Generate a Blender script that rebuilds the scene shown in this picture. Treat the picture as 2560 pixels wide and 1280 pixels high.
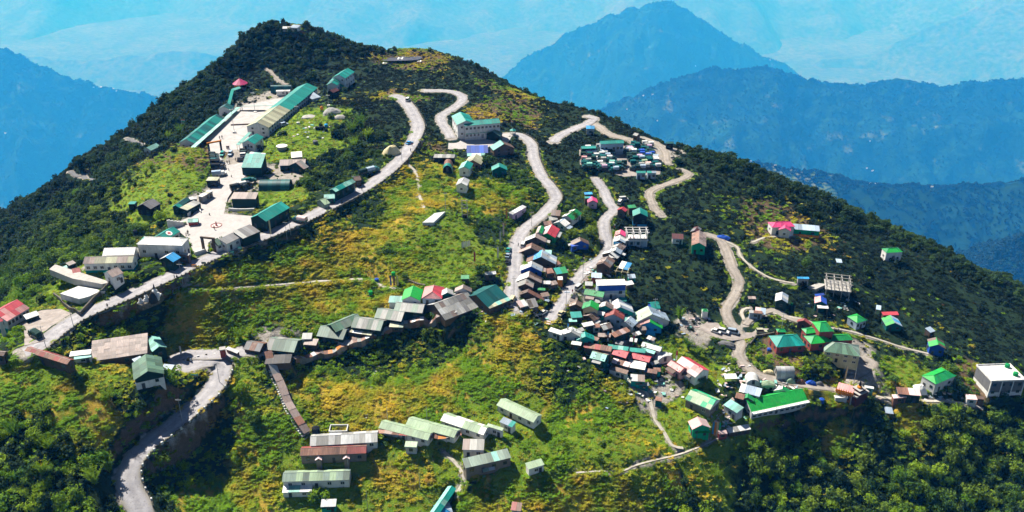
import bpy, bmesh, math, random
import numpy as np
from mathutils import Vector, Matrix, Quaternion

# ------------------------------------------------------------------ camera, sky, sun, exposure
for o in list(bpy.data.objects):
    bpy.data.objects.remove(o)
SC = bpy.context.scene
COL = SC.collection
R = math.radians
CAMZ, PITCH, FPX = 150.0, R(27.0), 2217.0
cam_d = bpy.data.cameras.new('camera'); cam = bpy.data.objects.new('camera', cam_d); COL.objects.link(cam)
cam.location = (0, 0, CAMZ); cam.rotation_euler = (R(90) - PITCH, 0, 0)
cam_d.sensor_width = 36.0; cam_d.lens = 36.0 * FPX / 2560.0
cam_d.clip_start = 1.0; cam_d.clip_end = 90000.0
SC.camera = cam

SUN_EL, SUN_AZ = R(50.0), math.atan2(-0.72, 0.69)      # azimuth from +Y towards +X
sun_to = Vector((math.sin(SUN_AZ) * math.cos(SUN_EL), math.cos(SUN_AZ) * math.cos(SUN_EL), math.sin(SUN_EL)))
world = bpy.data.worlds.new('World'); SC.world = world; world.use_nodes = True
wn = world.node_tree; wn.nodes.clear()
sky = wn.nodes.new('ShaderNodeTexSky'); sky.sky_type = 'NISHITA'; sky.sun_disc = False
sky.sun_elevation = SUN_EL; sky.sun_rotation = SUN_AZ; sky.altitude = 2500.0; sky.air_density = .7; sky.dust_density = 1.6
bg = wn.nodes.new('ShaderNodeBackground'); bg.inputs['Strength'].default_value = 0.05
wo = wn.nodes.new('ShaderNodeOutputWorld')
wn.links.new(sky.outputs[0], bg.inputs[0]); wn.links.new(bg.outputs[0], wo.inputs[0])
sun_d = bpy.data.lights.new('sun', 'SUN'); sun_d.energy = 5.0; sun_d.angle = R(0.55); sun_d.color = (1.0, 0.95, 0.86)
sun = bpy.data.objects.new('sun', sun_d); COL.objects.link(sun); sun.location = (-150, 300, 300)
sun.rotation_euler = (-sun_to).to_track_quat('-Z', 'Y').to_euler()
SC.view_settings.view_transform = 'Standard'; SC.view_settings.look = 'None'
SC.view_settings.gamma = 1.0; SC.view_settings.use_curve_mapping = False
SC.view_settings.exposure = 1.0
HAZE_COL, HAZE_D = (.03, .34, 1.0, 1), .78e-4          # the air between here and the ranges
SC.render.engine = 'CYCLES'
SC.cycles.use_denoising = True
SC.cycles.max_bounces = 5; SC.cycles.diffuse_bounces = 2; SC.cycles.glossy_bounces = 2
SC.cycles.transmission_bounces = 2; SC.cycles.volume_bounces = 1; SC.cycles.transparent_max_bounces = 6

# ------------------------------------------------------------------ helpers
rnd = random.Random(7)
RNG = np.random.default_rng(11)
CP, SP = math.cos(PITCH), math.sin(PITCH)
REG = dict(a=(0,0,3.764), b=(400,0,4.2667), c=(400,240,5.3325), d=(300,440,4.924), e=(0,580,4.266), f=(0,800,2.667),
           g=(700,220,4.0), h=(560,660,3.4595), i=(1040,200,4.0), j=(1380,260,4.0), k=(1220,480,4.0), l=(1340,680,4.266),
           m=(1660,520,3.7646), n=(1640,760,3.7645), o=(2060,600,2.782), p=(680,960,3.5556), q=(700,380,4.2667),
           r=(880,90,10.667), s=(1440,330,10.667), t=(1240,780,2.5607), u=(1760,980,3.2), v=(0,260,2.782), w=(1240,0,1.9394),
           x=(280,1000,4.2667), z=(0,0,1.0))

def PX(reg, x, y):
    ox, oy, s = REG[reg]
    return ox + x / s, oy + y / s

def ray(u, v):
    """direction of sight of the camera for a point of the view, forward component 1"""
    a, b = (u - 1280.0) / FPX, -(v - 640.0) / FPX
    return np.array([a, CP + b * SP, -SP + b * CP])

def on_z(u, v, z):
    d = ray(u, v); t = (z - CAMZ) / d[2]
    return np.array([d[0] * t, d[1] * t, z])

def at_y(u, v, y):
    d = ray(u, v); t = y / d[1]
    return np.array([d[0] * t, y, CAMZ + d[2] * t])

def hsh(ix, iy, s):
    n = (ix.astype(np.int64) * 374761393 + iy.astype(np.int64) * 668265263 + s * 974634757) & 0x7fffffff
    n = ((n ^ (n >> 13)) * 1274126177) & 0x7fffffff
    return ((n ^ (n >> 16)) & 0xffff) / 65535.0

def vnoise(x, y, s=0):
    x = np.asarray(x, float); y = np.asarray(y, float)
    ix, iy = np.floor(x), np.floor(y); fx, fy = x - ix, y - iy
    fx = fx * fx * fx * (fx * (fx * 6 - 15) + 10); fy = fy * fy * fy * (fy * (fy * 6 - 15) + 10)
    a, b, c, d = hsh(ix, iy, s), hsh(ix + 1, iy, s), hsh(ix, iy + 1, s), hsh(ix + 1, iy + 1, s)
    return (a * (1 - fx) + b * fx) * (1 - fy) + (c * (1 - fx) + d * fx) * fy - 0.5

def fbm(x, y, s=0, o=4):
    r, a = 0, 1.0
    for k in range(o):
        r = r + a * vnoise(x, y, s + 17 * k); x = x * 2.03 + 3.1; y = y * 2.03 - 1.7; a *= 0.5
    return r

def tag(o, label=None, cat=None, group=None, kind=None):
    if label: o['label'] = label
    if cat: o['category'] = cat
    if group: o['group'] = group
    if kind: o['kind'] = kind
    return o

def link(name, data, parent=None, mat=None, loc=None, rot=None, scale=None):
    o = bpy.data.objects.new(name, data); COL.objects.link(o)
    if parent is not None: o.parent = parent
    if loc is not None: o.location = loc
    if rot is not None: o.rotation_euler = rot
    if scale is not None: o.scale = scale
    if mat is not None and data is not None:
        if len(data.materials) == 0: data.materials.append(mat)
        elif data.materials[0] is not mat:
            o.material_slots[0].link = 'OBJECT'; o.material_slots[0].material = mat
    return o

def empty(name, loc, rz=0.0):
    o = bpy.data.objects.new(name, None); COL.objects.link(o); o.location = loc; o.rotation_euler = (0, 0, rz)
    o.empty_display_size = 0.5
    return o

def mesh(name, v, f, smooth=False):
    me = bpy.data.meshes.new(name); me.from_pydata([tuple(map(float, p)) for p in v], [], [tuple(map(int, q)) for q in f]); me.update()
    if smooth: me.shade_smooth()
    return me

class MB:
    """collects boxes, tubes and polygons; each face remembers a material slot"""
    def __init__(s): s.v = []; s.f = []; s.m = []
    def poly(s, pts, m=0):
        n = len(s.v); s.v += [tuple(p) for p in pts]; s.f.append(tuple(range(n, n + len(pts)))); s.m.append(m); return s
    def box(s, x0, x1, y0, y1, z0, z1, m=0, taper=1.0):
        n = len(s.v); cx, cy = (x0 + x1) / 2, (y0 + y1) / 2
        for z, k in ((z0, 1.0), (z1, taper)):
            for x, y in ((x0, y0), (x1, y0), (x1, y1), (x0, y1)): s.v.append((cx + (x - cx) * k, cy + (y - cy) * k, z))
        for q in ((0, 3, 2, 1), (4, 5, 6, 7), (0, 1, 5, 4), (1, 2, 6, 5), (2, 3, 7, 6), (3, 0, 4, 7)):
            s.f.append(tuple(n + i for i in q)); s.m.append(m)
        return s
    def lathe(s, prof, seg=12, m=0, cx=0, cy=0, cap=True):
        n = len(s.v)
        for r, z in prof:
            for k in range(seg):
                a = 2 * math.pi * k / seg; s.v.append((cx + r * math.cos(a), cy + r * math.sin(a), z))
        for i in range(len(prof) - 1):
            for k in range(seg):
                k2 = (k + 1) % seg
                s.f.append((n + i * seg + k, n + i * seg + k2, n + (i + 1) * seg + k2, n + (i + 1) * seg + k)); s.m.append(m)
        if cap:
            s.f.append(tuple(n + (len(prof) - 1) * seg + k for k in range(seg))); s.m.append(m)
            s.f.append(tuple(n + seg - 1 - k for k in range(seg))); s.m.append(m)
        return s
    def bar(s, p, q, r, seg=5, m=0, r2=None):
        p, q = Vector(p), Vector(q); d = (q - p)
        if d.length < 1e-6: return s
        u = d.orthogonal().normalized(); w = d.normalized().cross(u); n = len(s.v); r2 = r if r2 is None else r2
        for c, rr in ((p, r), (q, r2)):
            for k in range(seg):
                a = 2 * math.pi * k / seg; s.v.append(tuple(c + (u * math.cos(a) + w * math.sin(a)) * rr))
        for k in range(seg):
            k2 = (k + 1) % seg; s.f.append((n + k, n + k2, n + seg + k2, n + seg + k)); s.m.append(m)
        s.f.append(tuple(n + seg + k for k in range(seg))); s.m.append(m)
        s.f.append(tuple(n + seg - 1 - k for k in range(seg))); s.m.append(m)
        return s
    def me(s, name, *mats, smooth=False):
        me = bpy.data.meshes.new(name); me.from_pydata([tuple(map(float, p)) for p in s.v], [], s.f)
        for mt in mats: me.materials.append(mt)
        if len(mats) > 1: me.polygons.foreach_set('material_index', s.m)
        me.update()
        if smooth: me.shade_smooth()
        return me
    def build(s, name, parent, *mats, loc=None, rot=None, smooth=False):
        return link(name, s.me(name, *mats, smooth=smooth), parent, None, loc, rot)

# ------------------------------------------------------------------ materials
class NT:
    def __init__(s, name):
        s.m = bpy.data.materials.new(name); s.m.use_nodes = True; s.t = s.m.node_tree; s.t.nodes.clear()
        s.out = s.t.nodes.new('ShaderNodeOutputMaterial'); s.b = s.n('ShaderNodeBsdfPrincipled')
        s.t.links.new(s.b.outputs[0], s.out.inputs[0])
    def n(s, ty, **kw):
        nd = s.t.nodes.new('ShaderNode' + ty if not ty.startswith('ShaderNode') else ty)
        for k, v in kw.items(): setattr(nd, k, v)
        return nd
    def put(s, sock, v):
        if hasattr(v, 'node'): s.t.links.new(v, sock)
        elif v is not None:
            if sock.type == 'RGBA' and len(v) == 3: v = (*v, 1)
            sock.default_value = v
    def noise(s, scale, vec=None, detail=3, rough=.55, dist=0.0):
        nd = s.n('TexNoise'); nd.inputs['Scale'].default_value = scale; nd.inputs['Detail'].default_value = detail
        nd.inputs['Roughness'].default_value = rough; nd.inputs['Distortion'].default_value = dist
        s.put(nd.inputs['Vector'], vec if vec is not None else s.pos()); return nd.outputs['Fac']
    def pos(s):
        if not hasattr(s, '_p'): s._p = s.n('NewGeometry').outputs['Position']
        return s._p
    def obj(s): return s.n('TexCoord').outputs['Object']
    def rand(s): return s.n('ObjectInfo').outputs['Random']
    def math(s, op, a, b=None, c=None, clamp=False):
        nd = s.n('Math', operation=op); nd.use_clamp = clamp
        for i, x in enumerate((a, b, c)):
            if x is not None: s.put(nd.inputs[i], x)
        return nd.outputs[0]
    def ramp(s, fac, lo, hi, a=0.0, b=1.0):
        nd = s.n('MapRange'); s.put(nd.inputs[0], fac)
        for i, x in enumerate((lo, hi, a, b)): nd.inputs[i + 1].default_value = x
        return nd.outputs[0]
    def mix(s, fac, a, b, mode='MIX'):
        nd = s.n('Mix', data_type='RGBA', blend_type=mode); s.put(nd.inputs[0], fac); s.put(nd.inputs[6], a); s.put(nd.inputs[7], b)
        return nd.outputs[2]
    def mulc(s, col, f):
        nd = s.n('VectorMath', operation='SCALE'); s.put(nd.inputs[0], col if hasattr(col, 'node') else tuple(col)); s.put(nd.inputs[3], f)
        return nd.outputs[0]
    def mapv(s, vec, scale, loc=None):
        nd = s.n('Mapping'); s.put(nd.inputs[0], vec); nd.inputs['Scale'].default_value = scale
        if loc is not None: s.put(nd.inputs['Location'], loc)
        return nd.outputs[0]
    def xyz(s, a, b, c):
        nd = s.n('CombineXYZ')
        for i, x in enumerate((a, b, c)): s.put(nd.inputs[i], x)
        return nd.outputs[0]
    def bump(s, h, strength=.5, dist=.1):
        nd = s.n('Bump'); nd.inputs['Strength'].default_value = strength; nd.inputs['Distance'].default_value = dist
        s.put(nd.inputs['Height'], h); s.t.links.new(nd.outputs[0], s.b.inputs['Normal'])
    def done(s, col, rough=.85, spec=.3):
        s.put(s.b.inputs['Base Color'], col); s.put(s.b.inputs['Roughness'], rough); s.b.inputs['Specular IOR Level'].default_value = spec
        return s.m

def matte(name, col, var=.35, scale=.8, rough=.88, spec=.25, stain=None, orand=.25):
    n = NT(name); f = n.ramp(n.noise(scale, detail=5), .3, .7, 1 - var, 1 + var * .55)
    f = n.math('MULTIPLY', f, n.ramp(n.rand(), 0, 1, 1 - orand, 1 + orand * .5))
    c = n.mulc(col, f)
    if stain:
        c = n.mix(n.ramp(n.noise(stain[1], n.mapv(n.pos(), (1, 1, .25)), detail=5), .52, .72, 0, stain[2]), c, stain[0])
    return n.done(c, rough, spec)

def metal_roof(name, col, rust=(.16, .075, .045), amt=.4, var=.22, orand=.35, rough=.5, spec=.35):
    """sheet metal: streaks run down the slope (local y), sheets differ a little from each other"""
    n = NT(name); r = n.rand(); off = n.mulc((37.0, 19.0, 53.0), r)
    add = n.n('VectorMath', operation='ADD'); n.put(add.inputs[0], n.obj()); n.put(add.inputs[1], off); v = add.outputs[0]
    st = n.noise(1.0, n.mapv(v, (5, .9, 1)), detail=4); bl = n.noise(2.2, v, detail=5)
    f = n.math('MULTIPLY', n.ramp(st, .3, .7, 1 - var, 1 + var), n.ramp(r, 0, 1, 1 - orand, 1 + orand * .45))
    c = n.mulc(col, f)
    m = n.math('MULTIPLY', n.ramp(n.math('ADD', st, bl), .98, 1.3, 0, 1, ), amt, clamp=True)
    m = n.math('MULTIPLY', m, n.ramp(n.math('FRACT', n.math('MULTIPLY', r, 7.3)), .2, .9, .15, 1.3), clamp=True)
    c = n.mix(m, c, rust)
    return n.done(c, rough, spec)
# ------------------------------------------------------------------ terrain of the spur, from surveyed points (view u, v, height, ground type)
# types: m tussock meadow, g lawn, s dry brown scrub, d dark scrub, f wood, p pale earth
ANCH = """
10,1270,-26,f 40,1150,-19,f 60,1020,-11.5,m 60,930,-6,m 200,1000,-12,m 200,1100,-18,m 220,1200,-25,f 130,920,-7,g
30,850,-2,d 310,900,-11,g 380,985,-15,d 100,850,-2,d 200,790,-2,d 320,745,-1.5,d 450,690,-1,d 540,640,0,d 640,605,0,d 760,550,1,d 860,495,2,d
960,430,3,d 1020,370,4,d 1045,320,5,d 1025,265,6,d 1000,245,6,s 440,1060,-24,d 320,1180,-29,d 340,1250,-32,f 520,890,-20,d
700,607,-3.5,d 750,650,-7,m 800,700,-13,m 850,750,-16,m 900,790,-19,m 1000,770,-18,m 1240,740,-16,d 700,860,-20,p
500,740,-6,m 500,800,-12,m 450,850,-17,m 300,805,-8,d 300,840,-10,d 560,830,-17,m 620,700,-7,m 700,760,-15,m
1080,550,-3,g 1000,470,-1,m 1000,550,-4,m 900,600,-6,m 1000,650,-10,m 1150,600,-8,g 1100,680,-13,g 950,700,-14,m 1180,650,-11,g 880,540,-3,d
1250,600,-12,d 1270,740,-16,d 1290,600,-12,d 1300,540,-10,d 1390,480,-8,d 1340,400,-5,d 1300,340,-3,d
1120,420,0,g 1160,470,-3,m 1250,430,-3,d 1250,500,-6,m 1180,350,-1,d 1200,380,-2,d 1130,335,0,d 1100,290,2,d 1150,250,4,d 1120,228,5,d 1050,225,6,d
1070,330,1,d 1060,380,0,s 1005,147,8,s 1000,185,5,d 980,200,5.5,d 1060,150,8,s 1090,128,8,s 1000,122,9,s 900,118,13,f 1180,170,5,d
1300,232,0,s 1400,265,-3,d 1480,284,-4,d 1560,322,-6,d 1640,360,-8,d 1740,378,-10,f 1900,430,-16,f 2050,490,-24,f 2200,560,-33,f 2350,625,-41,f
2450,680,-46,f 2560,722,-50,f 1220,280,3,s 1400,380,-4,d 1300,290,-1,s 1550,400,-7,d 1550,435,-8,d 1500,360,-6,d 1470,300,-5,d 1420,325,-5,d
1500,480,-12,d 1500,460,-11,d 1530,520,-14,d 1520,600,-17,d 1450,690,-19,d 1380,790,-21,d
1655,380,-8,p 1700,430,-10,d 1630,475,-12,d 1650,540,-15,d 1790,590,-18,d 1850,690,-23,d 1820,780,-28,d 1850,880,-32,d 1900,945,-34,d 2030,965,-36,d
1860,830,-30,d 1500,750,-21,p 1600,760,-24,d 1650,800,-27,d 1550,850,-28,p 1600,900,-31,d 1700,920,-33,g 1560,930,-33,d 1620,980,-36,p
1750,1010,-37,g 1700,1100,-42,g 1640,1000,-37,p 1700,1118,-42.5,g
1400,830,-22,d 1480,890,-27,d 1560,960,-32,m 1300,850,-22,m 1300,790,-18,m 1400,950,-30,d 1500,1020,-36,m 1400,1050,-37,m 1600,1080,-41,g
900,900,-27,d 900,820,-19,d 1100,850,-24.5,d 1100,780,-17.5,d 800,900,-26.5,d 700,930,-24,d 700,885,-21,d 1000,950,-29,m 1000,895,-26.5,d 1150,950,-29,m
800,1000,-30,m 900,1030,-33,m 1100,1020,-33,m 1250,980,-31,m 620,950,-24,g 640,1050,-31,m 500,1100,-32,d 450,1150,-34,d 500,1250,-40,m
600,1150,-38,m 620,1260,-45,m 850,1090,-36,g 1040,1090,-36,g 1170,1060,-35,g 1300,1030,-34,g 830,1140,-38,g 1210,1150,-39,g 1340,1165,-39.5,g
800,1215,-43,g 820,1270,-46,g 1000,1180,-41,m 1000,1250,-46,g 1100,1270,-47,g 1200,1250,-46,m 1350,1250,-46,m
1500,1150,-41,g 1600,1140,-41.5,g 1500,1230,-47,m 1500,1280,-51,m 1650,1200,-48,m 1700,1280,-56,f
1800,1095,-43,g 1900,1050,-43,g 2000,1020,-43,m 2100,1000,-42,m 2230,1000,-43,m 2400,1000,-45,f 2560,1030,-49,f
1900,1150,-52,f 2000,1062,-47,f 2200,1050,-46.5,f 2400,1050,-49,f 1900,1280,-61,f 2200,1100,-52,f 2200,1280,-65,f 2450,1150,-61,f 2500,1280,-68,f
2150,900,-36,p 2050,850,-31,d 2080,920,-34,d 1960,880,-32,s 1960,930,-34,s 2150,945,-38,p 2300,960,-42,g 2480,970,-46,s 2500,900,-44,d 2300,880,-39,d
2230,820,-36,d 2140,800,-33,d 2050,760,-29,d 2080,720,-27,d 1950,760,-28,d 1950,580,-22,s 2230,640,-34,d 2050,660,-27,d 2400,760,-43,d
2540,850,-49,d 1720,650,-21,d 1700,750,-25,d 1750,830,-29,p 1740,900,-33,g 1780,960,-36,g 1800,1000,-38,d
540,570,0,p 560,490,0,p 590,420,.5,p 610,330,1,p 640,290,1.5,p 700,250,2,p 750,320,5,g 800,290,6,g 800,350,4,g 740,370,3,g 720,440,.5,p
870,330,4,f 880,400,2,f 800,450,1.5,f 720,490,1,g 950,300,6,d 900,260,7,d
440,440,3,g 480,400,5,s 400,480,0,g 340,510,-3,g 500,380,4.5,s
640,200,4,d 580,200,2,f 650,140,13,f 700,100,20,f 690,58,27,f 740,62,27.5,s 800,80,23,f 860,105,16,f 780,150,12,f 850,180,8,d 620,85,22,f
560,140,13,f 500,200,4,f 430,245,-3,f 380,300,-8,f 330,330,-12,f 190,420,-30,f 0,540,-62,f
450,300,-2,f 400,350,-5,f 330,395,-8,f 230,460,-14,f 190,530,-14,f 110,610,-18,f 30,710,-20,f
300,560,-8,f 250,620,-10,f 130,700,-12,f 60,740,-14,f 180,680,-6,g 250,650,-2,p 200,740,-2.5,g 400,620,-.5,d 350,520,-1.5,g 120,800,-4,p
0,650,-62,f 100,560,-50,f 190,470,-38,f 300,370,-17,f
"""
def sstep(a, b, x):
    t = np.clip((x - a) / (b - a), 0, 1); return t * t * (3 - 2 * t)

SKYLINE = [(0,540,-62),(190,420,-30),(330,330,-12),(430,245,-3),(500,200,4),(560,140,13),(620,85,22),(690,58,27),(740,62,27.5),(800,80,23),(860,105,16),(900,118,13),
           (1000,122,9),(1090,128,8),(1180,170,5),(1300,232,0),(1400,265,-3),(1480,284,-4),(1560,322,-6),(1640,360,-8),(1740,378,-10),(1900,430,-16),
           (2050,490,-24),(2200,560,-33),(2350,625,-41),(2450,680,-46),(2560,722,-50)]
pts, typ = [], []
for tok in ANCH.split():
    u, v, z, t = tok.split(','); pts.append(on_z(float(u), float(v), float(z))); typ.append(t)
for u, v, z in SKYLINE:
    p = on_z(u, v, z); ox = -0.75 if u < 520 else (0.6 if u > 1150 else (u - 830) / 1000.0)
    for d, dz in ((22, -12), (60, -46), (140, -125), (260, -240)):
        pts.append(np.array([p[0] + ox * d, p[1] + d * .8, p[2] + dz])); typ.append('f')
for x in (-220, -150, -100, -50, 0, 50, 100, 160, 230):
    pts.append(np.array([x, 150.0, -62 - max(0, x) * .35 - max(0, -x - 100) * .2])); typ.append('f')
for y in (230, 300, 360):
    pts.append(np.array([-330.0, y, -150.0])); typ.append('f')
    pts.append(np.array([340.0, y, -150.0 if y > 260 else -120.0])); typ.append('f')
pts = np.array(pts)
MQ = 11.0
def kern(dx, dy): return np.sqrt(dx * dx + dy * dy + MQ * MQ)
nA = len(pts)
Kmat = kern(pts[:, None, 0] - pts[None, :, 0], pts[:, None, 1] - pts[None, :, 1])
Amat = np.zeros((nA + 1, nA + 1)); Amat[:nA, :nA] = Kmat - np.eye(nA) * 0.6; Amat[:nA, nA] = 1; Amat[nA, :nA] = 1
wgt = np.linalg.solve(Amat, np.concatenate([pts[:, 2], [0]]))
GX0, GX1, GY0, GY1, GS = -360.0, 360.0, 150.0, 760.0, 1.0
gx = np.arange(GX0, GX1 + .1, GS); gy = np.arange(GY0, GY1 + .1, GS); NX, NY = len(gx), len(gy)
XX, YY = np.meshgrid(gx, gy)
ZZ = np.zeros_like(XX); CODES = 'mgsdfp'; TW = np.zeros((6,) + XX.shape)
tidx = np.array([CODES.index(t) for t in typ])
for r0 in range(0, NY, 40):
    x = XX[r0:r0 + 40].ravel(); y = YY[r0:r0 + 40].ravel()
    dx, dy = x[:, None] - pts[None, :, 0], y[:, None] - pts[None, :, 1]
    ZZ[r0:r0 + 40] = (kern(dx, dy) @ wgt[:nA] + wgt[nA]).reshape(-1, NX)
    wx, wy = x + 9 * fbm(x / 14, y / 14, 5, 3), y + 9 * fbm(x / 14, y / 14, 9, 3)
    iw = 1.0 / (((wx[:, None] - pts[None, :, 0]) ** 2 + (wy[:, None] - pts[None, :, 1]) ** 2) + 9.0) ** 2
    s = iw.sum(1)
    for k in range(6): TW[k, r0:r0 + 40] = (iw[:, tidx == k].sum(1) / s).reshape(-1, NX)
rough = np.clip(TW[3] + TW[4] + .75 * TW[0] + .4 * TW[2] + .25 * TW[1], 0, 1)
ZZ += rough * (1.5 * fbm(XX / 32, YY / 32, 1, 2) + .9 * fbm(XX / 10, YY / 10, 2, 2))
ZZ += (TW[0] + TW[3] * .6) * 1.0 * (0.35 - np.abs(fbm((XX * .8 + YY * .25) / 12, (YY * .45 - XX * .2) / 12, 3, 2)))
ZZ += (TW[0] + .5 * TW[1] + .4 * TW[3]) * .7 * fbm(XX / 4.6, YY / 4.6, 61, 2)
q_ = (ZZ + 1.2 * fbm(XX / 22, YY / 22, 63, 2)) / 1.7; ZZ += TW[0] * .32 * (sstep(.0, 1.0, q_ - np.floor(q_)) - (q_ - np.floor(q_))) * 1.7
ZB = ZZ.copy()                                            # before pads and roads

def samp(Z, x, y):
    fx = np.clip((np.asarray(x, float) - GX0) / GS, 0, NX - 1.001); fy = np.clip((np.asarray(y, float) - GY0) / GS, 0, NY - 1.001)
    ix, iy = fx.astype(int), fy.astype(int); fx, fy = fx - ix, fy - iy
    return (Z[iy, ix] * (1 - fx) + Z[iy, ix + 1] * fx) * (1 - fy) + (Z[iy + 1, ix] * (1 - fx) + Z[iy + 1, ix + 1] * fx) * fy

def cast(u, v, h=0.0, Z=None, y0=152.0):
    Z = ZB if Z is None else Z
    d = ray(u, v); y = np.arange(y0, 740.0, .25); t = y / d[1]
    gap = CAMZ + d[2] * t - (samp(Z, d[0] * t, y) + h)
    k = np.nonzero(gap < 0)[0]
    if len(k) == 0: return None
    k = k[0]
    if k > 0:
        f = gap[k - 1] / (gap[k - 1] - gap[k] + 1e-9); yy = y[k - 1] + .25 * f
    else: yy = y[0]
    t = yy / d[1]
    return np.array([d[0] * t, yy, CAMZ + d[2] * t])

BLOCK = np.zeros(XX.shape, bool)                          # where nothing grows
def win(x0, x1, y0, y1):
    i0, i1 = max(0, int((x0 - GX0) / GS)), min(NX, int((x1 - GX0) / GS) + 2)
    j0, j1 = max(0, int((y0 - GY0) / GS)), min(NY, int((y1 - GY0) / GS) + 2)
    return slice(j0, j1), slice(i0, i1)

def pad(cx, cy, ang, hx, hy, z, blend=2.0, fill=3.2, block=0.4):
    """level ground under a building: cut into the slope, filled a little on the lower side"""
    r = math.hypot(hx, hy) + blend + 2; w = win(cx - r, cx + r, cy - r, cy + r)
    c, s = math.cos(ang), math.sin(ang); dx, dy = XX[w] - cx, YY[w] - cy
    lx, ly = dx * c + dy * s, -dx * s + dy * c
    d = np.maximum(np.abs(lx) - hx, np.abs(ly) - hy)
    k = 1 - sstep(.3, .3 + blend, d); zz = ZZ[w]
    tgt = np.where(zz > z, z, np.minimum(z, zz + fill))
    ZZ[w] = zz * (1 - k) + tgt * k
    BLOCK[w] |= d < block

def inpoly(px, py, poly):
    ins = np.zeros(px.shape, bool); n = len(poly)
    for i in range(n):
        x1, y1 = poly[i][:2]; x2, y2 = poly[(i + 1) % n][:2]
        c = ((y1 > py) != (y2 > py)); xi = (x2 - x1) * (py - y1) / (y2 - y1 + 1e-12) + x1
        ins ^= c & (px < xi)
    return ins

def polydist(px, py, poly):
    d = np.full(px.shape, 1e9); n = len(poly)
    for i in range(n):
        ax, ay = poly[i][:2]; bx, by = poly[(i + 1) % n][:2]; L = (bx - ax) ** 2 + (by - ay) ** 2 + 1e-9
        t = np.clip(((px - ax) * (bx - ax) + (py - ay) * (by - ay)) / L, 0, 1)
        d = np.minimum(d, np.hypot(px - ax - t * (bx - ax), py - ay - t * (by - ay)))
    return np.where(inpoly(px, py, poly), -d, d)

def smooth_line(P, step=1.5):
    P = [np.array(p, float) for p in P]; Q = [2 * P[0] - P[1]] + P + [2 * P[-1] - P[-2]]; out = []
    for i in range(1, len(Q) - 2):
        a, b, c, d = Q[i - 1:i + 3]; n = max(2, int(np.linalg.norm(c[:2] - b[:2]) / step))
        for k in range(n):
            t = k / n; out.append(.5 * (2 * b + (c - a) * t + (2 * a - 5 * b + 4 * c - d) * t * t + (3 * b - a - 3 * c + d) * t ** 3))
    out.append(Q[-2]); return np.array(out)

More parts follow.
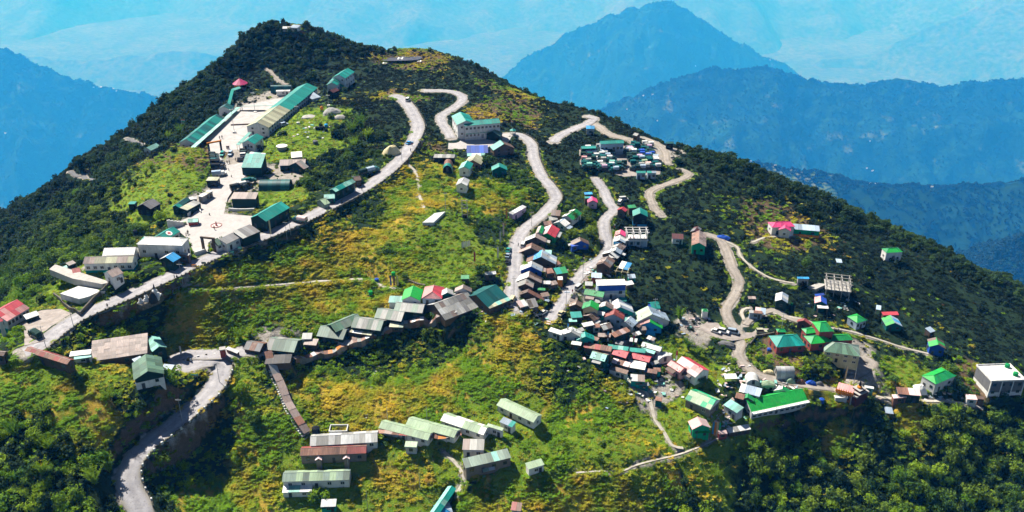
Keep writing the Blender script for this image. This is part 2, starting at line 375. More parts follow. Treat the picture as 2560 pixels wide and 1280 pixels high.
# ------------------------------------------------------------------ roads, paths and paved grounds
ROADS = [  # name, width, raise, kind, points of the centre line
 ('ridge_road', 6.6, .6, 'road', [(60,880),(105,853),(200,792),(320,738),(440,682),(540,637),(640,598),(740,557),(840,507),(930,458),(1000,398),(1036,345),(1045,312),(1030,278),(1020,262),(1004,246),(985,238)]),
 ('village_road', 5.4, .6, 'road', [(1060,226),(1120,228),(1150,236),(1156,250),(1136,268),(1106,287),(1104,305),(1118,325),(1128,345)]),
 ('village_road', 5.4, .6, 'road', [(1270,335),(1300,338),(1328,358),(1335,395),(1355,440),(1386,478),(1388,500),(1362,532),(1318,566),(1293,604),(1288,650),(1286,700),(1280,745),(1300,775)]),
 ('hairpin_road', 7.0, .8, 'road', [(670,868),(600,880),(540,887),(470,885),(440,896),(462,912),(505,905),(548,905),(552,930),(530,975),(480,1022),(420,1070),(355,1120),(322,1170),(325,1220),(345,1262),(352,1290)]),
 ('upper_road', 5.5, .3, 'road', [(1384,355),(1400,338),(1440,320),(1470,308),(1484,296),(1468,290)]),
 ('lot_road', 5.0, .2, 'dirt', [(1478,306),(1500,318),(1520,335),(1560,345),(1580,352),(1590,365),(1585,380)]),
 ('market_road', 4.7, .3, 'road', [(1488,446),(1508,475),(1522,505),(1535,525),(1512,548),(1512,585),(1522,615),(1510,640),(1470,670),(1440,700),(1418,735),(1395,770),(1372,800)]),
 ('dirt_track', 3.5, .2, 'dirt', [(1606,343),(1640,358),(1662,378),(1666,400),(1672,410)]),
 ('dirt_track', 3.5, .2, 'dirt', [(1700,422),(1722,434),(1705,446),(1662,462),(1630,475),(1624,490),(1636,520),(1655,540)]),
 ('dirt_track', 4.0, .2, 'dirt', [(1765,585),(1800,598),(1818,630),(1832,670),(1848,700),(1838,735),(1816,770),(1822,800),(1848,832),(1852,860),(1845,885),(1868,915),(1900,938),(1960,952),(2020,962),(2080,970)]),
 ('yard_track', 4.0, .1, 'dirt', [(2120,955),(2140,938),(2165,925),(2180,910),(2160,895)]),
 ('camp_road', 6.5, .1, 'dirt', [(515,545),(535,515),(560,480),(580,450),(590,410),(590,380)]),
 ('footpath', 1.5, .05, 'path', [(470,722),(540,722),(640,715),(760,706),(860,699),(930,697),(945,710),(965,720),(1010,721)]),
 ('footpath', 1.4, .05, 'path', [(1016,408),(1038,430),(1046,462),(1046,480),(1060,520)]),
 ('footpath', 1.4, .05, 'path', [(1548,930),(1585,960),(1618,985),(1630,1020),(1638,1050),(1660,1080),(1680,1115),(1708,1120)]),
 ('footpath', 1.4, .05, 'path', [(1110,1130),(1130,1148),(1146,1165),(1160,1195),(1155,1210),(1142,1235)]),
 ('footpath', 1.2, .05, 'path', [(1808,600),(1842,618),(1852,640),(1880,668),(1915,690),(1940,700),(1985,708)]),
 ('footpath', 1.2, .05, 'path', [(1880,606),(1920,592),(1990,590),(2020,585)]),
 ('footpath', 1.4, .05, 'path', [(1860,800),(1854,780),(1862,770),(1874,770)]),
 ('footpath', 1.2, .05, 'path', [(1932,782),(2010,800),(2060,815),(2130,830),(2200,850),(2260,870),(2330,886)]),
 ('footpath', 1.6, .05, 'path', [(2190,990),(2240,998),(2330,1003),(2380,1002),(2430,1015),(2450,1018)]),
 ('footpath', .8, .05, 'path', [(1440,1182),(1500,1178),(1560,1178),(1580,1165),(1640,1150),(1700,1136),(1760,1112),(1815,1088)]),
 ('footpath', 1.6, .05, 'dirt', [(664,170),(682,185),(700,203),(716,212)]),
 ('hill_road', 2.6, .1, 'road', [(304,329),(318,345),(345,358),(374,371)]),
 ('hill_road', 2.6, .1, 'road', [(176,428),(190,440),(215,447),(242,450)]),
 ('footpath', 3.0, .1, 'dirt', [(2000,805),(1960,790),(1932,775),(1880,795),(1862,812)]),
]
GROUNDS = [ # name, kind, height offset, outline
 ('parade_ground', 'court', None, [(520,350),(580,283),(668,283),(664,325),(652,352),(640,395),(622,400),(616,446),(590,470),(570,500),(560,538),(650,540),(620,572),(560,590),(520,602),(520,640),(490,640),(470,600),(430,570),(480,545),(510,500),(545,450),(535,400),(522,375)]),
 ('assembly_ground', 'court', None, [(585,278),(612,262),(695,246),(730,247),(672,281)]),
 ('school_yard', 'court', None, [(1122,350),(1135,328),(1150,345),(1285,335),(1270,360),(1210,372),(1120,372)]),
 ('vehicle_yard', 'earth', None, [(1448,372),(1500,362),(1560,362),(1600,372),(1632,376),(1655,400),(1650,438),(1560,440),(1450,412)]),
 ('car_park', 'earth', None, [(1748,818),(1768,800),(1800,808),(1825,830),(1850,842),(1880,818),(1925,818),(1900,838),(1862,850),(1830,856),(1790,846)]),
 ('monastery_yard', 'earth', None, [(2105,905),(2150,890),(2190,905),(2188,925),(2150,945),(2118,930)]),
 ('roadside_yard', 'earth', None, [(62,800),(105,778),(150,768),(190,785),(160,815),(110,850),(60,860)]),
 ('village_square', 'earth', None, [(2015,965),(2060,962),(2100,985),(2095,1005),(2050,1012),(2020,995)]),
]
road_geo = []
for name, wd, up, kd, pl in ROADS:
    P = []
    for u, v in pl:
        p = cast(u, v, up)
        if p is not None: P.append(p)
    L = smooth_line(P); z = L[:, 2].copy()
    for _ in range(40 if kd == 'road' else 14):
        z[1:-1] = .25 * z[:-2] + .5 * z[1:-1] + .25 * z[2:]
    L[:, 2] = z; road_geo.append((name, wd, kd, L))
ground_geo = []
for name, kd, off, pl in GROUNDS:
    P = [cast(u, v) for u, v in pl]; P = np.array([p for p in P if p is not None])
    A = np.c_[P[:, :2] - P[:, :2].mean(0), np.ones(len(P))]; cf = np.linalg.lstsq(A, P[:, 2], rcond=None)[0]
    cf[:2] = np.clip(cf[:2], -.05, .05) if kd == 'court' else np.clip(cf[:2], -.12, .12)
    ground_geo.append((name, kd, P, cf, P[:, :2].mean(0)))

def apply_grounds():
    for name, kd, P, cf, c in ground_geo:
        w = win(P[:, 0].min() - 8, P[:, 0].max() + 8, P[:, 1].min() - 8, P[:, 1].max() + 8)
        d = polydist(XX[w], YY[w], P); tz = (XX[w] - c[0]) * cf[0] + (YY[w] - c[1]) * cf[1] + cf[2] - .12
        k = 1 - sstep(1.0, 4.5, d); ZZ[w] = ZZ[w] * (1 - k) + tz * k; BLOCK[w] |= d < .4

RDIST = np.full(XX.shape, 99.0)
def apply_roads():
    for name, wd, kd, L in road_geo:
        hw = wd / 2; R0 = hw + 7; D = np.full(XX.shape, 1e9, np.float32); T = np.zeros(XX.shape, np.float32)
        seg = np.r_[0, np.cumsum(np.linalg.norm(np.diff(L[:, :2], axis=0), axis=1))]; tt = np.arange(0, seg[-1], .35)
        for p in np.stack([np.interp(tt, seg, L[:, j]) for j in range(3)], -1):
            w = win(p[0] - R0, p[0] + R0, p[1] - R0, p[1] + R0)
            d = np.hypot(XX[w] - p[0], YY[w] - p[1]); m = d < D[w]; D[w][m] = d[m]; T[w][m] = p[2]
        m = D < R0; up = ZZ > T
        bl = np.where(up, 2.2, 1.3) if kd == 'road' else (np.where(up, 2.0, 2.5) if kd == 'dirt' else np.full(XX.shape, .8))
        k = np.where(m, 1 - sstep(hw + .7, hw + .7 + bl, D), 0); ZZ[m] = (ZZ * (1 - k) + (T - .14) * k)[m]
        BLOCK[...] |= D < hw - .15; RDIST[...] = np.minimum(RDIST, D - hw)
FS = 3.0   # true distances of the ranges
# ------------------------------------------------------------------ haze and the far mountains
def grid_obj(name, X, Y, Z, mat, cols=None, kind='structure'):
    ny, nx = X.shape; v = np.stack([X, Y, Z], -1).reshape(-1, 3).astype(np.float32)
    i = np.arange(ny * nx).reshape(ny, nx)
    q = np.stack([i[:-1, :-1], i[:-1, 1:], i[1:, 1:], i[1:, :-1]], -1).reshape(-1, 4).astype(np.int32)
    me = bpy.data.meshes.new(name); me.vertices.add(len(v)); me.vertices.foreach_set('co', v.ravel())
    me.loops.add(q.size); me.loops.foreach_set('vertex_index', q.ravel())
    me.polygons.add(len(q)); me.polygons.foreach_set('loop_start', np.arange(0, q.size, 4, dtype=np.int32)); me.polygons.foreach_set('loop_total', np.full(len(q), 4, np.int32))
    me.update(calc_edges=True); me.shade_smooth()
    if cols is not None:
        at = me.color_attributes.new('zone', 'FLOAT_COLOR', 'POINT'); at.data.foreach_set('color', cols.astype(np.float32).ravel())
    o = link(name, me, None, mat); tag(o, kind=kind); return o

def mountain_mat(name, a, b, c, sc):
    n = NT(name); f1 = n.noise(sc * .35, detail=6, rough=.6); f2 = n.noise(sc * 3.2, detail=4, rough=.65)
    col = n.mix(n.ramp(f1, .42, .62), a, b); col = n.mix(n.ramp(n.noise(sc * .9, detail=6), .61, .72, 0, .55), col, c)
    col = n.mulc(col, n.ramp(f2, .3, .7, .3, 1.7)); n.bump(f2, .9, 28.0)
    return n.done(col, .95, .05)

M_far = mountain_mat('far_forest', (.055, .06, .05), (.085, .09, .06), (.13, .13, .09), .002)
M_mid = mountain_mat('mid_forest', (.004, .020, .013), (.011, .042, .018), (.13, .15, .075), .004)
def terrace_mat():
    n = NT('terraced_land'); f = n.noise(.0016, detail=4); g = n.noise(.012, detail=4); s = n.n('SeparateXYZ'); n.put(s.inputs[0], n.pos())
    z = n.math('FRACT', n.math('ADD', n.math('MULTIPLY', s.outputs[2], 1 / 11.0), n.math('MULTIPLY', g, 1.6)))
    fld = n.mix(n.ramp(g, .35, .6), (.07, .13, .04), (.20, .19, .10)); fld = n.mix(n.ramp(z, .55, .75), fld, (.015, .045, .02))
    xs = n.ramp(s.outputs[0], 1450, 2250, -.24, .3)
    c = n.mix(n.ramp(n.math('ADD', n.math('ADD', f, n.math('MULTIPLY', g, .5)), xs), .66, .76), fld, (.010, .035, .016))
    n.bump(g, .8, 20.0); return n.done(c, .95, .05)
M_ter = terrace_mat()

def ridge(name, crest, ydist, mat, front, back, df=.62, db=.7, nx=260, ny=110, amp=130.0, wl=700.0, seed=1, ext=(0, 0)):
    """crest: skyline points as seen; ydist: distance of the crest (number or list); front/back: how far the sides reach"""
    cu = np.array([c[0] for c in crest], float); cv = np.array([c[1] for c in crest], float)
    front *= FS; back *= FS; amp *= FS; wl *= FS; ydist = np.array(ydist, float) * FS
    cy = np.full(len(cu), float(ydist)) if ydist.ndim == 0 else ydist
    P = np.array([at_y(u, v, y) for u, v, y in zip(cu, cv, cy)])
    o = np.argsort(P[:, 0]); P = P[o]
    xs = np.linspace(P[0, 0] - ext[0], P[-1, 0] + ext[1], nx)
    cz, cyy = np.interp(xs, P[:, 0], P[:, 2]), np.interp(xs, P[:, 0], P[:, 1])
    t = np.linspace(-1, 1, ny); t = np.sign(t) * np.abs(t) ** 1.5
    dy = np.where(t < 0, t * front, t * back)
    X = np.repeat(xs[None], ny, 0); Y = cyy[None] + dy[:, None]
    ad = np.abs(dy)[:, None]
    k = np.minimum(1, ad / (wl * .9))
    sp = np.abs(fbm(X / wl + .35 * fbm(X / wl, Y / wl, seed + 40, 2), Y / (wl * 2.2), seed, 4))
    Z = cz[None] - np.where(dy[:, None] < 0, df * ad, db * ad) - amp * k * (sp * 2.0 - .25) + amp * .16 * fbm(X / (wl * .12), Y / (wl * .12), seed + 3, 4)
    grid_obj(name, X, Y, Z, mat)
    return X, Y, Z

FAR = {}
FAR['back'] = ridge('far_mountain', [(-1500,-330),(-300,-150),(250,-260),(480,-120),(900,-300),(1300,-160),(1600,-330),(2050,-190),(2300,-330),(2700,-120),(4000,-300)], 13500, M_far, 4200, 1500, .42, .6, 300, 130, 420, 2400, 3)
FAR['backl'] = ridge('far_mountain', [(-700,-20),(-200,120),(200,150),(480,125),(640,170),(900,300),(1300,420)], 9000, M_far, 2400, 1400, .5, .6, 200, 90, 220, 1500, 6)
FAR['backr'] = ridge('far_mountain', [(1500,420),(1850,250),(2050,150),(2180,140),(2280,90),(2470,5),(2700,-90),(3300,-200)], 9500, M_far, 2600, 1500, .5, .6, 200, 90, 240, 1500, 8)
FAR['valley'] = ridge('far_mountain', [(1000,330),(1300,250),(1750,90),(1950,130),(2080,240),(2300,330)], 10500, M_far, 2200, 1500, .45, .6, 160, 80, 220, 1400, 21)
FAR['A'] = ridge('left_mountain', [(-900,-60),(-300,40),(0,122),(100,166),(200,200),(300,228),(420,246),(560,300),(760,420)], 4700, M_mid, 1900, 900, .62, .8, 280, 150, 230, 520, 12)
FAR['B'] = ridge('peak_mountain', [(900,420),(1130,290),(1260,186),(1340,130),(1420,85),(1500,48),(1570,20),(1620,4),(1680,6),(1740,40),(1800,82),(1870,120),(1960,166),(2080,250),(2300,380)], 6200, M_mid, 2300, 900, .55, .9, 280, 150, 300, 620, 14)
FAR['C'] = ridge('forest_ridge', [(1180,520),(1400,335),(1560,245),(1700,190),(1800,166),(1900,172),(1960,182),(2050,200),(2130,212),(2240,203),(2350,214),(2470,204),(2560,200),(2800,190),(3300,230)], 3500, M_mid, 1700, 800, .5, .8, 300, 150, 190, 420, 15)
FAR['D'] = ridge('terraced_ridge', [(1500,420),(1800,402),(1880,405),(1960,424),(2060,432),(2130,452),(2230,462),(2330,466),(2450,462),(2560,452),(2900,460),(3300,480)], 1550, M_ter, 560, 300, .42, .6, 260, 120, 40, 170, 18)
FAR['E'] = ridge('wooded_spur', [(2380,740),(2440,690),(2480,650),(2520,615),(2560,592),(2640,570),(2900,560)], 950, M_mid, 280, 200, .6, .7, 120, 70, 20, 80, 19)
vx, vy = np.meshgrid(np.linspace(-48000, 48000, 40), np.linspace(400, 47000, 40))
grid_obj('valley_floor', vx, vy, -7400.0 + 60 * fbm(vx / 900, vy / 900, 30, 3), M_far)

hz = MB().box(-50000, 50000, -300, 50000, -8400, 170.0)
hm = bpy.data.materials.new('haze_air'); hm.use_nodes = True; ht = hm.node_tree; ht.nodes.clear()
pv = ht.nodes.new('ShaderNodeVolumePrincipled'); ho = ht.nodes.new('ShaderNodeOutputMaterial'); ht.links.new(pv.outputs[0], ho.inputs['Volume'])
pv.inputs['Color'].default_value = HAZE_COL; pv.inputs['Absorption Color'].default_value = (1, 1, 1, 1)
pv.inputs['Density'].default_value = HAZE_D; pv.inputs['Anisotropy'].default_value = .0
haze = link('haze', hz.me('haze', hm)); tag(haze, kind='stuff')
# ------------------------------------------------------------------ building kit
C = dict(teal=(.004,.24,.20), teald=(.004,.10,.10), tealp=(.22,.50,.43), green=(.008,.24,.07), greenb=(.012,.34,.05), greenp=(.31,.42,.27), greeng=(.10,.19,.13),
         greengrey=(.20,.27,.22), khaki=(.40,.40,.27), rust=(.22,.105,.07), greyrust=(.30,.235,.21), brown=(.16,.105,.08), grey=(.33,.33,.31), greyd=(.15,.15,.155),
         white=(.74,.73,.70), whiteg=(.55,.56,.55), red=(.50,.055,.075), redd=(.30,.07,.06), pink=(.62,.30,.29), hotpink=(.62,.06,.19), pinkp=(.70,.52,.50), blue=(.02,.08,.42), bluel=(.03,.30,.62),
         bluegrey=(.33,.42,.52), maroon=(.10,.028,.03), tar=(.055,.052,.052), orange=(.65,.22,.02), lilac=(.50,.36,.48), cream=(.60,.52,.30), black=(.012,.014,.016),
         dgreen=(.012,.04,.034), tealw=(.008,.30,.26), greenw=(.01,.38,.17), wood=(.11,.075,.05), concrete=(.40,.38,.35), stain=(.20,.17,.14))
_rm, _wm = {}, {}
def roofm(k):
    if k not in _rm:
        amt = dict(rust=.6, greyrust=.55, brown=.5, grey=.25, pink=.3, whiteg=.35, greengrey=.2, khaki=.3, tar=.15).get(k, .3)
        _rm[k] = metal_roof('roof_' + k, C[k], amt=amt, rust=(.15, .07, .045) if k != 'rust' else (.30, .22, .18), var=.3 if k in ('rust', 'greyrust', 'grey', 'tar') else .24, orand={'greenb': .14, 'green': .2, 'teal': .22, 'red': .25, 'white': .2, 'greenp': .25}.get(k, .45))
    return _rm[k]
def wallm(k):
    if k not in _wm:
        if k == 'stone': _wm[k] = M_stone
        else: _wm[k] = matte('wall_' + k, C[k], .16, .7, .9, .2, (tuple(x * .45 for x in C[k]), .8, .45), .1)
    return _wm[k]
M_dark = matte('dark_interior', (.014, .015, .017), .2, 1, .7, .3, None, .1)
M_glass = NT('window_glass'); M_glass = M_glass.done((.02, .026, .032), .12, .6)
M_frame = matte('frame_paint', (.55, .54, .50), .1, 1, .7, .3, None, .1)
M_frameD = matte('frame_dark', (.05, .09, .08), .1, 1, .7, .3, None, .1)
M_door = matte('door_paint', (.05, .055, .06), .15, 1, .7, .3, None, .5)
M_post = matte('timber_post', (.20, .16, .12), .2, 1, .9, .2, None, .3)
M_conc = wallm('concrete')

def sheet_mesh():
    v, f = [], []; n = 12
    for j in (0, 1):
        for i in range(n + 1): v.append((i / n * 1.02 - .01, j, .035 if i % 2 else 0.0))
    for i in range(n): f.append((i, i + 1, n + 2 + i, n + 1 + i))
    return v, f
_sv, _sf = sheet_mesh(); _sh = {}
def sheetm(k):
    if k not in _sh:
        _sh[k] = mesh('roof_sheet', [(x, -y, z) for x, y, z in _sv], [tuple(reversed(q)) for q in _sf]); _sh[k].materials.append(roofm(k))
    return _sh[k]
_win = MB().box(-.5, .5, -.05, .03, 0, .09).box(-.5, .5, -.05, .03, .91, 1).box(-.5, -.42, -.05, .03, .09, .91).box(.42, .5, -.05, .03, .09, .91).box(-.035, .035, -.04, .02, .09, .91).me('window', M_frame)
_pane = MB().box(-.42, .42, -.015, .01, .09, .91).me('pane', M_glass)
_doorm = MB().box(-.5, .5, -.06, .03, 0, 1).me('door', M_door)
_lintel = MB().box(-.6, .6, -.12, .03, 0, .09).me('lintel', M_frame)

def place_window(par, x, y, z, w, h, rz, dark=False):
    o = link('window', _win, par, M_frameD if dark else None, (x, y, z), (0, 0, rz), (w, 1.4, h)); link('pane', _pane, o); return o
def place_door(par, x, y, z, w, h, rz):
    return link('door', _doorm, par, None, (x, y, z), (0, 0, rz), (w, 1.4, h))

def basis(loc, ex, ey):
    ex, ey = Vector(ex).normalized(), Vector(ey).normalized(); ez = ex.cross(ey); m = Matrix((ex, ey, ez)).transposed().to_4x4(); m.translation = Vector(loc); return m

def lay_sheets(par, x0, x1, top, run, a, side, mats, split=None, wid=2.0, miss=0.0, rows=1, jit=.02):
    """sheets on one slope; top=(y,z) of the upper edge, run = sloped length, a = pitch, side = direction of fall along y"""
    L = x1 - x0; n = max(1, int(round(L / wid))); w = L / n; ca, sa = math.cos(a), math.sin(a)
    for r_ in range(rows):
        for i in range(n):
            if rnd.random() < miss: continue
            xm = (x0 + (i + .5) * w - x0) / L
            k = mats[0]
            if split and (1 - xm if split[2] else xm) < split[0]: k = split[1]
            if len(mats) > 1 and not split and rnd.random() < (.62 if mats[1] == mats[0] else .38): k = rnd.choice(mats[1:])
            ll = run / rows; t0 = r_ * ll
            lift = .035 + rnd.random() * jit + (.03 if r_ % 2 == 0 else 0) + (.012 if i % 2 else 0)
            yy, zz = top[0] + side * ca * t0, top[1] - sa * t0
            ex = (-side, 0, 0); ey = (0, -side * ca, sa)     # local -y runs down the slope
            p0 = x0 + i * w if side < 0 else x0 + (i + 1) * w
            o = link('roof_sheet', sheetm(k), par); tw = (rnd.random() - .5) * .012
            m = basis((p0, yy + side * sa * lift, zz + ca * lift), (-side, tw, 0), ey)
            o.matrix_local = m @ Matrix.Diagonal((w, ll * (1.04 if r_ < rows - 1 else 1.0), 1, 1))

def solve_width(A, B, C2, zr, s):
    """horizontal distance of the eave point from the ridge line, its height following the pitch"""
    d2 = (B - A)[:2]; L = np.linalg.norm(d2); nrm = np.array([-d2[1], d2[0]]) / max(L, .1); d = 2.5
    for _ in range(40):
        P = on_z(C2[0], C2[1], zr - s * abs(d)); dn = float((P[:2] - A[:2]) @ nrm)
        d = .6 * d + .4 * dn
    return d

BLDS, THINGS = [], {}
def survey(row):
    f = [x.strip() for x in row.split('|')]
    kind, reg, pp, h, roof, wall, name, cat, label = f[:9]; opt = {}
    for t in (f[9].split() if len(f) > 9 else []):
        k, _, v = t.partition('='); opt[k] = v or '1'
    q = [float(x) for x in pp.split(',')]; h = float(h) * (.85 if reg in 'klmnh' else .93 if reg in 'fp' else 1)
    a, b, c = PX(reg, q[0], q[1]), PX(reg, q[2], q[3]), PX(reg, q[4], q[5])
    mid = cast((a[0] + b[0]) / 2, (a[1] + b[1]) / 2, h)
    if mid is None: print('no ground for', label); return
    if '+' in name and BLDS: pass
    zr = mid[2]; A, B = on_z(*a, zr), on_z(*b, zr)
    if np.linalg.norm(A - B) < .8: B = A + np.array([.8, 0, 0])
    s = float(opt.get('s', {'gable': .5, 'hip': .55, 'shed': .22, 'flat': .02, 'quonset': 1.0}[kind]))
    d = float(opt['hw']) if 'hw' in opt else solve_width(A, B, c, zr, s)
    mx = float(opt.get('mx', 9)); d = math.copysign(min(max(abs(d), 1.1), mx), d if abs(d) > .01 else 1)
    x = B - A; L = float(np.linalg.norm(x[:2])); ang = math.atan2(x[1], x[0]); n2 = np.array([-math.sin(ang), math.cos(ang)])
    if 'rl' in opt: L += 2 * abs(d) * float(opt.get('hipk', .9))
    c0 = (A + B)[:2] / 2
    if kind in ('shed', 'flat'): c0 = c0 + n2 * d / 2
    zb = zr - h
    if d < 0: ang += math.pi; opt['flip'] = '1'         # local +y is the low / surveyed side
    BLDS.append(dict(kind=kind, L=L, d=abs(d), ang=ang, c=c0, zr=zr, zb=zb, h=h, s=s, roof=roof.split('/'), wall=wall, name=name, cat=cat, label=label, opt=opt, reg=reg))
    hy = abs(d) if kind in ('gable', 'hip', 'quonset') else abs(d) / 2
    pad(c0[0], c0[1], ang, max(.6, L / 2 - .3), max(.6, hy - .3), zb)

def cam_side(b, nx, ny):
    c, s = math.cos(b['ang']), math.sin(b['ang']); wx, wy = nx * c - ny * s, nx * s + ny * c
    return wx * (0 - b['c'][0]) + wy * (0 - b['c'][1]) > 0

def make(b):
    o_, kind, L, d, s, h = b['opt'], b['kind'], b['L'], b['d'], b['s'], b['h']
    if b['name'] == '+': T = THINGS['last']; R0 = T
    else: T = None
    off = (0.0, 0.0, 0.0)
    if T is None:
        T = empty(b['name'], (b['c'][0], b['c'][1], b['zb']), b['ang']); tag(T, b['label'], b['cat'], o_.get('grp', '').replace('_', ' ') or None); THINGS['last'] = T
        M0 = Matrix.Identity(4); P = T
    else:
        # a further wing: same thing, its own walls and roof
        P = None
    b['T'] = T
    wallmat = wallm(b['wall']); oh = float(o_.get('oh', .35)); hl = L / 2; wl = hl - oh * (.6 if L > 3 else .3)
    wn_ = d - oh if kind in ('gable', 'hip') else d / 2 - oh * .6
    wn_ = max(wn_, .5)
    z0 = -float(o_.get('plinth', 2.2)); mw = MB(); a = math.atan(s)
    if P is None:
        T0 = Matrix.Translation(T.location) @ Matrix.Rotation(T.rotation_euler.z, 4, 'Z')
        T1 = Matrix.Translation((b['c'][0], b['c'][1], b['zb'])) @ Matrix.Rotation(b['ang'], 4, 'Z'); LM = T0.inverted() @ T1
    else: LM = Matrix.Identity(4)
    posts = 'posts' in o_; pl_ = []
    if kind == 'gable':
        he = h - s * d; zt = he + s * oh
        mw.box(-wl, wl, -wn_, wn_, z0, zt - .06)
        for x in (-wl, wl):
            q = [(x, -wn_, zt - .06), (x, wn_, zt - .06), (x, 0, h - .1)]
            mw.poly(q if x > 0 else q[::-1])
        mw.poly([(-wl, wn_, zt - .06), (wl, wn_, zt - .06), (wl, 0, h - .1), (-wl, 0, h - .1)][::-1]); mw.poly([(-wl, -wn_, zt - .06), (wl, -wn_, zt - .06), (wl, 0, h - .1), (-wl, 0, h - .1)])
    elif kind == 'hip':
        he = h - s * d; zt = he + s * oh; mw.box(-wl, wl, -wn_, wn_, z0, zt - .08)
    elif kind in ('shed', 'flat'):
        y0, y1 = -wn_, wn_; za, zb_ = h - s * (d / 2 - wn_) - .05, h - s * (d / 2 + wn_) - .05; he = zb_
        if posts:
            for x in (-wl, wl):
                for y, z in ((y0, za), (y1, zb_)): pl_.append(((x, y, -.4), (x, y, z)))
        else:
            n = [(-wl, y0, z0), (wl, y0, z0), (wl, y1, z0), (-wl, y1, z0), (-wl, y0, za), (wl, y0, za), (wl, y1, zb_), (-wl, y1, zb_)]
            for q in ((0, 1, 5, 4), (1, 2, 6, 5), (2, 3, 7, 6), (3, 0, 4, 7), (4, 5, 6, 7)): mw.poly([n[i] for i in q])
    elif kind == 'quonset':
        he = h * .4
        sg = 14; prof = [(d * math.cos(math.pi * k / sg), h * math.sin(math.pi * k / sg) ** .8) for k in range(sg + 1)]
        for x in (-hl + .25, hl - .25):
            q = [(x, y * .96, z * .96) for y, z in prof]; mw.poly(q if x > 0 else q[::-1])
    def add(mb, name, *mats, par=T):
        ob = mb.build(name, par, *mats)
        if par is T: ob.matrix_local = LM
        return ob
    for q0, q1 in pl_: add(MB().bar(q0, q1, .09), 'post', M_post)
    if not posts: add(mw, 'wall', wallmat)
    # lower band of another colour
    if 'band' in o_ and kind in ('gable', 'hip', 'shed', 'flat'):
        bk, bz = o_['band'].split(':'); bz = float(bz)
        yy = wn_; add(MB().box(-wl - .04, wl + .04, -yy - .04, yy + .04, z0, bz), 'lower_wall', wallm(bk))
    # roof
    rm = b['roof']; split = None
    if 'mix' in o_: mk, fr = o_['mix'].split(':'); split = (float(fr), mk, 'flip' in o_)
    miss = float(o_.get('miss', 0)); wid = float(o_.get('sw', 2.0 if L < 30 else 2.6)); rows = int(o_.get('rows', 1)); jit = float(o_.get('jit', .03))
    rmesh = MB()
    if kind == 'gable':
        oe = d
        run = oe / math.cos(a)
        for sd in (-1, 1):
            rmesh.poly([(-hl, 0, h - .05), (hl, 0, h - .05), (hl, sd * oe, h - s * oe - .05), (-hl, sd * oe, h - s * oe - .05)][::sd * -1])
        rmesh.bar((-hl - .05, 0, h + .05), (hl + .05, 0, h + .05), .13, 5)
        ro = add(rmesh, 'roof', roofm(rm[0]))
        two = [x for x in o_.get('back', '').split('/') if x]
        lay_sheets(ro, -hl, hl, (0, h), run, a, 1, rm, split, wid, miss, rows, jit)
        lay_sheets(ro, -hl, hl, (0, h), run, a, -1, two or rm, split, wid, miss, rows, jit)
        if two: ro.name = 'roof'
    elif kind in ('shed', 'flat'):
        run = d / math.cos(a); y0 = -d / 2
        rmesh.poly([(-hl, y0, h - .05), (-hl, d / 2, h - s * d - .05), (hl, d / 2, h - s * d - .05), (hl, y0, h - .05)])
        if kind == 'flat' and 'slab' in o_:
            rmesh = MB().box(-hl, hl, -d / 2, d / 2, h - .18, h); ro = add(rmesh, 'roof', wallm(rm[0]))
            pr = float(o_.get('slab')) if o_['slab'] != '1' else .35
            for q in ((-hl, hl, -d/2, -d/2 + .18), (-hl, hl, d/2 - .18, d/2), (-hl, -hl + .18, -d/2 + .18, d/2 - .18), (hl - .18, hl, -d/2 + .18, d/2 - .18)):
                MB().box(*q, h + .002, h + pr).build('parapet', ro, wallm(rm[0]))
        else:
            ro = add(rmesh, 'roof', roofm(rm[0])); lay_sheets(ro, -hl, hl, (y0, h), run, a, 1, rm, split, wid, miss, rows, jit)
    elif kind == 'hip':
        r_ = max(0.05, hl - d * float(o_.get('hipk', .9)))
        ev = h - s * d; E = [(-hl, -d, ev), (hl, -d, ev), (hl, d, ev), (-hl, d, ev)]; A_, B_ = (-r_, 0, h), (r_, 0, h)
        rmesh.bar((-r_, 0, h + .03), (r_, 0, h + .03), .14, 5)
        for e, t in ((E[0], A_), (E[3], A_), (E[1], B_), (E[2], B_)): rmesh.bar((e[0], e[1], e[2] + .03), (t[0], t[1], t[2] + .03), .1, 4)
        ro = add(rmesh, 'roof', roofm(rm[0]))
        def slope(e0, e1, t0, t1, k):
            n = max(2, int(round((Vector(e1) - Vector(e0)).length / wid)))
            for i in range(n):
                u0, u1 = i / n, (i + 1) / n; w_ = .012 * (i % 2) + rnd.random() * .015
                q = [Vector(e0).lerp(Vector(e1), u0), Vector(e0).lerp(Vector(e1), u1), Vector(t0).lerp(Vector(t1), u1), Vector(t0).lerp(Vector(t1), u0)]
                q = [x + Vector((0, 0, w_)) for x in q]
                if (q[2] - q[3]).length < .02: q = q[:3]
                link('roof_sheet', mesh('roof_sheet', q, [tuple(range(len(q)))]), ro, roofm(k))
        slope(E[0], E[1], A_, B_, rm[0]); slope(E[2], E[3], B_, A_, rm[-1]); slope(E[3], E[0], A_, A_, rm[0]); slope(E[1], E[2], B_, B_, o_.get('end', rm[0]))
    elif kind == 'quonset':
        n = max(2, int(round(L / 1.8))); ro = add(MB().bar((-hl, 0, h + .02), (hl, 0, h + .02), .06, 4), 'roof', roofm(rm[0]))
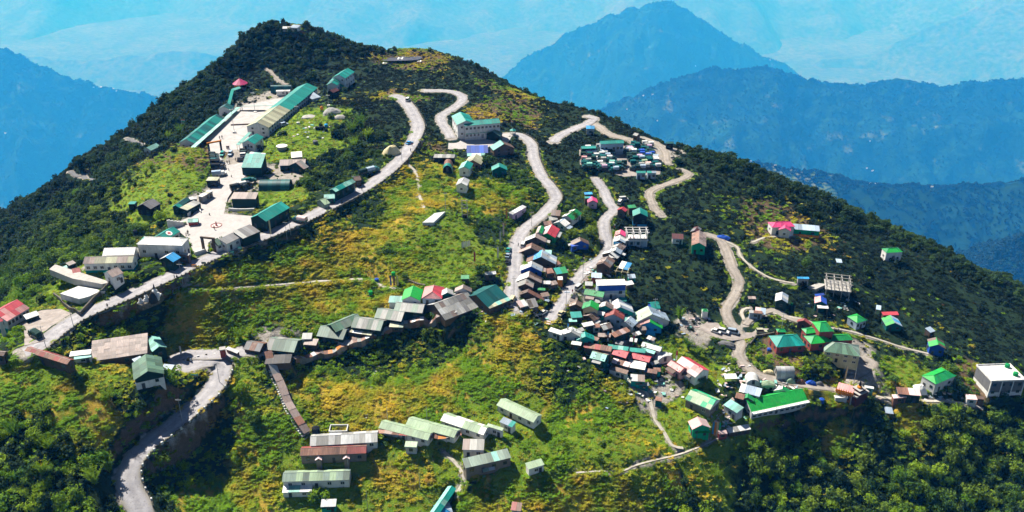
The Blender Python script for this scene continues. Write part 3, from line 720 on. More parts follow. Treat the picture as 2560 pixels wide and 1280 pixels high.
        for i in range(n):
            x0, x1 = -hl + L * i / n, -hl + L * (i + 1) / n; k = .02 * (i % 2); v, f = [], []
            for x in (x0 - .02, x1 + .02):
                for y, z in prof: v.append((x, y * (1 + k), max(-.3, z + k) if z > .01 else -.4))
            for j in range(sg): f.append((j, sg + 1 + j, sg + 2 + j, j + 1))
            kk = split[1] if split and ((1 - (i + .5) / n) if split[2] else (i + .5) / n) < split[0] else rm[i % len(rm)] if 'alt' in o_ else rm[0]
            link('roof_sheet', mesh('roof_sheet', v, f, True), ro, roofm(kk))
        he = 0 if L > 5 and not o_.get('w') else he
    # windows and doors
    if posts or 'blind' in o_: return
    nwn = o_.get('w'); wlen = 2 * wl
    dk = b['wall'] in ('white', 'cream', 'concrete', 'lilac')
    wrows = int(o_.get('fl', 1)); he2 = he + (s * oh if kind == 'gable' else 0)
    for sd in (-1, 1):
        if kind == 'quonset' or not cam_side(b, 0, sd): continue
        n = int(nwn) if nwn is not None else max(0 if wlen < 2.4 else 1, int(wlen / 4.2)); hz_ = he2 if sd > 0 or kind not in ('shed', 'flat') else za
        if hz_ < 1.7: continue
        for fl in range(wrows):
            hh = hz_ / wrows; wh = min(1.25, hh * .42); wz = fl * hh + hh * .36
            for i in range(n):
                x = -wl + (i + .5) * wlen / n
                if fl == 0 and i == n // 2 and n > 1 or (n == 1 and fl == 0 and wlen > 3.6):
                    dx = x if n > 1 else x - wlen * .28
                    ob = place_door(T, 0, 0, 0, .95, min(2.0, hh * .8), 0); ob.matrix_local = LM @ Matrix.Translation((dx, sd * (wn_ + .05), .02)) @ Matrix.Rotation(0 if sd < 0 else math.pi, 4, 'Z') @ Matrix.Diagonal((.95, 1.4, min(2.0, hh * .82), 1))
                    if n > 1: continue
                ob = place_window(T, 0, 0, 0, 1, 1, 0, not dk); ob.matrix_local = LM @ Matrix.Translation((x, sd * (wn_ + .05), wz)) @ Matrix.Rotation(0 if sd < 0 else math.pi, 4, 'Z') @ Matrix.Diagonal((min(1.3, wlen / max(n, 1) * .6), 1.4, wh, 1))
    for sx in (-1, 1):
        if kind in ('shed', 'flat') and wn_ < 1.6 or not cam_side(b, sx, 0): continue
        ww = 2 * wn_ if kind != 'quonset' else 2.0
        ng = int(o_.get('g', 1 if ww < 5 else 2)); hg = he2 if kind != 'quonset' else h * .7
        if kind in ('shed', 'flat'): hg = min(za, zb_)
        if hg < 1.6: continue
        wx = wl if kind != 'quonset' else hl - .25
        for fl in range(wrows):
            hh = hg / wrows
            for i in range(ng):
                y = (i + .5) * ww / ng - ww / 2; M_ = LM @ Matrix.Translation((sx * (wx + .05), y, fl * hh + (hh * .36 if not (i == 0 and fl == 0 and ng > 1) else .02))) @ Matrix.Rotation(math.pi / 2 * sx, 4, 'Z')
                if i == 0 and fl == 0 and (ng > 1 or kind == 'quonset'):
                    ob = place_door(T, 0, 0, 0, 1, 2, 0); ob.matrix_local = M_ @ Matrix.Diagonal((1.0, 1.4, min(2.0, hh * .82), 1))
                else:
                    ob = place_window(T, 0, 0, 0, 1, 1, 0, not dk); ob.matrix_local = M_ @ Matrix.Diagonal((min(1.1, ww * .3), 1.4, min(1.15, hh * .42), 1))
# ------------------------------------------------------------------ every building: kind|view|ridge end, ridge end, eave point|height|roof|wall|name|category|label|options
TABLE = """
gable|c|1290,352,1962,-172,1385,478|6.5|teal/teald|whiteg|barracks|barracks|long two storey barracks with faded olive to teal roof beside the parade ground|mix=khaki:.42 w=22 fl=2 mx=7 s=.42
gable|c|1166,592,1290,500,1262,642|5|teal|white|annex|barracks|small white gabled annex with dark emblem at the foot of the long barracks|w=2
shed|c|1180,480,1015,645,1072,640|2.8|tealp|white|walkway|walkway|short pale teal covered walkway at the foot of the olive roofed barracks|posts
shed|c|470,685,1075,148,1095,155|3.2|tealp|white|walkway|walkway|long pale teal covered walkway edging the parade ground|posts s=.12 hw=2.6
shed|c|1080,138,1505,130,1300,145|3|tealp|white|walkway|walkway|narrow teal covered walkway crossing between the parade ground and the garden|posts hw=1.8
gable|c|345,578,757,242,700,430|5|teal/teald|white|barracks|barracks|dark teal roofed barracks beside the pale covered walkway and flagpole|w=8 mx=5
gable|c|848,142,898,96,932,190|5.5|teald|white|hall|hall|white gabled hall with painted end wall behind the dark teal barracks|g=1
shed|b|705,1150,758,955,790,960|3.5|teal|white|walkway|walkway|teal roofed stair walkway climbing towards the pink pavilion|posts mx=4
shed|b|758,952,835,925,840,950|3|teal|white|walkway|walkway|top landing of the teal stair walkway just below the pink pavilion|posts
quonset|b|1180,908,1400,905,1290,955|4|teald|whiteg|quonset_hut|hut|dark teal barrel roofed hut at the back of the assembly ground
shed|b|1240,962,1390,958,1310,975|2.6|whiteg|white|shed|shed|white lean shed in front of the barrel roofed hut
gable|b|1905,795,2005,727,2082,764|8|teal/tealw|white|hall|hall|tall two storey white hall with bright teal roof at the foot of the knoll|fl=2 mx=7 w=4
gable|b|1830,880,1900,800,1945,848|6|teald/teal|white|hall|hall|white gabled wing joined to the front of the tall teal hall|mx=6
gable|b|1856,868,1905,848,1932,935|4.5|teal|bluegrey|hut|hut|little teal gabled hut in front of the tall white hall
gable|b|1812,965,1880,938,1695,1052|5|maroon/greyd|black|house|house|dark maroon roofed house beside the far end of the long barracks|mx=7
shed|b|1545,1010,1640,985,1660,1050|3|bluegrey|whiteg|shed|shed|pale blue shed squeezed between the long barracks and the maroon roof
shed|c|1150,768,1412,772,1250,958|8|teal/tealw|dgreen|workshop|workshop|tall dark green workshop with one big teal sloping roof|blind s=.38 mx=9 rows=3
shed|c|1210,745,1410,765,1400,805|6.5|tealp/white|dgreen|lean_to|shed|pale sheet lean to behind the tall green workshop|blind
quonset|c|1330,1124,1735,1120,1530,1268|3.6|teald|dgreen|quonset_hut|hut|green barrel roofed hut lying side on above the lower camp|w=0
shed|c|1745,750,1888,738,1670,832|3.2|white/whiteg|dgreen|shed|shed|white roofed open shed on the grassy mound above the brown roofed huts|mx=6
gable|c|1600,850,1945,842,1610,930|4.5|greyrust|dgreen|hut|hut|brown sheet roofed hut behind the gabled dark green hut|mx=5
gable|c|1808,890,1880,858,1842,1012|5|greyrust/grey|dgreen|hut|hut|dark green gabled hut with brown and grey sheets above the barrel roof|mx=8 g=2
flat|c|650,1080,800,1080,780,1130|3|khaki|black|guard_hut|hut|khaki roofed guard hut beside the camp road|mx=6
shed|d|1402,200,1705,202,1530,284|5.5|greyrust|dgreen|block_house|hut|dark green block with brownish sheet roof above a white wall|mx=7 w=0
gable|d|1690,484,1985,314,1940,480|6|teal/tealw|dgreen|barracks|barracks|dark green roadside barracks under a bright teal roof near the gate|w=4 mx=6
shed|d|1385,684,1600,595,1660,712|4.2|greyd/grey|dgreen|store_house|store|long dark roadside store with weathered grey roof|mx=8 w=0
shed|d|1215,778,1385,698,1400,800|4|greyd|white|guard_room|hut|white roadside guard room with dark grey roof next to the gate|mx=7 w=2
gable|d|1138,788,1205,765,1255,842|3.8|greeng|white|gatehouse|hut|small white gatehouse with black door and dark green roof|mx=5 g=2 w=1
hip|d|240,752,800,768,480,848|7|white|white|hall|hall|long white hall with white roof and teal hipped end by the gate|end=teal fl=1 w=4 mx=8 hipk=.7 s=.42
gable|d|478,732,655,624,765,668|5|teal|whiteg|clinic|clinic|teal roofed clinic with a red cross in a white circle on the roof|mx=8 w=2
gable|d|560,998,660,938,782,985|4.2|bluel|dgreen|canteen|hut|dark green roadside hut under a bright blue patched roof|back=whiteg mx=7
shed|d|745,940,865,958,905,992|3.2|grey/greyrust|brown|shed|shed|grey and brown plank shed joined to the blue patched hut|mx=4
gable|d|278,346,402,276,388,404|5|greyd|black|bunk_house|hut|black walled house with grey and teal roof behind the round tree|mx=7 mix=teald:.0 back=greyd
flat|d|128,314,208,314,170,348|3|teal|black|shed|shed|tiny teal roofed shed on the slope behind the black walled house|mx=5
gable|d|680,364,822,263,800,345|4.2|teald/teal|dgreen|barracks|barracks|narrow dark teal roofed barracks above the welcome wall|mx=5
shed|d|735,392,905,300,850,414|3.6|grey/khaki|dgreen|shed|shed|pale sheet roofed shed leaning on the narrow teal barracks|mx=5 s=.15
flat|d|850,262,945,250,900,290|3|whiteg|grey|shed|shed|short whitish roof between the narrow barracks and the camp road|mx=4
flat|d|955,250,1085,172,1000,270|3|khaki/whiteg|grey|shed|shed|long whitish roof strip running beside the camp road|mx=3
gable|d|835,532,962,524,880,572|3.2|tealp|redd|shrine|shrine|small red temple with pale teal roof beside the open forecourt|mx=4 w=0
gable|e|1112,176,1450,166,1270,250|4.8|white/whiteg|white|long_house|house|white corrugated long house below the white hall|mx=6 mix=greyrust:.0
gable|e|905,270,1430,256,1130,336|5|greyrust/khaki|white|long_house|house|grey brown roofed long house with pale green veranda wall|mx=7 w=7 band=tealw:.9
shed|e|700,332,775,302,740,360|3.5|greyrust|wood|shed|shed|brown shed at the back of the long houses beside a water tank|mx=4
shed|e|640,386,716,350,690,395|3|tealp|wood|shed|shed|pale green shed on the edge of the wooded drop|mx=4
gable|e|765,398,850,380,885,462|5|redd/grey|dgreen|cook_house|hut|dark green cook house with rusty and grey gabled roof|mx=9 g=2
gable|e|1140,425,1258,376,1288,450|4.8|greyrust|white|hut|hut|white hut with brown roof and teal far side above the stone compound wall|mx=8 back=tealw
gable|e|-60,862,185,722,215,872|8.5|red/pink|whiteg|guest_house|house|two storey roadside house with big red roof and teal ground floor|mx=9 fl=2 band=tealw:3 w=6 rows=2
gable|e|-30,935,20,920,48,940|7|red|whiteg|+|house|.|mx=3 w=0
shed|e|247,888,388,840,440,880|3.2|whiteg/bluel|dgreen|kiosk|kiosk|small blue and white roofed kiosk on the roadside yard|mx=6
shed|f|615,139,985,87,820,246|6.2|greyrust|wood|warehouse|warehouse|big old warehouse with brown weathered sheet roof above the hairpin|s=.3 mx=13 rows=6 w=4 jit=.05 miss=.01
gable|f|1060,178,1012,108,1128,206|5|tealp|dgreen|hut|hut|pale teal gabled hut tucked against the big brown warehouse|mx=8
gable|f|985,342,970,229,1102,402|6.5|greeng|dgreen|house|house|green gabled house on a stone base inside the hairpin bend|mx=8 band=white:2.6 rows=2
shed|f|880,262,935,240,940,262|4|tealp/bluegrey|dgreen|lean_to|shed|pale blue lean to behind the green gabled house|mx=3
gable|f|185,180,470,268,455,300|4.6|rust/redd|wood|shed|shed|long rusty plank shed on the grassy slope below the road|mx=6 w=4
shed|f|470,212,610,196,545,235|2.6|white|whiteg|shed|shed|long low white sheet roof beside the brown warehouse|mx=4
shed|f|495,240,610,222,560,255|2.4|tealp|whiteg|shed|shed|low pale teal sheet roof below the white one beside the warehouse|mx=3
shed|f|1095,293,1165,300,1130,338|2.8|bluegrey/tealp|wood|shed|shed|small blue grey shed beside the green gabled house|mx=4
gable|f|-30,208,38,214,22,240|4.5|brown|wood|hut|hut|dark brown hut cut by the frame edge on the grassy slope|mx=5
shed|f|1522,178,1598,208,1590,228|3|whiteg/white|brown|hut|hut|whitish patched hut beside the brick pillar at the hairpin|mx=4
gable|g|400,1120,455,1100,478,1160|3.4|greenp|greengrey|tent|tent|pale green canvas tent pitched at the roadside|blind mx=5
gable|g|440,1068,548,1062,545,1105|3.2|tealp|tealw|kiosk|kiosk|pale teal roofed kiosk beside the canvas tent|mx=5
gable|g|520,1012,722,912,640,1000|4.2|teal/tealp|dgreen|shop_row|shop|long teal roadside shop row under the bank|mx=4 w=4
gable|g|735,890,800,880,790,925|3.6|brown/greyd|wood|hut|hut|brown hut at the upper end of the teal shop row|mx=4
gable|h|1612,280,1640,188,1692,330|5.5|greenb|white|house|house|house with bright green gabled roof above the row of grey barracks|mx=7
shed|h|1435,276,1622,280,1520,336|3.6|tealp|white|shed|shed|pale teal striped shed in front of the bright green gable|mx=6
hip|h|1800,240,1815,184,1884,302|5.5|pink/red|bluegrey|house|house|pink red roofed house next to the bright green gable|mx=7 s=.5 hipk=.5 rl
gable|h|1930,248,1925,208,1985,262|4.2|whiteg|teald|hut|hut|little white gabled hut between the pink house and the patched roof|mx=5
gable|h|2065,212,2072,178,2140,242|4.2|greyrust|whiteg|hut|hut|faded brown gabled hut behind the big patched roof|mx=6
gable|h|1815,350,2105,240,2165,408|5|grey/greyd/whiteg/greyrust|wood|storage_barn|barn|big patchwork sheet roofed barn at the upper end of the row|mx=7 rows=3 jit=.06 miss=.03
gable|h|2180,270,2352,178,2380,330|6.5|teald|wood|lodge|lodge|dark teal roofed lodge at the junction end of the row|mx=9
shed|h|2270,362,2455,286,2400,345|4|khaki/tealp|wood|lean_to|shed|pale lean to along the lower side of the dark teal lodge|mx=5
gable|h|1490,330,1735,354,1565,412|5.2|grey/greengrey|dgreen|barracks|barracks|grey green barracks just below the pale teal shed|mx=7
gable|h|1330,384,1562,416,1385,478|5|greengrey/grey|dgreen|barracks|barracks|grey green barracks in the row between the upper barn and the middle ones|mx=7
gable|h|920,528,1155,430,1060,552|4.6|greeng/greengrey|dgreen|barracks|barracks|dull green gabled barracks set behind the middle of the row|mx=8
gable|h|1130,462,1382,492,1190,560|5|greengrey/grey|dgreen|barracks|barracks|middle grey green barracks with light roof patches|mx=7
gable|h|836,536,1064,568,900,638|5.2|greengrey/greyd|dgreen|barracks|barracks|grey barracks with two skylight strips in front of the dull green gable|mx=7
gable|h|395,640,640,664,460,752|5|greengrey/grey|dgreen|barracks|barracks|lowest grey green barracks above the dark forecourt roof|mx=8
gable|h|200,668,342,690,220,746|4|greyd/rust|wood|hut|hut|dark and rusty hut at the hairpin end of the row|mx=6
shed|h|710,642,820,650,740,702|3.4|greyrust|wood|shed|shed|rusty shed wedged between two grey barracks|mx=5
shed|h|682,598,766,596,615,654|3|whiteg|whiteg|shed|shed|whitish shed behind the lower grey barracks|mx=4
flat|h|372,790,590,780,470,862|3.2|tar|wood|forecourt_roof|roof|dark tarred forecourt roof at the head of the covered stairs|mx=7 blind
shed|h|1000,652,1098,660,1040,702|2.8|grey|wood|shed|shed|small grey shed beside a rusty sheet near the middle barracks|mx=4
shed|h|1100,628,1155,640,1130,662|2.4|rust|wood|shed|shed|little rust red shed near the middle barracks|mx=3
shed|h|1440,500,1560,505,1480,548|3.2|khaki/greengrey|wood|shed|shed|olive patched shed below the upper grey barracks|mx=4
shed|h|1290,585,1385,582,1340,612|2.8|greengrey/khaki|wood|shed|shed|green grey shed along the fence below the middle barracks|mx=3
shed|h|1085,556,1290,588,1180,606|3|khaki/white|wood|lean_to|shed|pale lean to along the eave of the middle barracks|mx=3
gable|h|2255,70,2350,62,2330,90|4|greyrust/white|wood|hut|hut|rusty white hut beside the village road above the dark teal lodge|mx=4
shed|h|2050,98,2120,96,2100,130|3|green|wood|shed|shed|small green sheet shed on the bank below the village road|mx=4
gable|i|470,415,828,384,660,447|8.5|teal/tealw|white|school|school|two storey white school building with L shaped teal roof|fl=2 w=9 g=2 mx=7 s=.4
gable|i|442,320,500,408,385,412|8.5|teal/tealw|white|+|school|.|fl=2 w=3 mx=8 s=.4
gable|i|765,515,795,490,832,568|5|greeng|dgreen|hut|hut|dark green gabled hut in front of the school|mx=7
gable|i|880,640,842,602,760,692|6|teal|brown|house|house|dark two storey house with teal and brown roof below the school|mx=8 back=brown fl=2
shed|i|506,656,718,652,620,732|4.5|blue|wood|shed|shed|royal blue roofed shed below the school yard|mx=7 blind
shed|i|512,735,690,732,600,762|3.4|tealp/whiteg|wood|lean_to|shed|pale lean to under the royal blue roof|mx=4
quonset|i|312,855,322,788,366,872|4|rust|black|quonset_hut|hut|barrel roofed hut half rusty half teal on the green terrace|mix=teal:.5 mx=5
flat|i|185,742,392,745,290,780|3.2|grey|black|shed|shed|flat grey shed behind the barrel roofed hut|mx=5
gable|i|566,802,606,740,660,832|4.6|khaki|brown|house|house|khaki and brown gabled house below the blue roof|mx=7 back=khaki
gable|i|480,868,516,806,542,892|5|teal|white|house|house|white house with teal gabled roof and one gable window|mx=7 back=tealp g=1
gable|i|835,868,830,830,915,916|5.2|teal/tealp|teald|house|house|teal gabled house with blue grey front on the shady slope|mx=7
gable|i|452,1030,482,972,515,1048|4.8|whiteg|white|house|house|white house with grey white roof and dark gable window above the meadow|mx=7 g=1
shed|j|342,216,426,218,385,250|4.2|bluel|whiteg|kiosk|kiosk|bright blue roofed kiosk at the fork of the upper road|mx=6
gable|j|478,372,714,362,600,398|6|teal|bluegrey|garage|garage|long green roofed garage at the back of the vehicle yard|mx=7 w=6
gable|j|292,425,437,420,365,446|4|tealw|dgreen|garage|garage|shorter bright teal roofed garage in the vehicle yard corner|mx=5 w=3
shed|j|842,670,936,670,890,692|3.6|teal/bluegrey|bluegrey|shed|shed|teal shed on the front edge of the vehicle yard next to its gate|mx=5 w=2
shed|j|948,670,1040,670,990,692|3.6|teal/bluegrey|bluegrey|shed|shed|teal shed at the outer front corner of the vehicle yard|mx=5 w=2
gable|j|408,965,400,925,452,960|4.2|hotpink|lilac|house|house|small pink walled house under blue sheets beside the market road|mx=6 g=1
shed|j|320,885,398,880,370,905|4|blue/bluel|wood|shed|shed|blue sheet shed just above the pink walled house|mx=4
shed|j|325,925,405,925,370,945|3.4|teal/bluel|wood|shed|shed|teal sheet shed between the blue shed and the pink house|mx=3
gable|j|885,1092,880,1036,958,1132|6.5|teal|black|house|house|house with clean teal gabled roof and blue strip above the concrete frame|mx=8 band=bluel:1
shed|j|752,1014,828,1006,795,1042|3.8|green|wood|shed|shed|small green roofed shed above the clean teal gable|mx=5
gable|j|692,1050,716,1028,752,1062|4.6|red/whiteg|wood|house|house|red and white striped gabled house at the bend of the market road|mx=7
gable|j|1140,380,1215,378,1180,394|4|teald|black|hut|hut|dark low hut on the skyline beyond the dirt track|mx=4
gable|j|828,288,868,300,850,322|4.5|grey|wood|hut|hut|grey hut on the skyline above the vehicle yard|mx=5
shed|k|205,208,345,130,385,150|4.2|white/whiteg|lilac|house|house|lilac walled house with white roof beside the village road|mx=6 s=.15
shed|k|640,178,730,184,700,240|4.2|brown/greyrust|wood|hut|hut|brown patched hut at the top of the village street|mx=6
gable|k|790,236,882,170,945,212|5|green|white|house|house|green and white roofed house behind the top street hut|mx=8 back=white
gable|k|712,300,764,266,805,328|4.4|bluel/white|whiteg|house|house|little blue and white roofed house below the green and white roof|mx=6 back=whiteg
gable|k|508,402,536,336,568,352|5|green|whiteg|house|house|street house with half green half pale roof touching the red roof|mx=6 back=pinkp
gable|k|592,412,640,326,716,378|5.8|red|green|house|house|street house with vivid red roof and pale pink far side|mx=8 back=pinkp rows=2
gable|k|472,452,482,412,584,474|4.8|greyrust/grey|wood|house|house|grey white gabled street house below the vivid red roof|mx=8 back=white/whiteg
gable|k|430,560,440,508,576,552|4.8|rust/brown|wood|house|house|rust brown gabled street house with a white sheet|mx=8 back=greyrust/rust
gable|k|530,650,545,580,690,662|5.4|whiteg/bluegrey|wood|house|house|large grey street house with bright blue far slope|mx=9 back=bluel/rust rows=2
gable|k|430,745,440,692,548,752|5.2|whiteg/bluegrey|blue|house|house|white roofed street house with royal blue wall|mx=8 back=white
gable|k|405,850,415,792,542,872|4.8|greyrust/brown|wood|house|house|brown and white gabled street house below the royal blue wall|mx=8 back=whiteg
gable|k|372,920,386,866,452,952|4.4|greyrust/grey|wood|house|house|weathered grey gabled street house with a satellite dish|mx=7 back=grey/greyrust
gable|k|395,1002,406,970,570,1040|4.2|brown/rust|wood|house|house|long brown roofed street house above the rubble roofs|mx=9 back=brown
shed|k|375,1075,470,1062,500,1150|3.6|grey/bluegrey/greyd|wood|hut|hut|ruined patched hut with bluish sheets at the street corner|mx=7 miss=.12 jit=.15
shed|k|280,1095,360,1075,360,1150|3.2|whiteg/greyrust/pinkp|wood|hut|hut|collapsing pale hut at the very bottom of the village street|mx=6 miss=.1 jit=.18
shed|k|575,768,640,760,612,815|3.6|orange/rust|wood|hut|hut|orange rusted hut behind the royal blue house|mx=4
shed|k|655,762,770,745,755,815|4|green/tealw|wood|house|house|green sheet roofed house behind the orange rusted hut|mx=6
shed|k|695,846,745,845,715,880|3.4|white|orange|hut|hut|white roofed hut with orange wall near the market road|mx=4
gable|k|928,490,915,452,1008,506|4.8|brown|blue|house|house|blue walled house with brown roof between the two streets|mx=7
flat|k|822,528,890,518,850,545|3|blue|blue|shed|shed|little blue cube shed in front of the blue walled house|mx=4
shed|k|545,888,625,890,590,922|3|white/whiteg|wood|shed|shed|white lean shed behind the brown and white street house|mx=4
shed|k|500,958,575,962,550,985|3|green|wood|shed|shed|small bright green lean roof behind the weathered grey house|mx=3
gable|k|1320,420,1330,376,1380,412|5|hotpink|wood|house|house|pink gabled house next to the concrete frame on the market road|mx=7 back=pink
gable|k|1312,482,1325,422,1378,484|4.8|whiteg/bluegrey|wood|house|house|white striped gabled house with a pale blue shop sign|mx=7 back=whiteg/pinkp
gable|k|1290,545,1335,500,1375,552|4.2|greyrust|wood|house|house|grey brown house just below the pale blue shop sign|mx=7 back=whiteg
gable|k|1268,588,1290,552,1345,592|4.6|bluegrey|dgreen|house|house|pale blue gabled house in the market road line|mx=7 back=white
gable|k|1215,606,1250,580,1314,650|4.2|whiteg/greyrust|wood|house|house|striped white and brown gabled house above the dark thatched barn|mx=7 back=white
gable|k|1150,712,1205,642,1265,700|6|greyd/brown|wood|barn|barn|large dark thatch brown barn at the bend of the market road|mx=9 back=greyrust/brown
shed|k|1340,690,1442,712,1395,782|3.6|bluel/white|wood|tarp_shed|shed|blue and white tarpaulin shed hanging over the slope|mx=7 blind
shed|k|1076,880,1365,872,1220,934|7.5|white|bluegrey|shop_house|shop|flat white roofed shop house with a broad royal blue band|s=.08 mx=8 w=3 band=white:2.4
shed|k|1035,806,1140,812,1095,862|4|greyrust/bluegrey|redd|shop|shop|red fronted shop with a patched brown roof|mx=6
gable|k|972,972,1165,1002,1120,1050|4.8|green|whiteg|house|house|long green roofed house with white gable facing the street|mx=7 back=white
gable|l|425,345,440,302,502,372|4.4|brown/greyrust|wood|hut|hut|brown thatched hut at the foot of the street|mx=7
gable|l|578,365,592,302,662,412|6.2|greenb|cream|house|house|cream walled house with bright green gabled roof|mx=8 back=green/greyrust g=2
gable|l|740,360,750,312,822,386|4.8|greyrust/grey|tealw|house|house|rusty grey gabled house with teal wall|mx=8 back=whiteg
gable|l|900,375,872,286,1036,410|5.4|whiteg/bluegrey|tealw|house|house|large white gabled house with teal gable wall|mx=10 back=white/whiteg
shed|l|888,268,965,272,980,315|4.2|teal|wood|shed|shed|teal roofed shed behind the large white gable|mx=5
gable|l|828,452,845,388,942,475|5.6|redd/rust|bluegrey|house|house|maroon gabled house with whitish walls in the middle of the cluster|mx=9 back=redd
shed|l|362,428,478,420,420,490|3.8|tealw|wood|shed|shed|mint green shed below the thatched hut|mx=6
shed|l|350,498,435,498,400,532|3|tealw/tealp|wood|shed|shed|lower mint green shed facing the road edge|mx=4
gable|l|560,465,626,428,672,498|4.2|brown/grey|wood|hut|hut|brown striped gabled hut in front of the cream house|mx=8 back=greyrust
shed|l|485,548,600,524,590,572|3|white|wood|shed|shed|white sheet shed below the brown striped hut|mx=5
gable|l|690,572,790,542,858,582|4.6|greyrust/whiteg|wood|house|house|white and rust striped house in front of the maroon gable|mx=8 back=whiteg
gable|l|952,532,1016,476,1092,535|5|bluegrey|whiteg|house|house|pale blue grey gabled house beside the maroon one|mx=9 back=whiteg
shed|l|795,654,962,588,990,640|4.2|rust/pinkp|dgreen|shed|shed|rust red shed on the front terrace of the cluster|mx=7
gable|l|1240,452,1192,364,1405,482|6.5|bluegrey|whiteg|house|house|biggest pale house of the cluster with mint white roof|mx=11 back=greenp rows=2
gable|l|1215,330,1310,322,1350,388|4.8|teal|blue|house|house|teal roofed house with blue tarpaulin wall behind the biggest pale house|mx=8
gable|l|1215,535,1222,468,1350,572|5.4|greenb/white|bluel|house|house|house with green and pink halved roof and bright blue wall|mx=10 back=pink/greenp
shed|l|160,590,300,636,290,682|3.6|white|whiteg|shed|shed|white roofed shed on the slope shoulder beside prayer flags|mx=7
gable|l|372,640,386,586,510,642|4.8|whiteg|whiteg|house|house|whitish gabled house touching the teal hut on the shoulder|mx=9 back=white
gable|l|530,690,522,638,618,686|5|teal/tealw|tealw|house|house|teal walled hut with teal gabled roof on the shoulder|mx=9 back=teal
shed|l|520,752,815,796,700,836|4.2|rust/redd|wood|long_shed|shed|long rust brown roofed shed below the teal walled hut|mx=7
shed|l|385,735,490,752,460,785|3|white|wood|shed|shed|crumpled white sheet shed beside the long rust roof|mx=4 jit=.15
gable|l|602,846,760,886,692,948|5|greenp/tealp|teald|house|house|house with mint lower slope and brown upper slope|mx=8 back=greyrust/brown
shed|l|772,770,990,800,880,830|4.2|teal/tealp|wood|long_shed|shed|long teal roofed shed behind the red roofs|mx=6
shed|l|1002,806,1170,822,1085,858|4.2|teal|wood|shed|shed|teal roofed shed between the long teal shed and the white one|mx=6
gable|l|1140,748,1342,806,1290,840|4.8|white|whiteg|house|house|white roofed house with teal rear slope near the red roofs|mx=8 back=teal
gable|l|840,812,990,857,900,905|4.8|red/redd|wood|house|house|upper of the two brick red roofed houses|mx=7
gable|l|1022,862,1226,912,1120,945|4.8|red|wood|house|house|lower of the two brick red roofed houses|mx=6
shed|l|1000,938,1180,968,1090,1035|3.8|white|wood|lean_to|shed|broad white sheet roof just below the lower brick red house|mx=8
shed|l|826,918,1010,968,930,1002|4|rust/pinkp|wood|shed|shed|white striped rust roofed shed below the upper brick red house|mx=6
shed|l|800,998,990,1052,880,1068|3.6|brown/pinkp/whiteg|whiteg|shed|shed|brown shed with white scraps on the roof by the footpath|mx=7
quonset|l|1345,850,1385,895,1412,900|4|whiteg|whiteg|storage_dome|shed|white barrel roofed store beside the lower brick red house|mx=4 w=0
shed|l|1010,1090,1160,1100,1100,1170|3.6|whiteg/greyrust|tealw|hut|hut|patched whitish hut beside the footpath corner|mx=7 jit=.12 miss=.05
shed|l|1112,1170,1205,1182,1160,1212|3|grey/white|teald|hut|hut|small grey hut with teal wall on the footpath|mx=4
shed|l|1130,1020,1300,1050,1240,1085|3|rust/brown/bluel|wood|shed|shed|rust shed covered with blue sheets and junk below the white sheet roof|mx=6 jit=.2
gable|l|1440,946,1575,1028,1510,1060|5.2|pink|pink|house|house|smaller pink roofed house with rose wall|mx=6 back=redd
gable|l|1782,1042,1556,902,1650,1095|6.5|pinkp/pink|white|house|house|large pink roofed white house with balcony on the green slope|mx=8 back=red rows=2
gable|m|330,328,333,212,396,354|6.5|greyrust|greenw|house|house|green walled house with half rusty gabled roof beside the dirt track|mx=9 back=rust rows=2
gable|m|285,215,320,172,345,208|5|maroon/greyd|wood|hut|hut|dark maroon hut just behind the green walled house|mx=7
shed|m|75,240,182,246,120,292|3.8|maroon|white|hut|hut|maroon roofed hut with white front on the dark slope|mx=7
hip|m|1000,135,1215,125,1060,182|6|hotpink|white|villa|villa|pink roofed white villa alone on the dark slope|mx=7 s=.45
gable|m|1140,190,1142,125,1195,178|5.8|hotpink|white|+|villa|.|mx=7 s=.45
shed|m|1216,148,1460,168,1330,210|4.4|bluegrey|greenw|annex|house|blue striped roofed annex with orange fence beside the pink villa|mx=8 s=.18
flat|m|1615,478,1668,482,1640,514|2.6|bluegrey|wood|shelter|shelter|lone metal sheet shelter on posts below the pink villa|posts mx=5
shed|m|1252,648,1362,650,1310,668|4|bluel/blue|concrete|shed|shed|blue roofed shed beside the unfinished concrete building|mx=5
gable|m|1108,862,1116,790,1165,886|5.4|bluegrey/whiteg|dgreen|house|house|blue grey gabled house on the slope above the monastery|mx=8
gable|m|1480,880,1476,826,1532,902|5.2|blue|teald|house|house|house with pink and blue halves roof below the concrete building|mx=8 back=pink
shed|m|1440,915,1542,920,1490,945|4|white|teald|awning|awning|white awning along the front of the pink and blue roof|mx=4 posts
shed|m|1415,812,1500,800,1480,825|3.2|blue|concrete|shed|shed|dark blue covered shed under the concrete building|mx=5
shed|m|788,832,860,832,830,858|3.2|greyrust|dgreen|shed|shed|small rusty shed on the slope beside the dirt track|mx=5
shed|m|800,962,925,970,860,992|3.4|rust/whiteg|bluegrey|shed|shed|striped rust and white shed at the dirt track fork|mx=5
shed|m|862,932,960,945,1000,1012|3|bluegrey/white/pinkp|whiteg|shed|shed|blue and white striped open shed at the dirt track fork|mx=6 posts
hip|m|358,950,415,950,385,965|3.4|green|white|stall|stall|tiny green roofed stall above the car park|mx=4
gable|m|1318,1060,1330,1038,1392,1078|5|maroon/redd|wood|hut|hut|dark red gabled hut behind the big green monastery|mx=8
hip|n|1555,172,1600,170,1590,262|9.5|greenb/green|redd|monastery|monastery|big green roofed monastery of several hipped tiers|mx=11 s=.5 hipk=.5 w=4 rows=2 rl
hip|n|1420,235,1480,228,1440,278|5.5|green/greenb|redd|+|monastery|.|mx=7 s=.4 rl hipk=.6
hip|n|1490,300,1560,292,1520,372|5.5|green/greenb|redd|+|monastery|.|mx=9 s=.5 rl
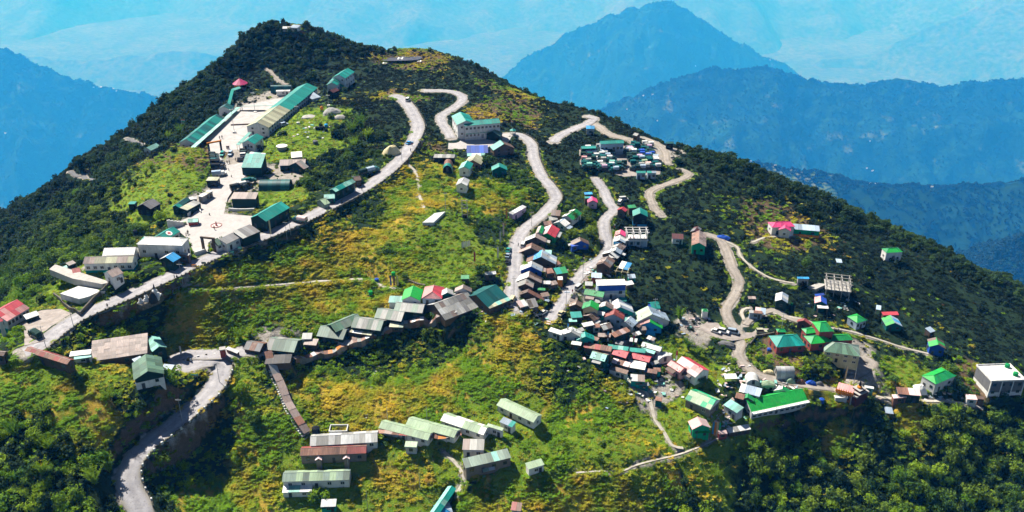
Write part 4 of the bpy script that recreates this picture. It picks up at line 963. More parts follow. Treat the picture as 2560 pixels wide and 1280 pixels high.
hip|n|1665,295,1790,288,1750,345|5.8|greenb/green|redd|+|monastery|.|mx=9 s=.5 rl
hip|n|1195,298,1285,292,1240,402|6.2|teal/tealw|redd|prayer_hall|hall|red walled hall with teal hipped roof beside the monastery|mx=11 w=3 s=.55 rl
hip|n|1685,362,1825,382,1740,470|7.2|greengrey/greeng|cream|prayer_hall|hall|cream and red hall with grey green hipped roof below the monastery|mx=12 w=4 fl=2 s=.5 rl
hip|n|1165,235,1195,235,1180,266|4.5|green|redd|shrine|shrine|small green pyramid roofed shrine near the teal hall|mx=5 rl
hip|n|1850,122,1945,95,1900,178|5.5|greenb/green|bluegrey|house|house|green hipped cottage with white window band|mx=7 w=3 s=.45
shed|n|2122,75,2270,72,2200,106|4.6|red|wood|house|house|long cottage with a red strip and green blue roof|mx=6
gable|n|2250,178,2205,105,2312,200|4.6|bluegrey/bluel|teald|+|house|.|mx=8 back=greenb/green
quonset|n|922,712,905,640,968,722|3.4|whiteg|whiteg|polytunnel|greenhouse|white polytunnel greenhouse beside the dirt track end|mx=4 w=0
quonset|n|1130,592,1298,592,1215,668|4.2|whiteg|grey|polytunnel|greenhouse|grey plastic greenhouse on the dry terrace|mx=6 w=0
shed|n|635,660,750,655,700,706|2.8|white|wood|shelter|shelter|white sheet shelter on posts in the garden|posts mx=6
shed|n|806,748,1000,797,872,848|3.6|bluegrey/white/bluel|whiteg|house|house|white and blue striped roofed house behind the longest green roof|mx=9
shed|n|760,832,840,852,790,895|4|rust/orange|wood|shed|shed|rust orange shed beside the blue striped roof|mx=5
gable|n|852,908,1378,798,1240,955|6.2|greenb|whiteg|community_hall|hall|longest bright green roofed hall with a balcony on the ridge|mx=10 rows=4 w=10 fl=2 s=.6
shed|n|702,898,828,975,690,985|5|tealp|whiteg|lean_to|shed|mint sheet lean to at the end of the longest green hall|mx=8
gable|n|565,906,328,807,380,942|6.2|greenw/greenp|white|house|house|green roofed white house on a tall dark basement|mx=8 rows=2 band=stain:2.8
gable|n|1192,800,1196,770,1282,806|5|green|white|house|house|green and white gable peeking over the longest green hall|mx=8 back=white
gable|n|862,882,870,842,930,882|5.5|green|wood|hut|hut|green gable end beside the rust orange shed|mx=7
shed|n|1722,737,1876,778,1800,828|5|pink|orange|temple|temple|pink roofed temple with golden trim on the village square|mx=8
flat|n|1800,832,1922,778,2040,820|4.5|concrete|maroon|stepped_shrine|shrine|maroon block shrine with stepped top and golden spire|slab mx=11 w=0 blind
flat|n|1675,862,1795,862,1735,886|4|white|whiteg|store_cube|hut|white flat roofed cube hut in front of the pink temple|slab=.15 mx=5 w=0
shed|n|1962,766,2050,780,2000,790|3.4|whiteg|tealp|kiosk|kiosk|white and pale teal kiosk behind the stepped shrine|mx=5
gable|n|432,1138,390,1062,345,1190|5.6|pink|greenw|house|house|small pink roofed house with green awning beside coloured flags|mx=7 back=redd/pinkp
shed|n|378,1185,510,1185,440,1212|3.4|greenb|white|awning|awning|bright green awning in front of the small pink roofed house|mx=4 posts
shed|n|660,1168,866,1132,780,1200|2.8|whiteg/grey/white|wood|long_shed|shed|long whitish junk covered shed below the longest green hall|mx=6 jit=.1
shed|n|580,1192,660,1186,620,1226|2.8|pinkp|redd|hut|hut|small pale hut beside the coloured flags|mx=4
shed|n|0,870,60,880,35,915|3.4|rust|teald|kiosk|kiosk|blue kiosk with rusty roof on the footpath|mx=5
hip|o|450,58,505,55,470,88|5.5|green/greenb|white|cottage|house|lone white cottage with green roof high on the dark slope|mx=7 s=.45 rl
flat|o|365,452,398,458,380,486|2.6|bluegrey|wood|shelter|shelter|metal sheet shelter above the red and green cottage|posts mx=4
shed|o|702,614,738,602,752,642|3|bluegrey|wood|shelter|shelter|grey blue sheet hut above the blue walled house|mx=5
gable|o|795,728,780,676,845,752|5.2|greenb/brown|blue|house|house|blue walled house with green and brown striped roof|mx=9 back=greenb/brown
flat|o|1058,872,1292,864,1285,985|6.6|white|greyd|apartment_block|building|large white flat roofed concrete building with open ground floor|slab=.5 mx=12 w=4 fl=2 g=0 band=white:1.6
hip|o|765,940,842,908,780,1004|5.5|greenb/green|whiteg|house|house|broad green hipped roof house on the ridge near the white building|mx=10 s=.4 rl hipk=.8
shed|o|502,1022,662,1035,590,1078|4|pinkp/rust|dgreen|shed|shed|red and white striped shed beside the white dome tent|mx=7 alt
shed|o|470,1076,562,1070,520,1100|3|pinkp/rust|rust|shed|shed|little rust striped shed at the bend of the ridge path|mx=4
shed|o|982,1073,1055,1078,1020,1110|3|pinkp/whiteg|whiteg|shed|shed|pale plank shed below the large white building|mx=4
shed|o|1062,1086,1110,1090,1085,1108|2.8|brown|wood|hut|hut|dark brown hut next to the pale plank shed|mx=3
flat|o|430,1205,485,1212,440,1248|2.4|bluegrey|wood|shelter|shelter|metal sheet shelter among the bushes below the ridge path|posts hw=4.2
gable|p|342,468,938,433,640,535|4.6|whiteg/grey|white|barracks|barracks|grey roofed white barracks at the foot of the covered stairs|mx=6 w=6
gable|p|255,574,840,551,545,628|5|rust/redd|stain|barracks|barracks|rust red roofed barracks with stained grey wall|mx=6 w=5
gable|p|100,793,693,776,400,862|4.8|greengrey/greenp|white|barracks|barracks|lowest grey green barracks with a white lean to|mx=7 w=5
shed|p|102,905,360,896,230,962|2.8|white/tealp|white|lean_to|shed|white sheet lean to along the lowest barracks|mx=6
shed|p|442,1026,575,1021,510,1092|3|whiteg|teald|shed|shed|white sheet roof over a teal shed on the bottom lawn|mx=6 band=tealw:1.2
gable|p|975,330,1412,440,1170,448|4|greenp|white|barracks|barracks|pale green long barracks whose eave touches the rusty covered walk|mx=6 w=5
gable|p|1218,300,1648,416,1420,425|4|greenp|white|barracks|barracks|pale green barracks with one dark patch behind the first one|mx=6 w=4
gable|p|1530,264,1912,392,1690,392|4.2|greenp/white|white|barracks|barracks|pale green barracks with dark gaps at its upper roof end|mx=6 w=4
gable|p|2036,132,2365,285,2140,258|4.4|greenp|white|barracks|barracks|pale green barracks standing apart highest on the lawn|mx=6 w=4
shed|p|1922,350,2062,393,1985,400|3.6|greenp|white|wash_house|hut|small pale green wash house between two barracks|mx=5
shed|p|2060,292,2172,340,2090,368|3.6|bluegrey/teal|white|wash_house|hut|small blue roofed wash house beside the highest barracks|mx=6
shed|p|1702,488,1890,492,1870,590|4.4|greyrust/grey|white|mess_house|house|brown grey roofed mess house beside the steps|mx=9 w=2
shed|p|1690,664,2092,573,1950,697|4.6|greengrey/tealp|stain|mess_house|house|teal grey roofed long house with a porch below the steps|mx=8 w=4
shed|p|1860,728,1965,705,1940,770|3|whiteg/greenp|white|porch|porch|whitish porch sheet in front of the teal grey long house|mx=4 posts
shed|p|2250,704,2391,662,2385,730|3.6|greenp|white|hut|hut|lone small hut with pale roof on the lawn|mx=6 w=1
shed|p|1190,508,1296,514,1240,562|3.6|greenp|whiteg|pump_house|hut|little pale roofed pump house on the bright lawn|mx=5 w=1
gable|p|1600,906,1440,1140,1640,930|5|teal/tealp|dgreen|barn|barn|long teal roofed barn reaching the bottom of the frame|mx=6 back=tealp
hip|p|1520,1078,1528,1100,1600,1115|5|bluel/bluegrey|teald|kiosk|kiosk|blue hipped roof beside the long teal barn|mx=5 rl
shed|p|2136,1046,2226,1056,2190,1130|3.4|rust/redd|whiteg|hut|hut|rust red roofed hut at the bottom edge of the lawn|mx=6
shed|b|1420,262,1502,268,1465,300|3|bluegrey|white|hut|hut|little white hut on the very top of the knoll|mx=5
shed|b|1310,285,1395,283,1350,305|2.6|white|grey|shed|shed|long pale sheet roof beside the hut on top of the knoll|mx=4
gable|v|1020,305,1088,274,1040,330|3.6|tealp|white|guard_post|hut|white guard post with pale teal roof above the wooded drop|mx=4
"""
# small sheds squeezed in between the village houses
FILL = [('k',590,300,'rust','behind the street house with the vivid red roof'),('k',612,690,'grey','behind the bright blue far slope'),('k',640,900,'greyrust','behind the white lean shed'),('k',560,1015,'brown','behind the long brown roofed street house'),('k',665,705,'white','above the green sheet roofed house'),('k',1010,905,'whiteg','beside the red fronted shop'),('k',860,1065,'greyrust','at the white gable corner'),('k',905,1130,'rust','below the long green roofed house'),
 ('k',1120,1010,'bluegrey','under the royal blue band'),('k',1190,1085,'whiteg','before the shop house'),('k',1065,1085,'grey','at the end of the long green roof'),('k',1245,628,'rust','behind the striped market road house'),('k',1400,900,'white','at the back of the white shop house'),('k',600,590,'tealp','above the large grey street house'),('k',640,250,'grey','beside the top street hut'),('k',1430,830,'bluegrey','under the tarpaulin shed'),
 ('l',640,560,'rust','between the cream house and the striped one'),('l',700,660,'greyrust','before the rust red shed'),('l',765,660,'whiteg','left of the rust red shed corner'),('l',900,745,'greyd','below the rust red shed'),('l',1060,650,'whiteg','beside the half green half pink roof'),('l',1045,715,'brown','under the bright blue wall house'),('l',640,700,'grey','beside the teal walled hut'),('l',455,610,'whiteg','behind the whitish gabled house'),
 ('l',1130,590,'bluegrey','touching the biggest pale house'),('l',1015,440,'tealp','behind the pale blue grey gable'),('l',700,430,'rust','between the green gable and the rusty grey one'),('l',1240,700,'white','below the crumpled blue tarpaulin'),('l',1000,900,'pinkp','between the brick red roofs'),('l',1250,960,'greyrust','beside the lower brick red house'),('l',1090,1010,'whiteg','under the broad white sheet roof'),('l',1290,1030,'rust','beside the junk covered shed')]
for i_, (r_, x_, y_, k_, w_) in enumerate(FILL):
    a_, h_ = rnd.uniform(-14, 14), rnd.uniform(2.6, 3.3); nm_ = {'rust': 'rusty', 'grey': 'grey', 'greyrust': 'brownish', 'brown': 'brown', 'white': 'white', 'whiteg': 'off white', 'bluegrey': 'blue grey', 'tealp': 'mint', 'greyd': 'charcoal', 'pinkp': 'pale pink'}[k_]
    TABLE += f"shed|{r_}|{x_ - 38},{y_ - 8 - a_:.0f},{x_ + 38},{y_ - 8 + a_:.0f},{x_ + 4},{y_ + 34}|{h_:.1f}|{k_}/{rnd.choice(['rust', 'grey', 'whiteg', 'greyrust'])}|{rnd.choice(['wood', 'bluegrey', 'dgreen', 'tealw', 'whiteg'])}|shed|shed|little {nm_} sheet shed {w_}|mx=4 jit=.08 s=.3\n"
for row in TABLE.strip().splitlines(): survey(row)
apply_grounds()
# ------------------------------------------------------------------ the hill's surface, roads, walls, paved grounds
apply_grounds()
apply_roads()
def hill_mat():
    n = NT('hillside'); at = n.n('VertexColor'); at.layer_name = 'zone'; sp = n.n('SeparateColor'); n.t.links.new(at.outputs[0], sp.inputs[0])
    f0 = n.noise(.11, detail=4); f1 = n.noise(.5, detail=5, rough=.65); f2 = n.noise(2.4, detail=4, rough=.7)
    dark = n.mix(n.ramp(f1, .35, .65), (.010, .026, .012), (.022, .042, .017))
    mead = n.mix(n.ramp(n.math('ADD', f0, n.math('MULTIPLY', f1, .5)), .62, .84), (.13, .20, .012), (.42, .29, .04))
    mead = n.mix(n.ramp(n.noise(.2, detail=4), .6, .74, 0, .6), mead, (.22, .12, .035))
    lawn = n.mix(n.ramp(f1, .35, .7), (.10, .20, .012), (.21, .26, .02))
    soil = n.mix(n.ramp(f1, .35, .65), (.09, .07, .035), (.17, .11, .065))
    pale = n.mix(n.ramp(f1, .3, .7), (.24, .21, .18), (.42, .39, .35))
    def wob(s, lo, hi): return n.ramp(n.math('ADD', s, n.math('MULTIPLY', n.math('SUBTRACT', f1, .5), .5)), lo, hi)
    c = n.mix(wob(sp.outputs[0], .3, .6), dark, mead); c = n.mix(wob(sp.outputs[1], .35, .6), c, lawn); c = n.mix(wob(sp.outputs[2], .35, .65), c, soil)
    c = n.mix(wob(at.outputs['Alpha'], .5, .8), c, pale)
    c = n.mulc(c, n.ramp(f2, .3, .7, .55, 1.35)); n.bump(n.math('ADD', f2, f1), .8, .5)
    return n.done(c, .95, .1)
M_hill = hill_mat()
def hill():
    gyy, gxx = np.gradient(ZZ); st = np.hypot(gxx, gyy); nz_ = fbm(XX / 3.5, YY / 3.5, 71, 3)
    TW[5] = np.maximum(TW[5], np.clip(1.15 - np.clip(RDIST, 0, 9) / 1.3 + nz_, 0, .85) * (RDIST < 2.5))
    TW[2] = np.maximum(TW[2], np.clip((st - 1.9) * 1.2 + nz_ * .5, 0, .7) * (st > 1.7)); TW[0] *= 1 - .8 * np.clip(st - 1.2, 0, 1)
    TW[1] = np.maximum(TW[1], np.clip(1.0 - np.abs(RDIST - 1.8) / 1.2 + nz_ * 1.5, 0, .8) * (RDIST > .8) * (YY < 420) * (st < .8))
def _hill_body():
    m = (YY > 152)
    cols = np.stack([TW[0], TW[1], TW[2], TW[5]], -1)
    grid_obj('hillside', XX, YY, ZZ, M_hill, cols)

def road_mat(name, a, b, edge):
    n = NT(name); uv = n.n('UVMap'); uv.uv_map = 'UVMap'; s = n.n('SeparateXYZ'); n.t.links.new(uv.outputs[0], s.inputs[0])
    f = n.noise(.35, detail=6, rough=.62); g = n.noise(3.0, detail=4)
    c = n.mix(n.ramp(f, .35, .65), a, b)
    tr = n.math('ABSOLUTE', n.math('SUBTRACT', n.math('ABSOLUTE', n.math('SUBTRACT', s.outputs[0], .5)), .2))
    c = n.mulc(c, n.ramp(tr, .02, .12, 1.06, .93)); e = n.math('ABSOLUTE', n.math('SUBTRACT', s.outputs[0], .5))
    c = n.mix(n.ramp(n.math('ADD', e, n.math('MULTIPLY', n.math('SUBTRACT', f, .5), .35)), .36, .5, 0, .85), c, edge)
    c = n.mix(n.ramp(n.noise(1.1, detail=5), .58, .68, 0, .6), c, (.15, .14, .135))
    c = n.mulc(c, n.ramp(g, .3, .7, .88, 1.08)); n.bump(g, .35, .05)
    return n.done(c, .92, .2)
M_road = road_mat('worn_road', (.275, .265, .28), (.40, .385, .395), (.25, .23, .19))
M_dirt = road_mat('dirt_road', (.25, .22, .19), (.36, .32, .28), (.18, .15, .10))
M_path = road_mat('footpath_stone', (.36, .33, .27), (.5, .46, .40), (.20, .19, .09))
M_court = matte('pale_court', (.43, .405, .39), .2, .35, .9, .2, ((.30, .28, .27), .35, .7), 0)
M_earth = matte('trodden_earth', (.32, .28, .255), .28, .5, .92, .15, ((.24, .2, .17), .3, .6), 0)
M_apron = matte('worn_apron', (.30, .285, .29), .2, .3, .9, .2, ((.2, .19, .19), .4, .6), 0)
M_stone = NT('rubble_stone')
def _st(n):
    v = n.n('TexVoronoi'); v.inputs['Scale'].default_value = 2.4; n.put(v.inputs[0], n.pos()); r = n.noise(.4, detail=4)
    e = n.n('TexVoronoi', feature='DISTANCE_TO_EDGE'); e.inputs['Scale'].default_value = 2.4; n.put(e.inputs[0], n.pos())
    c = n.mix(n.ramp(v.outputs['Distance'], 0, .6), (.26, .23, .19), (.13, .115, .095)); c = n.mix(n.ramp(r, .45, .65), c, (.075, .085, .045))
    c = n.mulc(c, n.ramp(e.outputs['Distance'], 0, .1, .35, 1)); n.bump(e.outputs['Distance'], .8, .2); return n.done(c, .95, .1)
M_stone = _st(M_stone)

def strip(L, hw):
    T = np.gradient(L[:, :2], axis=0); T /= np.linalg.norm(T, axis=1)[:, None] + 1e-9
    return np.c_[-T[:, 1], T[:, 0]]

def ribbon(name, L, wd, mat, lift=0.0):
    N = strip(L, wd); k = 5; v = []; uv = []
    dist = np.r_[0, np.cumsum(np.linalg.norm(np.diff(L[:, :2], axis=0), axis=1))]
    jit = .18 * wd / 5
    for i in range(len(L)):
        for j in range(k):
            s = (j / (k - 1) - .5) * wd
            if j in (0, k - 1): s += float(vnoise(np.array([dist[i] / 3.0]), np.array([j * 9.0]), 4)[0]) * jit * 2
            v.append((L[i, 0] + N[i, 0] * s, L[i, 1] + N[i, 1] * s, L[i, 2] + lift - .03 * abs(j - 2))); uv.append((j / (k - 1), dist[i]))
    f = [(i * k + j, i * k + j + 1, (i + 1) * k + j + 1, (i + 1) * k + j) for i in range(len(L) - 1) for j in range(k - 1)]
    me = mesh(name, v, f, True); l = me.uv_layers.new(name='UVMap')
    for lp in me.loops: l.data[lp.index].uv = uv[lp.vertex_index]
    return tag(link(name, me, None, mat), kind='structure')

hill(); _hill_body()
for qi, (name, wd, kd, L) in enumerate(road_geo):
    ribbon(name, L, wd, wallm('greyd') if name == 'hill_road' else {'road': M_road, 'dirt': M_dirt, 'path': M_path}[kd], .008 * qi)  # hill_road: tree shade put into its darker grey
for gi, (name, kd, P, cf, c) in enumerate(ground_geo):
    bm = bmesh.new(); vs = [bm.verts.new((p[0], p[1], (p[0] - c[0]) * cf[0] + (p[1] - c[1]) * cf[1] + cf[2] - .03 - .006 * gi)) for p in P]
    bm.faces.new(vs); bmesh.ops.triangulate(bm, faces=bm.faces[:])
    for f in bm.faces:
        if f.normal.z < 0: f.normal_flip()
    me = bpy.data.meshes.new(name); bm.to_mesh(me); bm.free()
    tag(link(name, me, None, M_court if kd == 'court' else M_apron if kd == 'tar' else M_earth), kind='structure')
for b in BLDS: make(b)
# lean-tos, awnings and roof clutter of the village houses
_ridge_stone = MB().box(-.22, .22, -.15, .15, 0, .2, taper=.7).me('roof_stone', M_stone)
for b in BLDS:
    if b['reg'] not in 'kl' or b['kind'] != 'gable': continue
    T, L, d, s, h = b['T'], b['L'], b['d'], b['s'], b['h']; he = h - s * d
    for sd in (1, -1):
        if not cam_side(b, 0, sd) or rnd.random() < .45: continue
        w = L * rnd.uniform(.4, .8); x = rnd.uniform(-1, 1) * (L - w) / 2; dp = rnd.uniform(1.0, 2.0); z = he - .15
        a_ = MB().bar((x - w / 2, sd * (d + dp - .5), -2.5), (x - w / 2, sd * (d + dp - .5), z - .45), .06, 4).build('awning_post', T, M_post); MB().bar((x + w / 2, sd * (d + dp - .5), -2.5), (x + w / 2, sd * (d + dp - .5), z - .45), .06, 4).build('awning_post', T, M_post)
        lo = MB().poly([(x - w / 2, sd * (d - .4), z), (x + w / 2, sd * (d - .4), z), (x + w / 2, sd * (d + dp), z - .5), (x - w / 2, sd * (d + dp), z - .5)][::-sd]).build('awning', T, roofm(rnd.choice(['rust', 'whiteg', 'greyrust', 'bluegrey', 'grey', 'tealp', 'brown'])))
    for k in range(rnd.randrange(2, 6)):
        y = rnd.uniform(-.85, .85) * d; link('roof_stone', _ridge_stone, T, None, (rnd.uniform(-.45, .45) * L, y, h - s * abs(y) + .08), (0, 0, rnd.uniform(0, 3)))
# ------------------------------------------------------------------ walls, stones, stairs, poles, flags, vehicles, people
def G(reg, x, y, h=0.0):
    u, v = PX(reg, x, y); p = cast(u, v, h, ZZ)
    if p is None: p = cast(u, v, h, ZB)
    return p
def gz(x, y): return float(samp(ZZ, x, y))
def GP(reg, *xy): return [G(reg, xy[i], xy[i + 1]) for i in range(0, len(xy), 2)]
def flat_m(k, rough=.7):
    return wallm(k)
M_tyre = matte('tyre_rubber', (.015, .015, .016), .2, 2, .9, .2, None, .1)
M_steel = matte('galvanised_steel', (.34, .35, .36), .15, 2, .45, .5, None, .2)
M_rustm = roofm('rust')

# retaining wall along a road edge, its foot following the ground below
def retaining(name, L, wd, side, i0, i1, height, label, top=.35, out=.35):
    N = strip(L, wd); s = side; v, f = [], []; ids = list(range(i0, i1))
    for i in ids:
        p, n = L[i], N[i] * s
        a = p[:2] + n * (wd / 2 + .1); b = p[:2] + n * (wd / 2 + .1 + out); c = b + n * .9
        zl = max(min(gz(*c), p[2]) - .8, p[2] - height)
        v += [(a[0], a[1], p[2] - .3), (a[0], a[1], p[2] + top), (b[0], b[1], p[2] + top), (c[0], c[1], zl)]
    for k in range(len(ids) - 1):
        for j in range(3):
            q = (k * 4 + j, k * 4 + j + 1, k * 4 + j + 5, k * 4 + j + 4); f.append(q if s > 0 else q[::-1])
    T = empty(name, (L[ids[0]][0], L[ids[0]][1], L[ids[0]][2])); tag(T, label, 'wall')
    me = mesh('wall_face', [(x - T.location.x, y - T.location.y, z - T.location.z) for x, y, z in v], f); link('wall_face', me, T, M_stone)
    return T
_stone = [MB().box(-.5, .5, -.5, .5, -.6, .5, taper=t).me('parapet_stone', wallm(k)) for t, k in ((.82, 'whiteg'), (.7, 'stone'), (.9, 'greyd'))]
def stones(T, L, wd, side, i0, i1, gap, size, alt=True):
    N = strip(L, wd); acc, k = 0.0, 0
    for i in range(i0, i1):
        acc += np.linalg.norm(L[i + 1][:2] - L[i][:2]) if i + 1 < len(L) else 1
        if acc < gap: continue
        acc = 0; k += 1; n = N[i] * side; p = L[i][:2] + n * (wd / 2 + .35); d = L[i + 1] - L[i] if i + 1 < len(L) else L[i] - L[i - 1]
        o = link('parapet_stone', _stone[k % 2 if alt else 1 if rnd.random() < .75 else 2], T, None, (p[0] - T.location.x, p[1] - T.location.y, L[i][2] + .3 - T.location.z), (0, 0, math.atan2(d[1], d[0]) + rnd.uniform(-.1, .1)))
        o.scale = (size * rnd.uniform(.85, 1.15), .55, size * rnd.uniform(.7, 1.1))
RG = road_geo; Lr = RG[0][3]; Lh = RG[3][3]; Lv = RG[2][3]; Lv0 = RG[1][3]
W1 = retaining('retaining_wall', Lr, 6.6, -1, 3, len(Lr) - 14, 4.5, 'long stone retaining wall under the lower edge of the ridge road', .3)
stones(W1, Lr, 6.6, -1, 3, len(Lr) - 10, 1.55, .75, False)
kb = int(np.argmin(np.linalg.norm(Lh[:, :2] - G('z', 549, 925)[:2], axis=1)))
W2 = retaining('retaining_wall', Lh, 7.0, -1, max(2, kb - 10), len(Lh) - 1, 6.5, 'stone retaining wall under the outer edge of the hairpin road', .3) if np.cross(Lh[kb + 3][:2] - Lh[kb][:2], G('z', 640, 960)[:2] - Lh[kb][:2]) < 0 else retaining('retaining_wall', Lh, 7.0, 1, max(2, kb - 10), len(Lh) - 1, 6.5, 'stone retaining wall under the outer edge of the hairpin road', .3)
sd2 = -1 if np.cross(Lh[kb + 3][:2] - Lh[kb][:2], G('z', 640, 960)[:2] - Lh[kb][:2]) < 0 else 1
stones(W2, Lh, 7.0, sd2, max(2, kb - 12), len(Lh) - 2, 1.25, .8, True)
W3 = retaining('retaining_wall', Lv, 5.4, 1, 4, len(Lv) // 2, 2.6, 'low stone wall along the outer bend of the village road', .25)
stones(W3, Lv, 5.4, 1, 4, len(Lv) // 2, 1.6, .6, False)
kt = int(np.argmin(np.linalg.norm(Lr[:, :2] - G('z', 1036, 345)[:2], axis=1)))

def wall_line(name, P, h, w, mat, label, cat='wall', sink=1.2, step=3.0, piece='wall_segment'):
    """a free standing wall following the ground, built of segments"""
    T = empty(name, tuple(P[0])); tag(T, label, cat)
    for a, b in zip(P[:-1], P[1:]):
        n = max(1, int(np.linalg.norm(b[:2] - a[:2]) / step))
        for k in range(n):
            p, q = a + (b - a) * k / n, a + (b - a) * (k + 1) / n; pz, qz = gz(*p[:2]), gz(*q[:2]); d = (q - p)[:2]; d = d / (np.linalg.norm(d) + 1e-9); nn = np.array([-d[1], d[0]]) * w / 2
            v = []
            for s in (-1, 1):
                for c, cz in ((p, pz), (q, qz)):
                    for z in (cz - sink, cz + h): v.append((c[0] + nn[0] * s - T.location.x, c[1] + nn[1] * s - T.location.y, z - T.location.z))
            link(piece, mesh(piece, v, [(0, 1, 3, 2)[::-1], (4, 5, 7, 6), (1, 5, 7, 3)[::-1], (0, 4, 5, 1)[::-1], (2, 3, 7, 6)[::-1]]), T, mat)
    return T
wall_line('compound_wall', GP('e', 580, 690, 765, 850, 860, 895, 1000, 740, 1110, 640, 1290, 500), 1.6, .5, M_stone, 'tall rough stone wall round the unfinished floor slabs')
wall_line('boundary_wall', GP('d', 1338, 428, 1656, 432), 1.3, .4, wallm('white'), 'white wall below the dark green block with brownish roof')
wall_line('boundary_wall', GP('d', 925, 985, 1050, 945), 1.6, .3, wallm('white'), 'short white wall between the brown plank shed and the gate')
wall_line('boundary_wall', GP('c', 945, 394, 1262, 380), .7, .35, wallm('brown'), 'low brown kerb wall across the parade ground')
wall_line('boundary_wall', GP('c', 1062, 207, 1400, 205), .8, .35, wallm('greyd'), 'low dark wall at the back of the parade ground')
wall_line('boundary_wall', GP('d', 840, 500, 960, 380, 1000, 470), 1.4, .4, wallm('white'), 'curved white wall beside the camp road entrance')
wall_line('boundary_wall', GP('i', 425, 580, 560, 582, 672, 572), .7, .3, wallm('white'), 'low white wall along the front of the school')
wall_line('boundary_wall', GP('i', 400, 500, 425, 580), .7, .3, wallm('white'), 'low white wall at the gable end of the school')
wall_line('dry_stone_wall', GP('h', 1590, 150, 1680, 185, 1740, 195), .9, .8, M_stone, 'stone heap wall above the bright green gable')
wall_line('yard_wall', GP('n', 880, 390, 940, 315, 1110, 285), 1.0, .5, M_stone, 'stone wall round the green terrace below the jeep')

def slab(name, pts2, h, mat, label, cat, kind=None, edge=None):
    z = max(p[2] for p in pts2) if h > .2 else float(np.mean([p[2] for p in pts2])); c = np.mean(pts2, 0); P = [(p[0] - c[0], p[1] - c[1]) for p in pts2]
    A = sum(P[i][0] * P[(i + 1) % len(P)][1] - P[(i + 1) % len(P)][0] * P[i][1] for i in range(len(P)))
    if A < 0: P = P[::-1]
    m = MB(); n = len(P); m.poly([(x, y, h) for x, y in P])
    for i in range(n): m.poly([(*P[i], -2.0), (*P[(i + 1) % n], -2.0), (*P[(i + 1) % n], h), (*P[i], h)])
    o = m.build(name, None, mat); o.location = (c[0], c[1], z); tag(o, label, cat, None, kind); return o
slab('concrete_pad', GP('q', 1520, 785, 1650, 660, 1765, 660, 1640, 795), .35, wallm('whiteg'), 'bare concrete pad lying on the meadow', 'concrete pad')
slab('floor_slab', GP('e', 580, 605, 640, 545, 1190, 548, 1100, 610, 800, 618), .5, M_conc, 'long unfinished concrete floor with low edge walls', 'floor slab')
slab('floor_slab', GP('e', 668, 768, 850, 632, 1090, 628, 960, 730, 860, 775), .25, wallm('whiteg'), 'pale square concrete floor inside the stone compound wall', 'floor slab')

# helipad with its painted marks
hp = [G('r', 1310 + 560 * math.cos(a), 600 + 130 * math.sin(a)) for a in [2 * math.pi * k / 28 for k in range(28)]]
zc = float(np.mean([p[2] for p in hp])) + .25
M_asph = matte('helipad_asphalt', (.07, .075, .10), .25, .3, .9, .2, None, 0)
me_h = mesh('helipad', [(p[0], p[1], zc) for p in hp], [tuple(range(28))] if True else []); ob = link('helipad', me_h, None, M_asph); tag(ob, kind='structure')
if me_h.polygons[0].normal.z < 0: me_h.flip_normals()
M_paint = matte('white_paint', (.8, .8, .78), .05, 1, .8, .3, None, 0)
def mark(label, parts):
    c = np.mean([p for q in parts for p in q], 0); m = MB()
    for a, b in parts:
        a, b = np.array(a) - c, np.array(b) - c; d = (b - a); d = d / (np.linalg.norm(d) + 1e-9); n = np.array([-d[1], d[0]]) * .38
        m.poly([(*(a + n), 0), (*(a - n), 0), (*(b - n), 0), (*(b + n), 0)])
    o = m.build('helipad_marking', None, M_paint); o.location = (c[0], c[1], zc + .03); tag(o, label, 'ground marking')
    for p in o.data.polygons:
        if p.normal.z < 0: o.data.flip_normals(); break
def hpt(x, y): return on_z(*PX('r', x, y), zc)[:2]
c1, c2 = hpt(1237, 593), hpt(1342, 590); up = np.array([0, 2.6])
mark('white letter H at the middle of the helipad', [(c1 - up, c1 + up), (c2 - up, c2 + up), (c1, c2)])
for (x0, y0, x1, y1), lb in (((805, 525, 895, 515), 'white corner mark on the far knoll side of the helipad'), ((835, 718, 935, 722), 'white corner mark on the near side of the helipad by the path'),
                             ((1720, 468, 1625, 470), 'white corner mark at the far valley side of the helipad'), ((1830, 665, 1735, 678), 'white corner mark on the near valley side of the helipad')):
    a, b = hpt(x0, y0), hpt(x1, y1); mark(lb, [(a, b), (a - up * .6, a + up * .6)])

